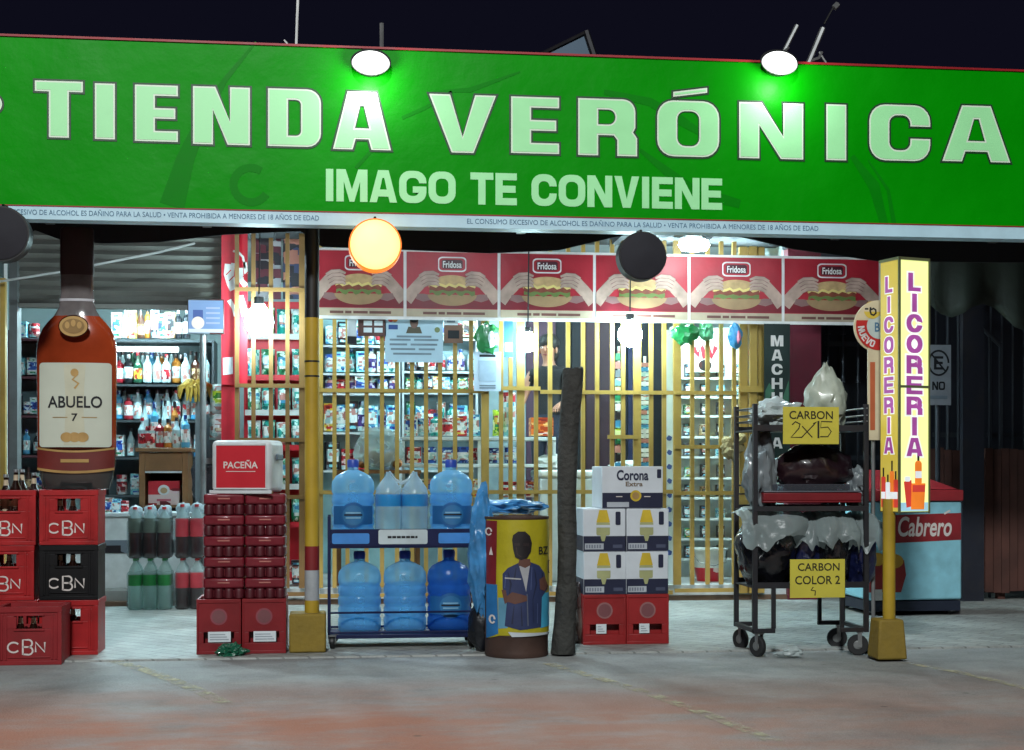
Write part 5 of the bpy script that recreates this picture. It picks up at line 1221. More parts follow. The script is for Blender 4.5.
for k in range(9): m.blob((rnd.uniform(-.07, .07), rnd.uniform(-.03, .03), .09 + rnd.uniform(-.07, .09)), (.05, .045, .05), tanm, 60 + k, .35, 2.4, 2)
m.tube([(0, 0, .16), (.01, .03, .34)], .01, tanm); m.build('bulbs', T)

# ================================================================== SHELF GOODS
def um(kind, mats):
    m = M(); a = mats[0]; b = mats[1] if len(mats) > 1 else a; c = mats[2] if len(mats) > 2 else b
    if kind == 'bottle': m.lathe([(.46, 0, a), (.5, .03, a), (.5, .12, b), (.505, .13, b), (.505, .46, a), (.5, .58, a), (.24, .74, a), (.18, .80, a), (.17, .88, c), (.21, .885, c), (.2, 1, c)], a, 14)
    elif kind == 'flask': m.lathe([(.46, 0, a), (.5, .04, a), (.5, .16, b), (.505, .17, b), (.505, .56, a), (.48, .70, a), (.2, .80, a), (.19, .86, c), (.22, .87, c), (.21, 1, c)], a, 14)
    elif kind == 'jar': m.lathe([(.47, 0, a), (.5, .03, a), (.5, .2, b), (.505, .21, b), (.505, .66, a), (.48, .78, c), (.5, .79, c), (.5, 1, c)], a, 16)
    elif kind == 'can': m.lathe([(.46, 0, a), (.5, .03, a), (.5, .3, b), (.5, .72, a), (.5, .96, c), (.45, 1, c)], a, 16)
    elif kind == 'box':
        m.box(-.5, -.5, 0, .5, .5, 1, a); m.poly(rect(-.42, .28, .42, .74), b, -.503); m.poly(rect(-.3, .08, .3, .18), c, -.503); m.poly(rect(-.34, .82, .2, .9), c, -.503)
    elif kind == 'bag':
        n = 9; g = {}
        for s_ in (-1, 1):
            for i in range(n + 1):
                for j in range(n + 1):
                    u, v = i / n * 2 - 1, j / n * 2 - 1
                    y = s_ * .5 * max(0, (1 - u ** 4)) * max(0, (1 - v ** 4)) * (1 + .5 * noise.noise(Vector((u * 2, v * 2, s_ * 4))))
                    ex = 1 - .06 * (1 - abs(v) ** 3)
                    g[s_, i, j] = m.bm.verts.new((u * .5 * ex, y, (v + 1) / 2))
            for i in range(n):
                for j in range(n):
                    q = [g[s_, i, j], g[s_, i + 1, j], g[s_, i + 1, j + 1], g[s_, i, j + 1]]
                    ci, cj = i / (n - 1), j / (n - 1)
                    mt = c if (abs(ci - .5) < .3 and .28 < cj < .5) else b if (abs(ci - .5) < .42 and .5 <= cj < .82) else a
                    m.face(q if s_ < 0 else q[::-1], mt)
    elif kind == 'bucket': m.lathe([(.4, 0, a), (.46, .5, b), (.5, .9, c), (.53, .91, c), (.53, 1, c)], a, 20)
    return m
UM = {}
def item(name, kind, mats, label, cat, group, px, py, Y, wpx, hpx, rz=0.0, dep=None):
    k = (kind, tuple(x.name for x in mats), name)
    p = at(px, py, Y); sc_ = X(px + .5, Y) - X(px - .5, Y); w, h = wpx * sc_, hpx * sc_
    if k not in UM: o = um(kind, mats).build(name, ang=40); UM[k] = o
    else: o = UM[k].copy(); COL.objects.link(o)
    o.location = p; o.scale = (w, dep or min(w, .16), h); o.rotation_euler = (0, 0, rz)
    return tag(o, label, cat, group)
def Gm(n, c, **k): return mat(n, c, .3, var=.15, **k)
def Lm(n, c, p, q, s=3.4): return mat(n, c, .35, var=.15, printed=(p, q, s))
g_clear = Gm('glass_clear', (170, 200, 206), coat=.5); g_blue = Gm('glass_blue', (70, 150, 190), coat=.5); g_green = Gm('glass_green', (30, 84, 60), coat=.5); g_brown = Gm('glass_brownish', (70, 36, 22), coat=.5); g_dark = Gm('glass_black', (20, 24, 30), coat=.5); g_red = Gm('glass_red', (150, 30, 44), coat=.5); g_amb = Gm('glass_amber', (170, 110, 40), coat=.5)
l_white = Lm('lab_white', (220, 226, 226), (160, 196, 196), (176, 120, 112)); l_red = Lm('lab_red', (190, 36, 50), (226, 200, 196), (110, 16, 30)); l_yel = Lm('lab_yellow', (214, 180, 60), (226, 214, 180), (170, 60, 40)); l_blk = Lm('lab_black', (26, 26, 32), (110, 120, 130), (60, 30, 30)); l_blu = Lm('lab_blue', (40, 84, 170), (190, 214, 232), (24, 40, 110)); l_grn = Lm('lab_green', (30, 130, 90), (200, 226, 210), (12, 80, 50)); l_tan = Lm('lab_tan', (190, 160, 120), (110, 80, 50), (220, 206, 180)); l_teal = Lm('lab_teal', (24, 150, 140), (190, 232, 226), (10, 96, 96)); l_org = Lm('lab_orange', (220, 110, 40), (240, 190, 120), (170, 60, 24)); l_cy = Lm('lab_cyan', (130, 205, 215), (220, 240, 244), (60, 130, 170)); l_pink = Gm('lab_pink', (214, 110, 130)); l_vio = Lm('lab_violet', (70, 50, 120), (190, 184, 220), (40, 24, 80)); l_lime = Lm('lab_lime', (176, 206, 40), (226, 236, 170), (60, 130, 40))
SPEC = dict(
 cb=('liquor_bottle', 'bottle', (g_clear, l_white, l_blk), 'clear bottle with white label', 'bottle', 1, 1), cr=('liquor_bottle', 'bottle', (g_clear, l_red, l_red), 'clear bottle with red label', 'bottle', 1, .95),
 bl=('liquor_bottle', 'flask', (g_blue, l_white, l_blu), 'blue glass bottle with white label', 'bottle', 1.05, 1), gr=('liquor_bottle', 'bottle', (g_green, l_yel, l_red), 'green bottle with yellow label', 'bottle', 1, 1.02),
 br=('liquor_bottle', 'bottle', (g_brown, l_tan, l_blk), 'brown bottle with tan label', 'bottle', 1, 1), dk=('liquor_bottle', 'flask', (g_dark, l_white, silvercap), 'black bottle with white label', 'bottle', 1.05, .92),
 rd=('liquor_bottle', 'flask', (g_red, l_white, l_blk), 'red bottle with white label', 'bottle', 1.05, .9), am=('liquor_bottle', 'flask', (g_amb, l_white, l_blk), 'amber bottle with white label', 'bottle', 1, .95),
 wb=('goods_box', 'box', (l_white, l_blu, l_grn), 'white box with blue panel', 'box', 1.3, .8), yb=('goods_box', 'box', (l_yel, l_white, l_red), 'yellow box with white panel', 'box', 1.2, .85), tb=('goods_box', 'box', (l_tan, l_blk, l_red), 'tan box with dark panel', 'box', 1.3, .85),
 rb=('goods_box', 'box', (l_red, l_white, l_yel), 'red box with white panel', 'box', 1.3, .75), kb=('goods_box', 'box', (l_blk, l_white, l_cy), 'black box with white panel', 'box', 1.2, .95), cyb=('goods_box', 'box', (l_cy, l_white, l_blu), 'pale blue box with white panel', 'box', 1.3, .8),
 gb=('goods_box', 'box', (l_grn, l_white, l_yel), 'green box with white panel', 'box', 1.2, .8), cj=('goods_jar', 'jar', (l_cy, l_white, l_blu), 'pale blue tub with blue lid', 'tub', 1.2, .7), wj=('goods_jar', 'jar', (l_white, l_red, l_red), 'white tub with red lid', 'tub', 1.2, .7), bj=('goods_jar', 'jar', (l_blu, l_white, l_blu), 'blue tub with white band', 'tub', 1.3, .7),
 wc=('goods_can', 'can', (l_white, l_blu, silvercap), 'white can with blue band', 'can', 1, .6), rc=('goods_can', 'can', (l_red, l_yel, silvercap), 'red can with yellow band', 'can', 1, .6), tbag=('snack_bag', 'bag', (l_teal, l_white, l_cy), 'teal and white snack bag', 'snack bag', 1, 1),
 gbag=('snack_bag', 'bag', (l_grn, l_cy, l_white), 'deep green snack bag', 'snack bag', 1, 1), wbag=('snack_bag', 'bag', (l_white, l_teal, l_cy), 'white snack bag with teal print', 'snack bag', 1, .95), sp=('detergent_bottle', 'flask', (l_teal, l_white, l_blu), 'teal detergent bottle with blue cap', 'bottle', 1.1, .9), wp=('detergent_bottle', 'flask', (l_white, l_vio, l_blu), 'white detergent bottle with violet label', 'bottle', 1.1, .9))
def row(where, keys, px0, px1, py, Y, hpx, wpx, seed, jit=.5):
    r_ = random.Random(seed); n = len(keys); step = (px1 - px0) / n
    for i, k in enumerate(keys):
        nm, kind, mats, desc, cat, fw, fh = SPEC[k]
        item(nm, kind, mats, f'{desc} {where}', cat, f'{desc} {where}' if keys.count(k) > 1 else None, px0 + step * (i + .5) + r_.uniform(-jit, jit), py, Y + r_.uniform(-.03, .03), wpx * fw, hpx * fh * r_.uniform(.95, 1.05), R(r_.uniform(-9, 9)))
def shelf_unit(label, px0, px1, Y, ytop, ybot, boards, depth, mt, back, name='shelf_unit', uprights=True, side=.02):
    x0, x1 = X(px0, Y), X(px1, Y); zt_, zb_ = at(px0, ytop, Y).z, max(FLZ, at(px0, ybot, Y).z)
    T = thing(name, label, 'shelf', ((x0 + x1) / 2, Y, zb_)); ox = T.location.x
    m = M(); m.box(x0 - ox, depth, 0, x1 - ox, depth + .02, zt_ - zb_, back); m.build('back_panel', T)
    if uprights:
        for a in (x0 - ox, x1 - ox - side): m = M(); m.box(a, 0, 0, a + side, depth - .002, zt_ - zb_, mt); m.build('side_panel', T)
    for b in boards:
        z = at((px0 + px1) / 2, b, Y).z - zb_
        m = M(); m.box(x0 - ox + side + .001, .002, z - .022, x1 - ox - side - .001, depth - .002, z - .002, mt); m.build('shelf', T)
    return T
unitd = mat('unit_dark', (52, 58, 62), .5); unitw = mat('unit_white', (196, 204, 206), .45); blackback = mat('unit_back', (104, 126, 132), .7); maroonw = mat('unit_maroon', (70, 26, 36), .6); cyanback = mat('unit_cyan', (150, 186, 190), .6)

# --- liquor side (open front)
LY = 13.3
T = shelf_unit('dark liquor shelf unit with a bright lamp under its top board', 100, 214, LY, 339, 560, [339.5, 384, 420, 457, 495], .38, unitd, blackback)
tubem = glow('shelf_tube', (225, 255, 255), 9)
m = M(); zz = at(150, 349, LY).z - T.location.z; m.cyl((X(112, LY) - T.location.x, .03, zz), (X(178, LY) - T.location.x, .03, zz), .022, tubem, n=10); m.build('shelf_lamp', T)
row('on top of the lit liquor shelf', ['wb', 'cb', 'yb', 'br', 'am', 'kb', 'wb', 'tb', 'dk', 'dk'], 114, 190, 338.5, LY + .14, 32, 7.5, 1)
row('on the lit liquor shelf', ['rd', 'dk', 'gr', 'cb', 'cb', 'cr', 'am', 'cb', 'br', 'cb'], 114, 210, 383, LY + .12, 31, 9.2, 2)
row('on the second liquor shelf', ['bl', 'rd', 'cb', 'bl', 'cb', 'cb', 'cr', 'cb', 'bl', 'dk'], 114, 210, 419.5, LY + .12, 30, 9.2, 3)
row('at the back of the lit liquor shelf', ['cb', 'gr', 'cb', 'bl', 'am', 'cb', 'dk', 'cb', 'cb'], 118, 206, 383, LY + .26, 33, 9, 60)
row('at the back of the second liquor shelf', ['cb', 'cyb', 'cb', 'wb', 'cb', 'bl', 'cb'], 118, 206, 419.5, LY + .26, 32, 9, 61)
row('on the third liquor shelf', ['wb', 'cb', 'bl', 'cb', 'cr', 'am', 'cb', 'cyb'], 114, 206, 456, LY + .12, 27, 8, 4)
row('on the low liquor shelf', ['wj', 'cyb', 'cb', 'cb', 'cj', 'wb'], 114, 206, 494.5, LY + .12, 28, 9, 5)
T = shelf_unit('narrow maroon shelf unit between the photo edge and the rum bottle', 8, 44, 13.0, 330, 560, [338, 376, 415, 455, 490], .3, maroonw, blackback)
row('on the narrow maroon shelf, upper board', ['cyb', 'wb'], 14, 40, 375, 13.1, 22, 8, 6)
row('on the narrow maroon shelf, middle board', ['kb', 'wc', 'wb'], 12, 42, 414, 13.1, 22, 8, 7)
row('on the narrow maroon shelf, low board', ['cb', 'bl', 'dk'], 12, 42, 454, 13.1, 24, 7, 8)
row('beside the foot of the rum bottle', ['cb', 'br', 'wb'], 12, 46, 489.5, 13.1, 22, 7, 9)
row('on the top board of the maroon shelf', ['cyb', 'wj'], 16, 40, 337.5, 13.1, 20, 9, 10)
# white counter below
T = thing('white_counter', 'low white counter with a black stripe behind the soda packs', 'counter', (X(90, 12.1), 12.1, FLZ)); ox = T.location.x
m = M(); a, b = X(-60, 12.1) - ox, X(204, 12.1) - ox
zc = lambda py: at(140, py, 12.1).z - FLZ
m.box(a, 0, 0, b, .5, zc(516), mat('counter_white', (206, 212, 212), .35, dirt=.15)); m.build('body', T, bevel=.004)
m = M(); m.box(a, -.006, zc(553), b, -.0005, zc(540), l_blk); m.build('stripe', T)
m = M(); m.box(a - .01, -.02, zc(516) + .001, b + .01, .52, zc(516) + .025, unitw); m.build('top', T)
row('on the white counter near the rum bottle', ['wb', 'cyb', 'wj'], 104, 128, 514, 12.3, 20, 8, 11)
# wooden cabinet with a red carton in it
WY = 12.75; wood = mat('cabinet_wood', (128, 88, 52), .45, var=.3, vs=5, dirt=.3, dcol=(80, 50, 30)); woodd = mat('cabinet_inside', (40, 26, 22), .7)
T = thing('wooden_cabinet', 'small brown wooden cabinet crowded with bottles on top', 'cabinet', (X(163, WY), WY, FLZ)); ox = T.location.x
wx0, wx1 = X(139, WY) - ox, X(188, WY) - ox; wz = lambda py: at(163, py, WY).z - FLZ
m = M(); m.box(wx0, 0, 0, wx0 + .05, .4, wz(452), wood); m.box(wx1 - .05, 0, 0, wx1, .4, wz(452), wood); m.box(wx0 + .051, .002, wz(471), wx1 - .051, .03, wz(453), wood); m.box(wx0 + .051, .36, 0, wx1 - .051, .38, wz(452), woodd); m.box(wx0 + .051, .002, wz(508), wx1 - .051, .358, wz(505), wood); m.build('carcass', T, bevel=.003)
m = M(); m.box(wx0 - .03, -.03, wz(452) + .002, wx1 + .03, .42, wz(448), wood); m.build('top', T, bevel=.004)
m = M(); m.box(wx0 + .052, -.004, wz(473), wx1 - .052, .01, wz(471) - .001, unitw); m.build('trim', T)
T = thing('red_carton', 'red carton with a round white emblem inside the wooden cabinet', 'carton', (X(163, WY), WY + .18, FLZ + wz(505)))
m = M(); hh_ = wz(481) - wz(505); m.box(-.135, -.12, 0, .135, .12, hh_, l_red); b_ = m.build('box', T, bevel=.004); m = M(); m.poly(circ(0, hh_ * .62, .05, .045), l_white, -.122); m.poly(circ(0, hh_ * .60, .03, .026), l_tan, -.1235); m.stroke([(-.06, hh_ * .2), (.06, hh_ * .2)], .02, l_pink, -.122); m.build('emblem', b_)
row('standing at the front of the wooden cabinet top', ['cr', 'wj', 'rd', 'am', 'cb', 'bl'], 138, 190, 447.5, WY + .08, 32, 8.5, 12)
row('at the back of the wooden cabinet top', ['cb', 'bl', 'cb', 'am', 'cr'], 140, 190, 447.5, WY + .28, 48, 8, 13)
# screen, bananas, hanging packs
QY = 11.68; T = thing('menu_screen', 'small glowing blue-white screen on a thin pole', 'screen', (X(205, QY), QY, PZ)); ox = T.location.x
sz = lambda py: at(205, py, QY).z - PZ
m = M(); m.cyl((-.02, .05, 0), (-.02, .05, sz(334)), .026, steel, n=12); m.cyl((-.02, .05, 0), (-.02, .05, .02), .14, black, n=20); m.build('pole', T)
m = M(); m.box(X(187.5, QY) - ox, 0, sz(334), X(224, QY) - ox, .04, sz(299), l_blk); m.build('bezel', T, bevel=.005)
m = M(); m.poly(rect(X(188.5, QY) - ox, sz(332.5), X(223, QY) - ox, sz(300.5)), glow('screen_blue', (132, 176, 236), .36), -.002); m.poly(rect(X(188.5, QY) - ox, sz(332.5), X(223, QY) - ox, sz(329)), glow('screen_white', (220, 240, 255), .5), -.003)
m.poly(rect(X(193, QY) - ox, sz(320), X(203, QY) - ox, sz(310)), glow('screen_deep', (60, 96, 190), .3), -.003); m.poly(circ(X(198, QY) - ox, sz(323), .05), glow('screen_pale', (240, 236, 226), .5), -.0045)
for k in range(4): m.stroke([(X(206, QY) - ox, sz(308 + k * 5)), (X(220, QY) - ox, sz(308 + k * 5))], .014, glow('screen_line', (180, 200, 250), .4), -.003)
m.build('display', T)
T = thing('banana_bunch', 'hanging bunch of yellow bananas below the glowing screen', 'bananas', (X(196, 12.0), 12.0, at(196, 404, 12.0).z)); ban = mat('banana', (196, 164, 70), .5, var=.25, vs=16, dirt=.3, dcol=(110, 84, 40))
for k in range(11):
    a = -1.3 + 2.6 * k / 10; rr_ = .13 + .02 * (k % 3)
    m = M(); m.tube([(0, 0, .18), (math.sin(a) * rr_ * .5, -.03 - .02 * (k % 2), .19 - .02 * (k % 3)), (math.sin(a) * rr_ * .95, -.05, .13), (math.sin(a) * rr_ * 1.05, -.04, .10 - .085 * math.cos(a))], [.012, .02, .021, .008], ban, 8); m.build('banana', T, ang=60)
m = M(); m.tube([(0, .02, .17), (0, .02, .30)], .009, wood); m.build('stalk', T)
item('hanging_pack', 'bag', (l_white, l_lime, l_lime), 'white and lime green pack hanging beside the bananas', 'pack', None, 223, 414, 11.95, 27, 30)
item('hanging_pack', 'bag', (l_white, l_white, l_tan), 'white pack with a brown picture hanging under the lime pack', 'pack', None, 223, 440, 11.95, 28, 27)
item('hanging_pack', 'bag', (l_cy, l_white, l_blu), 'pale pointed pack hanging against the red banner by the bars', 'pack', None, 245, 376, 12.0, 14, 28)
T = thing('grey_stand', 'upright grey metal stand leg beside the ice chest', 'stand', (X(199, 12.0), 12.0, FLZ)); m = M(); m.box(-.03, 0, 0, .03, .05, at(199, 395, 12).z - FLZ, mat('stand_grey', (112, 124, 128), .5)); m.box(.031, .01, at(199, 464, 12).z - FLZ, .13, .04, at(199, 458, 12).z - FLZ, steel); m.build('upright', T)
m = M(); m.blob((X(206, 12.1), 12.15, at(206, 440, 12.1).z), (.07, .08, .22), mat('dark_coat', (62, 72, 78), .8, bump=.4), 71, .25, 2, 3); m.blob((X(203, 12.1), 12.2, at(203, 480, 12.1).z), (.1, .1, .26), mat('dark_sack', (34, 32, 44), .6, bump=.6), 73, .25, 2, 3); tag(m.build('dark_bundle'), 'dark bundle of cloth hung by the grey stand beside the ice chest', 'bundle')
# --- snack rack behind ochre bars
NY = 12.35
T = thing('snack_rack', 'tall red rack of teal snack bags behind the ochre bars', 'rack', (X(275, NY), NY, FLZ)); ox = T.location.x
m = M(); m.box(X(243, NY) - ox, .12, 0, X(312, NY) - ox, .14, at(275, 300, NY).z - FLZ, redp); m.build('back_panel', T)
for k, (yb, keys, nm) in enumerate(((336, ['tbag', 'gbag', 'tbag', 'wbag'], 'top'), (377, ['tbag', 'gbag', 'gbag', 'tbag'], 'second'), (412, ['gbag', 'tbag', 'tbag', 'wbag'], 'third'), (447, ['wbag', 'tbag', 'wbag', 'tbag'], 'fourth'), (486, ['wbag', 'wbag', 'gbag', 'tbag'], 'fifth'), (524, ['tbag', 'wbag', 'gbag', 'gbag'], 'sixth'))):
    z = at(275, yb + 2, NY).z - FLZ; m = M(); m.box(X(245, NY) - ox, 0, z - .012, X(310, NY) - ox, .118, z, redp); m.box(X(245, NY) - ox, -.012, z - .012, X(310, NY) - ox, -.001, z + .035, redp if k % 2 else unitw); m.build('shelf', T)
    row(f'in the {nm} row of the red snack rack', keys, 246, 306, yb + 1.6, NY + .055, 29, 13.6, 20 + k, .8)
for nm_, a_, b_, c1, c2 in (('maroon and grey poster hung above the snack rack', 251, 281, (84, 30, 44), (130, 130, 136)), ('dusky blue poster hung above the snack rack', 283, 316, (52, 58, 92), (150, 96, 84))):
    T, w, h = sheet('hanging_poster', nm_, 'poster', a_, 238, b_, 299, 12.25, mat('poster_' + nm_.split()[0], c1, .7, var=.3, vs=4, printed=(c2, (30, 26, 36), 7)))
row('on the floor beside the post with bands', ['wj', 'kb', 'yb'], 284, 312, 584, 12.2, 26, 10, 27)
# --- middle shelves
MY = 13.5
T = shelf_unit('white grocery shelf unit behind the bars next to the banded post', 320, 400, MY, 318, 575, [345, 373, 393, 432, 470], .17, unitw, cyanback)
row('on the top board of the white grocery shelf', ['cyb', 'kb', 'wb', 'cyb', 'wj', 'cj'], 325, 398, 344.4, MY + .085, 24, 9, 30)
row('on the second board of the white grocery shelf', ['cj', 'cyb', 'sp', 'cyb', 'wp', 'wb', 'sp'], 325, 398, 372.4, MY + .085, 26, 9, 31)
row('on the third board of the white grocery shelf', ['wp', 'wj', 'wp', 'wb', 'wp', 'cj', 'wp'], 325, 398, 392.4, MY + .085, 19, 9, 32)
row('on the fourth board of the white grocery shelf', ['yb', 'cyb', 'kb', 'wp', 'cyb', 'wp', 'cyb'], 325, 398, 431.4, MY + .085, 32, 10, 33)
row('on the low board of the white grocery shelf', ['kb', 'wj', 'rb', 'wb', 'bj'], 325, 398, 469.4, MY + .085, 28, 11, 34)
T = shelf_unit('wide pale shelf unit of household goods in the middle of the shop', 402, 478, MY + .3, 318, 575, [338, 371, 392, 431, 470], .17, unitw, mat('unit_bluegrey', (122, 146, 152), .6))
row('on the highest board of the household shelf', ['tb', 'kb', 'wb', 'rb', 'tb'], 406, 476, 337.4, MY + .385, 18, 10, 40)
row('on the second board of the household shelf', ['kb', 'dk', 'wj', 'cr', 'wc', 'wp', 'cb'], 406, 476, 370.4, MY + .385, 24, 8, 41)
row('on the third board of the household shelf', ['gb', 'sp', 'kb', 'yb', 'cyb', 'sp', 'gb', 'rb'], 406, 476, 391.4, MY + .385, 17, 8, 42)
row('on the fourth board of the household shelf', ['gbag', 'cyb', 'wj', 'wbag', 'sp', 'cyb', 'wp'], 406, 476, 430.4, MY + .385, 30, 9, 43)
T = thing('serving_counter', 'white serving counter with open shelves in front of the shopkeeper', 'counter', (X(480, 12.5), 12.5, FLZ)); ox = T.location.x
for nm, yy, a_, b_ in (('top', 437, 402, 556), ('shelf', 464, 402, 556)):
    z = at(480, yy, 12.5).z - FLZ; m = M(); m.box(X(a_, 12.5) - ox, 0, z - .03, X(b_, 12.5) - ox, .4, z, unitw); m.build(nm, T, bevel=.004)
for a_ in (402, 478, 553): m = M(); m.box(X(a_, 12.5) - ox, .01, 0, X(a_ + 3, 12.5) - ox, .38, at(480, 437, 12.5).z - FLZ - .032, unitw); m.build('leg', T)
row('on the serving counter top', ['wb', 'cj', 'sp', 'wj', 'rb', 'cyb'], 405, 478, 436, 12.62, 26, 10, 50)
row('between the two counter shelves', ['rb', 'bj', 'bj', 'bj', 'wj', 'bj', 'bj'], 405, 520, 463, 12.6, 22, 11, 51)
row('under the serving counter', ['wb', 'cyb', 'yb', 'wj', 'rb'], 408, 550, 497, 12.62, 22, 15, 52)
item('lidded_jar', 'jar', (l_cy, l_white, l_red), 'tall clear jar with a red lid on the counter near the shopkeeper', 'jar', None, 509, 436, 12.6, 13, 43)
item('goods_box', 'box', (l_org, l_org, l_red), 'plain orange box on the counter in front of the shopkeeper', 'box', None, 541, 436, 12.62, 22, 18)
item('snack_bag', 'bag', (l_lime, l_yel, l_grn), 'lime green pack leaning beside the red-lidded jar', 'snack bag', None, 497, 436, 12.58, 9, 26)
def loaf(label, px, py, Y, rx_, rz2, mt, seed):
    m = M(); p = at(px, py, Y); s_ = X(px + .5, Y) - X(px - .5, Y); m.blob((0, 0, rz2 * s_), (rx_ * s_, .12, rz2 * s_), mt, seed, .3, 2.2, 3, floor=0, rid=.3); tag(m.build('plastic_bag', loc=p), label, 'plastic bag')
bread = clear_mat('bread_film', (220, 232, 230), (196, 206, 206), .4, .15, .8, 14)
T = thing('bread_table', 'low dark table holding bagged bread behind the water jugs', 'table', (X(378, 12.3), 12.3, FLZ)); zt2 = at(378, 470, 12.3).z - FLZ
m = M(); m.box(-.36, -.15, zt2 - .03, .36, .15, zt2, wood); m.build('top', T)
for a in (-.33, .33):
    for b in (-.12, .12): m = M(); m.box(a - .02, b - .02, 0, a + .02, b + .02, zt2 - .032, wood); m.build('leg', T)
m = M(); p = at(378, 470, 12.3)
for k in range(7): m.blob((-.14 + .05 * k, .02 * (k % 2), .06 + .03 * (k % 3)), (.05, .06, .045), mat('bread_roll', (150, 100, 60), .7, var=.3), 80 + k, .2, 2, 2)
tag(m.build('bread_rolls', loc=p), 'heap of brown bread rolls inside the clear bag', 'bread')
m = M(); m.blob((0, 0, .17), (.20, .12, .19), bread, 90, .18, 1.8, 4, floor=.002, rid=.25); tag(m.build('plastic_bag', loc=p), 'big puffed clear bag of bread behind the bars above the water jugs', 'plastic bag')
# --- dark right half with cords of sachets
m = M(); z1 = 3.1
panelm = mat('curtain_maroon', (44, 16, 30), .7, var=.25, vs=4); paneln = mat('curtain_navy', (18, 26, 62), .7, var=.25); paneld = mat('curtain_dark', (16, 18, 24), .8)
T = thing('dark_partition', 'dark maroon and navy panelled partition behind the middle bars', 'partition', (X(612, 13.8), 13.8, FLZ)); ox = T.location.x
for a, b, mt in ((482, 526, mat('curtain_pale', (136, 156, 160), .7, var=.2)), (526, 556, mat('curtain_violet', (64, 40, 58), .7, var=.2)), (556, 572, paneld), (572, 586, paneld), (586, 600, panelm), (600, 616, panelm), (616, 628, paneld), (628, 640, paneln), (640, 668, paneld)):
    m = M(); m.box(X(a, 13.8) - ox + .003, 0 if int(a) % 4 else .015, 0, X(b, 13.8) - ox - .003, .05, 2.95, mt); m.build('panel', T)
def sachets(label, px, y0, y1, w, Y, cols, n):
    T = thing('sachet_strip', label, 'sachet strip', (X(px, Y), Y, at(px, y0, Y).z)); h = at(px, y0, Y).z - at(px, y1, Y).z; s_ = (X(px + 1, Y) - X(px, Y)) * w / 2
    for k in range(n): m = M(); z = -h * (k + 1) / n; m.box(-s_ * (.9 + .1 * (k % 2)), -.008, z, s_ * (.9 + .1 * ((k + 1) % 2)), .008, z + h / n * .84, cols[k % len(cols)]); m.build('sachet', T)
    m = M(); m.box(-s_ * .3, .009, -h, s_ * .3, .011, .05, l_white); m.build('backing_strip', T)
sachets('hanging strip of small green, dark and white sachets between the middle bars', 619, 352, 478, 8, 12.2, (l_grn, l_white, l_blk, l_cy, l_lime), 15)
sachets('hanging strip of stacked white sachets under the bulb by the gate', 645, 362, 476, 9, 12.2, (l_white, l_cy, l_white, l_white), 24)
T, w, h = sheet('price_banner', 'narrow white printed banner hung inside beside the barred gate', 'banner', 664, 330, 675, 590, FY + .35, mat('paper_bright', (206, 222, 230), .7, var=.06))
m = M(); r_ = random.Random(3)
for k in range(9): z = h * (.58 - .055 * k); m.stroke([(-.2 * w + r_.uniform(-.01, .01), z), (-.05 * w, z + .01), (.2 * w, z + .004)], [.02, .05, .03], mat('print_blue', (70, 96, 170), .7), -.002)
m.build('print', T)
T = thing('chest_freezer', 'long white chest freezer inside the bars behind the beer cartons', 'freezer', (X(606, 12.35), 12.35, FLZ)); ox = T.location.x; zf = at(606, 478, 12.35).z - FLZ
m = M(); m.box(X(540, 12.35) - ox, 0, 0, X(662, 12.35) - ox, .55, zf, unitw); m.build('body', T, bevel=.015); m = M(); m.box(X(539, 12.35) - ox, -.015, zf + .003, X(663, 12.35) - ox, .56, zf + .07, white); m.build('lid', T, bevel=.02)
loaf('white bag lying on the chest freezer near the tree trunk', 552, 470.5, 12.6, 16, 8, bagm('bag_milk', (206, 210, 208)), 101); loaf('low white bag lying on the chest freezer under the bulb', 626, 470.5, 12.6, 14, 5, MATS['bag_milk'], 103)
# --- goods cabinet behind the gate
CYb = 12.7
T = shelf_unit('tall white cabinet with a grid of small dark packets behind the barred gate', 673, 748, CYb, 326, 590, [377, 396, 415, 436, 456, 477, 497, 518, 538, 558], .12, mat('cabinet_white', (222, 226, 224), .45), mat('cabinet_back', (222, 228, 226), .6), name='goods_cabinet')
for k, yb in enumerate((377, 396, 415, 436, 456, 477, 497, 518, 538, 558)):
    rn = ['first', 'second', 'third', 'fourth', 'fifth', 'sixth', 'seventh', 'eighth', 'ninth', 'tenth'][k]
    keys = [['kb', 'tb', 'kb', 'kb'], ['kb', 'kb', 'cyb', 'kb'], ['gb', 'kb', 'kb', 'rb']][k % 3]
    row(f'on the {rn} shelf of the white goods cabinet', keys, 679, 745, yb - .6, CYb + .06, 12, 5.6, 110 + k, .6)
T, w, h = sheet('small_poster', 'small poster with red and black shapes at the top of the white cabinet', 'poster', 688, 338, 722, 372, CYb - .02, mat('poster_pale', (206, 204, 190), .7))
m = M(); m.stroke([(-.34 * w, .7 * h), (-.2 * w, .5 * h), (-.1 * w, .75 * h), (0, .4 * h)], .05, l_red, -.002); m.stroke([(.05 * w, .8 * h), (.2 * w, .45 * h), (.32 * w, .75 * h)], .05, l_red, -.002); m.poly(circ(0, .2 * h, .06, .05), l_blk, -.003); m.build('print', T)
T = thing('white_bucket', 'big white tub with a red base standing inside the barred gate', 'bucket', (X(712, 12.2), 12.2 + .12, FLZ)); m = M(); hb = at(712, 549, 12.2).z - FLZ
m.lathe([(.10, 0, l_red), (.125, hb * .42, white), (.155, hb * .95, white), (.17, hb * .96, white), (.17, hb, white), (.15, hb), (.11, hb * .3)], white, 26); m.build('tub', T); m = M(); m.tube([(-.16, -.02, hb * .9), (-.12, -.14, hb * .6), (.0, -.18, hb * .5), (.12, -.14, hb * .6), (.16, -.02, hb * .9)], .005, steel); m.build('handle', T)
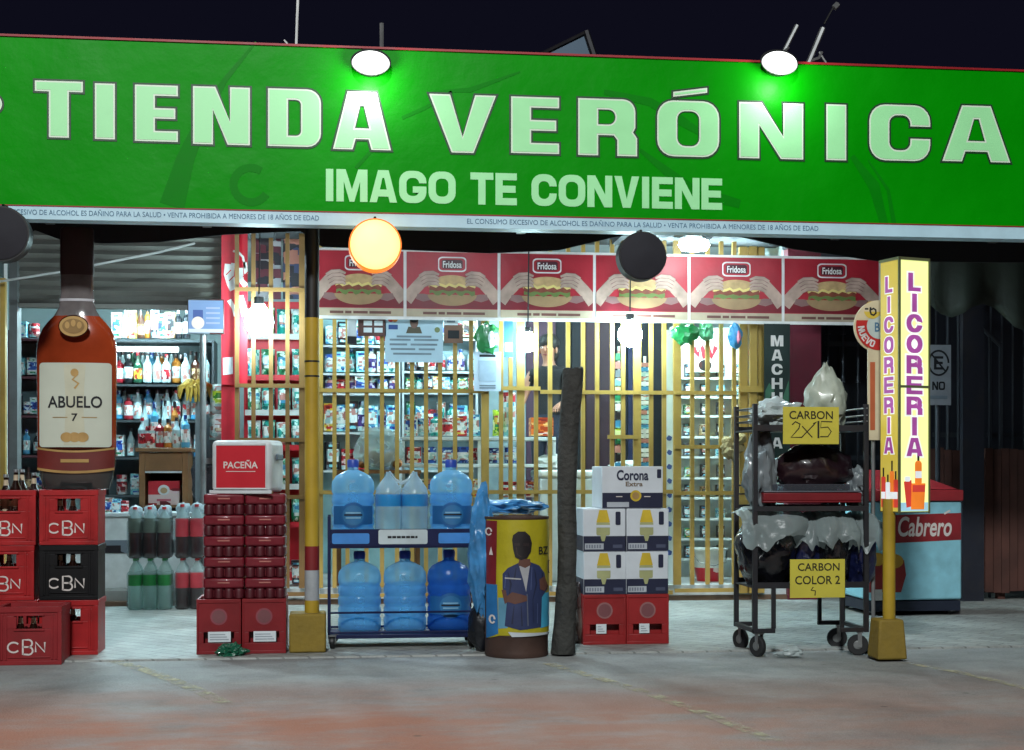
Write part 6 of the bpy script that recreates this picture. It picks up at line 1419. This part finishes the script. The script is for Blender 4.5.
# upright MACHU sign
UY = GY - .14
T, w, h = sheet('vertical_sign', 'dark green upright sign with white capitals MACHU beside the yellow door post', 'sign', 764, 324, 790, 458, UY, mat('sign_blackgreen', (24, 40, 36), .5, var=.3, vs=4))
m = M()
for k, c in enumerate('MACHU'):
    zc_ = h * (1 - (341 + 14.2 * k - 324) / 134); cw_ = w * (.42 if c != 'M' else .48)
    m.poly([[(a - cw_ / 2, b + zc_ - .045) for a, b in q] for q in glyph(c, cw_, .09, cw_ * .28, .018, cw_ * .4)], letter, -.002)
for k, (c, py) in enumerate((('L', 427), ('A', 443))):
    zc_ = h * (1 - (py - 324) / 134); cw_ = w * .42
    m.poly([[(a - cw_ / 2, b + zc_ - .045) for a, b in q] for q in glyph(c, cw_, .09, cw_ * .28, .018, cw_ * .4)], letter, -.002)
m.build('lettering', T)
m = M(); m.poly([(-.45 * w, .4 * h), (-.1 * w, .5 * h), (-.3 * w, .56 * h), (-.45 * w, .5 * h)], mat('sign_leaf', (60, 104, 80), .6), -.0015); m.poly([(.2 * w, .44 * h), (.45 * w, .40 * h), (.45 * w, .58 * h)], MATS['sign_leaf'], -.0015); m.build('leaf_print', T)

# ================================================================== NEIGHBOUR AND FREEZER ON THE DARK SIDE
NWY = 12.6
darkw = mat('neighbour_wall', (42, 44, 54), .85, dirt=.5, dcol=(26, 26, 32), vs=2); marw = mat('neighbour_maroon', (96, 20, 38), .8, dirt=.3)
T = thing('neighbour_house', 'dark unlit house wall beyond the shop with a maroon end pier', 'building', (X(900, NWY), NWY, 0)); ox = T.location.x
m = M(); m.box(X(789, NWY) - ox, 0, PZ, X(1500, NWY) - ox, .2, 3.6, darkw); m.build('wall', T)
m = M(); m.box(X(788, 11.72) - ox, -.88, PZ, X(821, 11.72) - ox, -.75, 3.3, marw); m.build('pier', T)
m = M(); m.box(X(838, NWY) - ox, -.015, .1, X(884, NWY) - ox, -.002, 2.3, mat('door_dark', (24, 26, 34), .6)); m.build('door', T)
ironm = mat('iron_dark', (58, 62, 70), .5, .4, dirt=.4)
IY = 12.1
def ironfence(label, p0, p1, step, ytop, ybot, spear, name='iron_fence'):
    T = thing(name, label, 'fence', (X((p0 + p1) / 2, IY), IY, PZ)); ox = T.location.x; zt3, zb3 = at(900, ytop, IY).z - PZ, max(.05, at(900, ybot, IY).z - PZ)
    k = p0
    while k <= p1:
        x = X(k, IY) - ox; m = M(); m.cyl((x, 0, zb3), (x, 0, zt3), .011, ironm, n=8)
        if spear: m.cyl((x, 0, zt3 - .42), (x, 0, zt3 - .36), .024, ironm, r1=.014, n=8); m.cyl((x, 0, zt3), (x, 0, zt3 + .12), .024, ironm, r1=.001, n=8)
        m.build('bar', T); k += step
    for zz in (zb3 + .05, (zb3 + zt3) / 2, zt3 - .1): m = M(); m.box(X(p0, IY) - ox - .02, .012, zz, X(p1, IY) - ox + .02, .03, zz + .04, ironm); m.build('rail', T)
ironfence('black iron bars with spear points between the maroon pier and the LICORERIA sign', 828, 892, 15, 335, 585, True)
ironfence('plain dark iron fence in the unlit corner behind the blue freezer', 936, 1080, 11, 285, 600, False)
T = thing('stair_rail', 'sloping black iron stair rail in the dark corner', 'railing', (X(965, 11.7), 11.7, PZ)); ox = T.location.x
m = M(); rp = [at(928, 292, 11.7), at(948, 296, 11.7), at(972, 318, 11.7), at(1000, 345, 11.7)]; m.tube([(p.x - ox, 0, p.z - PZ) for p in rp], .02, ironm, 8); m.build('handrail', T)
for i in range(6):
    f = i / 5; p = at(948 + 52 * f, 296 + 49 * f, 11.7); m = M(); m.cyl((p.x - ox, 0, .0), (p.x - ox, 0, p.z - PZ), .012, ironm, n=8); m.build('baluster', T)
m = M(); m.box(X(963, 11.4), 11.4, PZ, X(984, 11.4), 11.46, at(970, 300, 11.4).z, mat('gate_pillar_dark', (30, 32, 44), .6, dirt=.4)); tag(m.build('steel_pillar'), 'dark square pillar splitting the brown board fence', 'pillar')
fw = mat('fence_wood', (88, 54, 46), .75, var=.4, vs=4, dirt=.4, dcol=(52, 30, 26))
T = thing('wooden_fence', 'reddish brown board fence standing in the dark corner', 'fence', (X(990, 11.5), 11.5, PZ)); ox = T.location.x; z0, z1 = at(990, 592, 11.5).z - PZ, at(990, 449, 11.5).z - PZ
for i in range(19):
    a = 928 + i * 8.2
    if 958 < a < 984: continue
    m = M(); m.box(X(a, 11.5) - ox, 0, z0 + rnd.uniform(-.01, .01), X(a + 7.6, 11.5) - ox, .025, z1 + rnd.uniform(-.015, .015), fw); m.build('board', T)
for z in (z0 + .15, z1 - .15): m = M(); m.box(X(926, 11.5) - ox, .027, z, X(1082, 11.5) - ox, .06, z + .07, fw); m.build('rail', T)
for a in (930, 1005, 1080): m = M(); m.box(X(a, 11.5) - ox - .03, .062, 0, X(a, 11.5) - ox + .03, .12, z1 - .03, fw); m.build('post', T)
tarp = mat('tarp_green', (40, 48, 40), .7, var=.4, vs=3, bump=.5, bs=6)
m = M(); nx, ny = 16, 6; g = {}
for i in range(nx + 1):
    for j in range(ny + 1):
        px = 930 + 170 * i / nx; py = 244 + (60 + 30 * i / nx + 10 * math.sin(i * .9)) * j / ny; p = at(px, py, 11.0 + .08 * math.sin(i * 1.3) * (j / ny)); g[i, j] = m.bm.verts.new(p)
for i in range(nx):
    for j in range(ny): m.face([g[i, j], g[i, j + 1], g[i + 1, j + 1], g[i + 1, j]], tarp)
o = m.build('tarpaulin', ang=80); so = o.modifiers.new('thick', 'SOLIDIFY'); so.thickness = .006; tag(o, 'dark green tarpaulin hanging over the unlit corner', 'tarpaulin')
T, w, h = sheet('parking_sign', 'grey no-parking plate with a crossed E behind the LICORERIA sign', 'sign', 926, 345, 951, 405, 11.3, mat('plate_grey', (150, 156, 164), .5, dirt=.3))
m = M(); cz_ = h * .70; m.stroke(circ(0, cz_, .085, .10, 24), .016, ink, -.002); m.poly([[(a - .04, b + cz_ - .055) for a, b in q] for q in glyph('E', .08, .11, .022, .02, .02)], ink, -.002); m.stroke([(-.06, cz_ + .07), (.06, cz_ - .07)], .014, ink, -.003)
block_text(m, 'NO', -.055, h * .25, .11, h * .14, ink, -.002); m.stroke([(-.075, h * .13), (.075, h * .13)], .026, greyl, -.002); m.build('symbol', T)
m = M(); p = at(938, 405, 11.33); m.cyl((p.x, 11.335, PZ), (p.x, 11.335, at(938, 345, 11.3).z), .02, ironm, n=10); tag(m.build('sign_pole'), 'thin dark pole carrying the no-parking plate', 'pole')
# blue freezer
EY = 10.33; fz = mat('freezer_blue', (142, 202, 218), .4, dirt=.2, dcol=(60, 110, 130)); fred = mat('freezer_red', (142, 32, 40), .5, var=.25, dirt=.3, dcol=(110, 50, 50)); fzd = mat('freezer_base', (26, 34, 52), .5)
x0, x1 = X(868, EY), X(962, EY); fh = at(920, 503, EY).z; T = thing('ice_cream_freezer', 'light blue Cabrero freezer with a red lid behind the LICORERIA post', 'freezer', ((x0 + x1) / 2, EY + .32, PZ)); w = x1 - x0; zz = lambda py: at(920, py, EY).z - PZ
m = M(); m.box(-w / 2, -.32, zz(600), w / 2, .32, zz(502), fz); m.build('body', T, bevel=.015)
m = M(); m.box(-w / 2 + .01, -.315, zz(611), w / 2 - .01, .315, zz(601), fzd); m.build('base', T)
m = M(); v = m.box(-w / 2 - .008, -.33, zz(501), w / 2 + .008, .33, zz(490), fred); m.build('lid', T, bevel=.006)
m = M(); V = [m.bm.verts.new(q) for q in ((-w / 2, -.30, zz(489.5)), (w / 2 - .02, -.30, zz(489.5)), (w / 2 - .02, .32, zz(489.5)), (-w / 2, .32, zz(489.5)), (-w * .42, .05, zz(470)), (w * .1, .05, zz(470)), (w * .1, .32, zz(470)), (-w * .42, .32, zz(470)))]
for q in ((0, 1, 5, 4), (1, 2, 6, 5), (2, 3, 7, 6), (3, 0, 4, 7), (4, 5, 6, 7), (3, 2, 1, 0)): m.face([V[i] for i in q], fred)
m.build('sloped_top', T, bevel=.006)
def fx(px): return X(px, EY) - (x0 + x1) / 2
m = M(); m.poly([(fx(893), zz(543)), (fx(961), zz(540)), (fx(961), zz(513)), (fx(893), zz(515))], fred, -.3215); m.text('Cabrero', (fx(898) + fx(952)) / 2, zz(526.5), fx(952) - fx(898), zz(517) - zz(537), letter, -.323, .02, shear=.12); m.stroke([(fx(944), zz(514)), (fx(950), zz(510.5))], .014, letter, -.323); m.build('name_band', T)
m = M(); m.poly([(fx(869), zz(592)), (fx(901), zz(592)), (fx(906), zz(575)), (fx(904), zz(560)), (fx(869), zz(556))], mat('print_brick', (150, 40, 40), .5), -.3215); m.poly(circ(fx(893), zz(561), .08, .055), mat('print_mustard', (196, 150, 50), .5), -.323); m.poly(circ(fx(877), zz(559), .06, .05), MATS['print_mustard'], -.3235); m.poly(rect(fx(874), zz(600), fx(882), zz(589)), letter, -.324); m.build('print', T)
for a in (-1, 1):
    for b in (-1, 1): caster(T, a * (w / 2 - .05), b * .26, .035, zz(611) + .0, R(90) if b < 0 else 0)
# round promotional pennant behind the blade sign
OY = 8.35; p = at(867, 440, OY)
T = thing('promo_pennant', 'round red and yellow NUEVO promotional board beside the LICORERIA sign', 'promo board', (p.x, OY, p.z)); hz = lambda py: at(867, py, OY).z - p.z; kk = (X(868, OY) - X(867, OY))
pr_ = mat('promo_red', (196, 40, 36), .5); pc_ = mat('promo_cream', (222, 206, 170), .5); pye = mat('promo_yellow', (222, 190, 70), .5); pbl = mat('promo_blue', (80, 120, 150), .5)
m = M(); c = (12 * kk, hz(326)); R_ = 20 * kk
m.cyl((c[0], .0, c[1] * .999), (c[0], .012, c[1]), R_ * 1.25, pc_, n=40); m.box(1 * kk, .001, 0, 16 * kk, .011, hz(345), pc_); m.build('board', T)
m = M(); m.poly(circ(c[0], c[1], R_ * 1.16, None, 40), pr_, -.002); m.poly(circ(c[0], c[1], R_ * .62, None, 30), mat('promo_pale', (196, 206, 200), .5), -.0035); m.poly(circ(5 * kk, hz(310), 8.5 * kk), pye, -.005); m.stroke([((5.5 + u * 1.25) * kk, hz(309) + v * 1.25 * kk) for u, v in ((2.4, 4.6), (.2, 4.4), (-1.8, 2), (-2.2, -1.5), (-1.4, -4), (.6, -4.8), (2.4, -3.2), (2.3, -.8), (.6, .4), (-1.6, -.6))], .011, ink, -.0065); m.stroke([(-2.5 * kk, hz(309)), (1 * kk, hz(309))], .01, ink, -.0065)
m.text('B', 10 * kk, hz(327), 5 * kk, 9 * kk, pbl, -.005, .02)
for k, ch_ in enumerate('NUEVO'):
    a = R(188 + k * 15); r0 = R_ * .90; cx2, cz2 = c[0] + r0 * math.cos(a), c[1] + r0 * math.sin(a); ro = a + math.pi / 2
    w_, h_ = .029, .042
    m.poly([[(cx2 + (u - w_ / 2) * math.cos(ro) - (v - h_ / 2) * math.sin(ro), cz2 + (u - w_ / 2) * math.sin(ro) + (v - h_ / 2) * math.cos(ro)) for u, v in q] for q in glyph(ch_, w_, h_, .009, .008, .010)], bwhite, -.0035)
m.poly(rect(3 * kk, hz(430), 8 * kk, hz(362)), mat('promo_orange', (196, 100, 60), .5), -.0015); m.build('print', T)
m = M(); m.cyl((8 * kk, .03, -p.z), (8 * kk, .03, hz(350)), .012, steel, n=10); m.cyl((8 * kk, .03, -p.z), (8 * kk, .03, -p.z + .02), .1, black, n=20); m.build('stand', T)

# ================================================================== SHOPKEEPER
plat_z = .70
m = M(); m.box(X(520, 12.9), 12.93, FLZ, X(572, 12.9), 13.5, plat_z, wood); tag(m.build('wooden_platform'), 'wooden platform behind the counter that the shopkeeper stands on', 'platform')
sk = mat('skin', (170, 120, 96), .55); topb = mat('black_top', (22, 22, 26), .8, bump=.3); jeans = mat('trousers', (40, 46, 62), .8); hairm = mat('hair', (24, 18, 16), .6, bump=.6, bs=40); shoe = mat('shoe', (30, 28, 30), .6)
J = dict(pel=((0, 0, .88), .125), wa=((0, .0, 1.02), .115), ch=((0, .01, 1.20), .135), nb=((0, .015, 1.36), .075), nk=((0, -.005, 1.42), .048), hd=((0, -.03, 1.50), .078), ht=((0, -.02, 1.575), .085),
 sl=((-.16, .01, 1.31), .062), el=((-.24, -.04, 1.06), .043), wl=((-.19, -.23, .98), .031), sr=((.16, .01, 1.31), .062), er=((.27, -.02, 1.07), .043), wr=((.20, -.22, .99), .031),
 hl=((-.09, 0, .82), .095), kl=((-.10, -.02, .46), .06), al=((-.10, .02, .09), .042), fl=((-.11, -.13, .035), .034), hr=((.09, 0, .82), .095), kr=((.10, -.02, .46), .06), ar=((.10, .02, .09), .042), fr=((.11, -.13, .035), .034))
E_ = [('pel', 'wa'), ('wa', 'ch'), ('ch', 'nb'), ('nb', 'nk'), ('nk', 'hd'), ('hd', 'ht'), ('ch', 'sl'), ('sl', 'el'), ('el', 'wl'), ('ch', 'sr'), ('sr', 'er'), ('er', 'wr'), ('pel', 'hl'), ('hl', 'kl'), ('kl', 'al'), ('al', 'fl'), ('pel', 'hr'), ('hr', 'kr'), ('kr', 'ar'), ('ar', 'fr')]
for s_ in ('l', 'r'):
    wx_, wy_, wz_ = J['w' + s_][0]; sg = -1 if s_ == 'l' else 1
    J['p' + s_] = ((wx_ - sg * .005, wy_ - .06, wz_ - .02), .032); E_.append(('w' + s_, 'p' + s_))
    for k in range(4):
        a = 'f%s%d' % (s_, k); dx = (k - 1.5) * .02; L1 = (.035, .042, .04, .03)[k]
        J[a + 'a'] = ((wx_ + dx, wy_ - .06 - .03, wz_ - .022), .0095); J[a + 'b'] = ((wx_ + dx * 1.1, wy_ - .06 - .03 - L1, wz_ - .04), .0085); J[a + 'c'] = ((wx_ + dx * 1.1, wy_ - .06 - .04 - L1, wz_ - .075), .007)
        E_ += [('p' + s_, a + 'a'), (a + 'a', a + 'b'), (a + 'b', a + 'c')]
    J['t' + s_ + 'a'] = ((wx_ - sg * .04, wy_ - .06, wz_ - .03), .010); J['t' + s_ + 'b'] = ((wx_ - sg * .045, wy_ - .10, wz_ - .045), .008); E_ += [('p' + s_, 't' + s_ + 'a'), ('t' + s_ + 'a', 't' + s_ + 'b')]
names = list(J); me = bpy.data.meshes.new('person'); me.from_pydata([J[n][0] for n in names], [(names.index(a), names.index(b)) for a, b in E_], [])
ob = bpy.data.objects.new('tmp_person', me); COL.objects.link(ob); md = ob.modifiers.new('s', 'SKIN'); ss = ob.modifiers.new('u', 'SUBSURF'); ss.levels = 2; ss.render_levels = 2
for i, n in enumerate(names): sv = me.skin_vertices[0].data[i]; sv.radius = (J[n][1], J[n][1] * (.72 if n in ('pel', 'wa', 'ch') else 1)); sv.use_root = (n == 'pel')
bpy.context.view_layer.update(); dg = bpy.context.evaluated_depsgraph_get(); bm_ = bpy.data.meshes.new_from_object(ob.evaluated_get(dg)); bpy.data.objects.remove(ob)
bm_.name = 'person'; bm_.materials.clear()
for q in (sk, topb, jeans, shoe): bm_.materials.append(q)
for f in bm_.polygons:
    c = f.center; f.use_smooth = True
    arm = abs(c.x) > .175 or c.y < -.14 and c.z > .5
    f.material_index = 3 if c.z < .08 else 2 if c.z < .90 and not arm else 1 if (c.z < 1.36 and not arm and abs(c.x) < .17) else 0
per = bpy.data.objects.new('person', bm_); COL.objects.link(per); per.location = (X(549, 13.1), 13.12, plat_z); per.rotation_euler = (0, 0, R(-28)); tag(per, 'shopkeeper in a black sleeveless top bending arms over the counter', 'person')
m = M(); m.blob((0, .005, 1.565), (.098, .105, .095), hairm, 3, .08, 3, 3); m.blob((0, .05, 1.49), (.085, .06, .10), hairm, 5, .1, 3, 3); m.build('hair', per, ang=80)
m = M(); m.blob((0, -.112, 1.50), (.014, .02, .022), sk, 1, .02, 1, 2)
for a in (-1, 1): m.blob((a * .032, -.100, 1.52), (.014, .008, .008), bwhite, 1, 0, 1, 2); m.blob((a * .032, -.107, 1.52), (.006, .004, .006), ink, 1, 0, 1, 2); m.blob((a * .082, -.02, 1.50), (.012, .02, .03), sk, 1, .02, 1, 2)
m.blob((0, -.103, 1.455), (.024, .008, .006), mat('lips', (130, 60, 60), .5), 1, 0, 1, 2); m.build('face', per, ang=80)

# ================================================================== LAMPS, SKY, CAMERA
def bulb(px, py, Y, r, s, label, name='light_bulb'):
    p = at(px, py, Y); T = thing(name, label, 'light bulb', p)
    m = M(); m.lathe([(r * .01, -r), (r * .55, -r * .83), (r * .9, -r * .4), (r, 0), (r * .9, r * .45), (r * .6, r * .85), (r * .4, r * 1.2)], glow('bulb_glow_' + str(int(s)), (206, 248, 255), s), 20, sx=1); m.build('globe', T, ang=80)
    m = M(); m.cyl((0, 0, r * 1.2), (0, 0, r * 1.7), r * .34, black, n=14); m.tube([(0, 0, r * 1.9), (.01, .01, max(.3, 3.14 - p.z))], .006, black); m.build('socket', T)
bulb(259, 322, 11.5, .115, 62, 'bright white bulb hanging in front of the red snack rack')
bulb(528, 343, 11.55, .075, 62, 'bright white bulb hanging near the shopkeeper')
bulb(630, 335, 11.5, .10, 68, 'bright white bulb hanging over the dark partition')
p = at(694, 244, 11.1)
T = thing('tube_lamp', 'glowing oval lamp under the awning above the sandwich banner', 'lamp', p); m = M(); m.lathe([(.02, -.055), (.10, -.05), (.125, -.01), (.11, .03), (.03, .04)], glow('oval_glow', (222, 252, 255), 34), 26, sy=.7); m.build('diffuser', T); m = M(); m.lathe([(.06, .041), (.06, .09), (.02, .10)], white, 16); m.tube([(0, 0, .1), (0, 0, .25)], .008, black); m.build('base', T)
for k, (px, Y, lab) in enumerate(((150, 12.9, 'ceiling tube over the liquor shelves'), (440, 13.0, 'ceiling tube over the middle shelves'), (690, 12.15, 'ceiling tube over the white goods cabinet'))):
    T = thing('ceiling_tube', 'white fluorescent ' + lab, 'lamp', (X(px, Y), Y, 2.76)); m = M(); m.cyl((-.55, 0, 0), (.55, 0, 0), .02, glow('tube_glow_%d' % k, (204, 246, 255), (270, 130, 300)[k]), n=10); m.build('tube', T); m = M(); m.box(-.6, -.03, .022, .6, .03, .056, white); m.tube([(-.5, 0, .056), (-.5, 0, .4)], .006, steel); m.tube([(.5, 0, .056), (.5, 0, .4)], .006, steel); m.build('fitting', T)
# street lamp on the photographer's side of the road
li = bpy.data.lights.new('street_lamp', 'SPOT'); li.energy = 3700; li.color = (.95, 1.0, 1.0); li.shadow_soft_size = .6; li.spot_size = R(120); li.spot_blend = .6
lo = bpy.data.objects.new('street_lamp', li); COL.objects.link(lo); lo.location = (-1.5, -4.5, 10.0); lo.rotation_euler = (Vector((.4, 8.6, .8)) - lo.location).to_track_quat('-Z', 'Y').to_euler()
for k, px in enumerate((130, 480, 800)):
    Y = 9.9 if k < 2 else 10.2; T = thing('awning_lamp', ('round lamp under the awning above the soda packs', 'round lamp under the awning above the water rack', 'round lamp under the awning above the charcoal cart')[k], 'lamp', (X(px, Y), Y, 2.93))
    m = M(); m.lathe([(.01, -.06), (.07, -.05), (.10, -.01), (.10, .0)], glow('awning_glow_%d' % k, (222, 247, 255), (240, 150, 130)[k]), 20); m.build('diffuser', T, ang=80); m = M(); m.cyl((0, 0, .001), (0, 0, .085), .11, white, n=24); m.build('fitting', T)
W = bpy.data.worlds.new('World'); S.world = W; W.use_nodes = True; nt = W.node_tree; bg = nt.nodes['Background']
bg.inputs[0].default_value = lin((13, 13, 25)); bg.inputs[1].default_value = .5
cam = bpy.data.cameras.new('camera'); co = bpy.data.objects.new('camera', cam); COL.objects.link(co); co.location = (0, 0, CH); co.rotation_euler = (R(90), 0, -TH)
cam.sensor_width = 36; cam.lens = F / 1024 * 36; cam.shift_y = (HZ - 375) / 1024; cam.clip_end = 300; cam.clip_start = .05; S.camera = co
vs_ = S.view_settings; vs_.view_transform = 'Standard'; vs_.look = 'None'; vs_.exposure = 1.0; vs_.gamma = 1; vs_.use_curve_mapping = False
cy = S.cycles; cy.use_denoising = True; cy.max_bounces = 7; cy.transparent_max_bounces = 24; cy.diffuse_bounces = 3; cy.glossy_bounces = 3; cy.transmission_bounces = 4; cy.caustics_reflective = False; cy.caustics_refractive = False; cy.sample_clamp_indirect = 4; cy.sample_clamp_direct = 0
try: cy.denoiser = 'OPENIMAGEDENOISE'
except Exception: pass
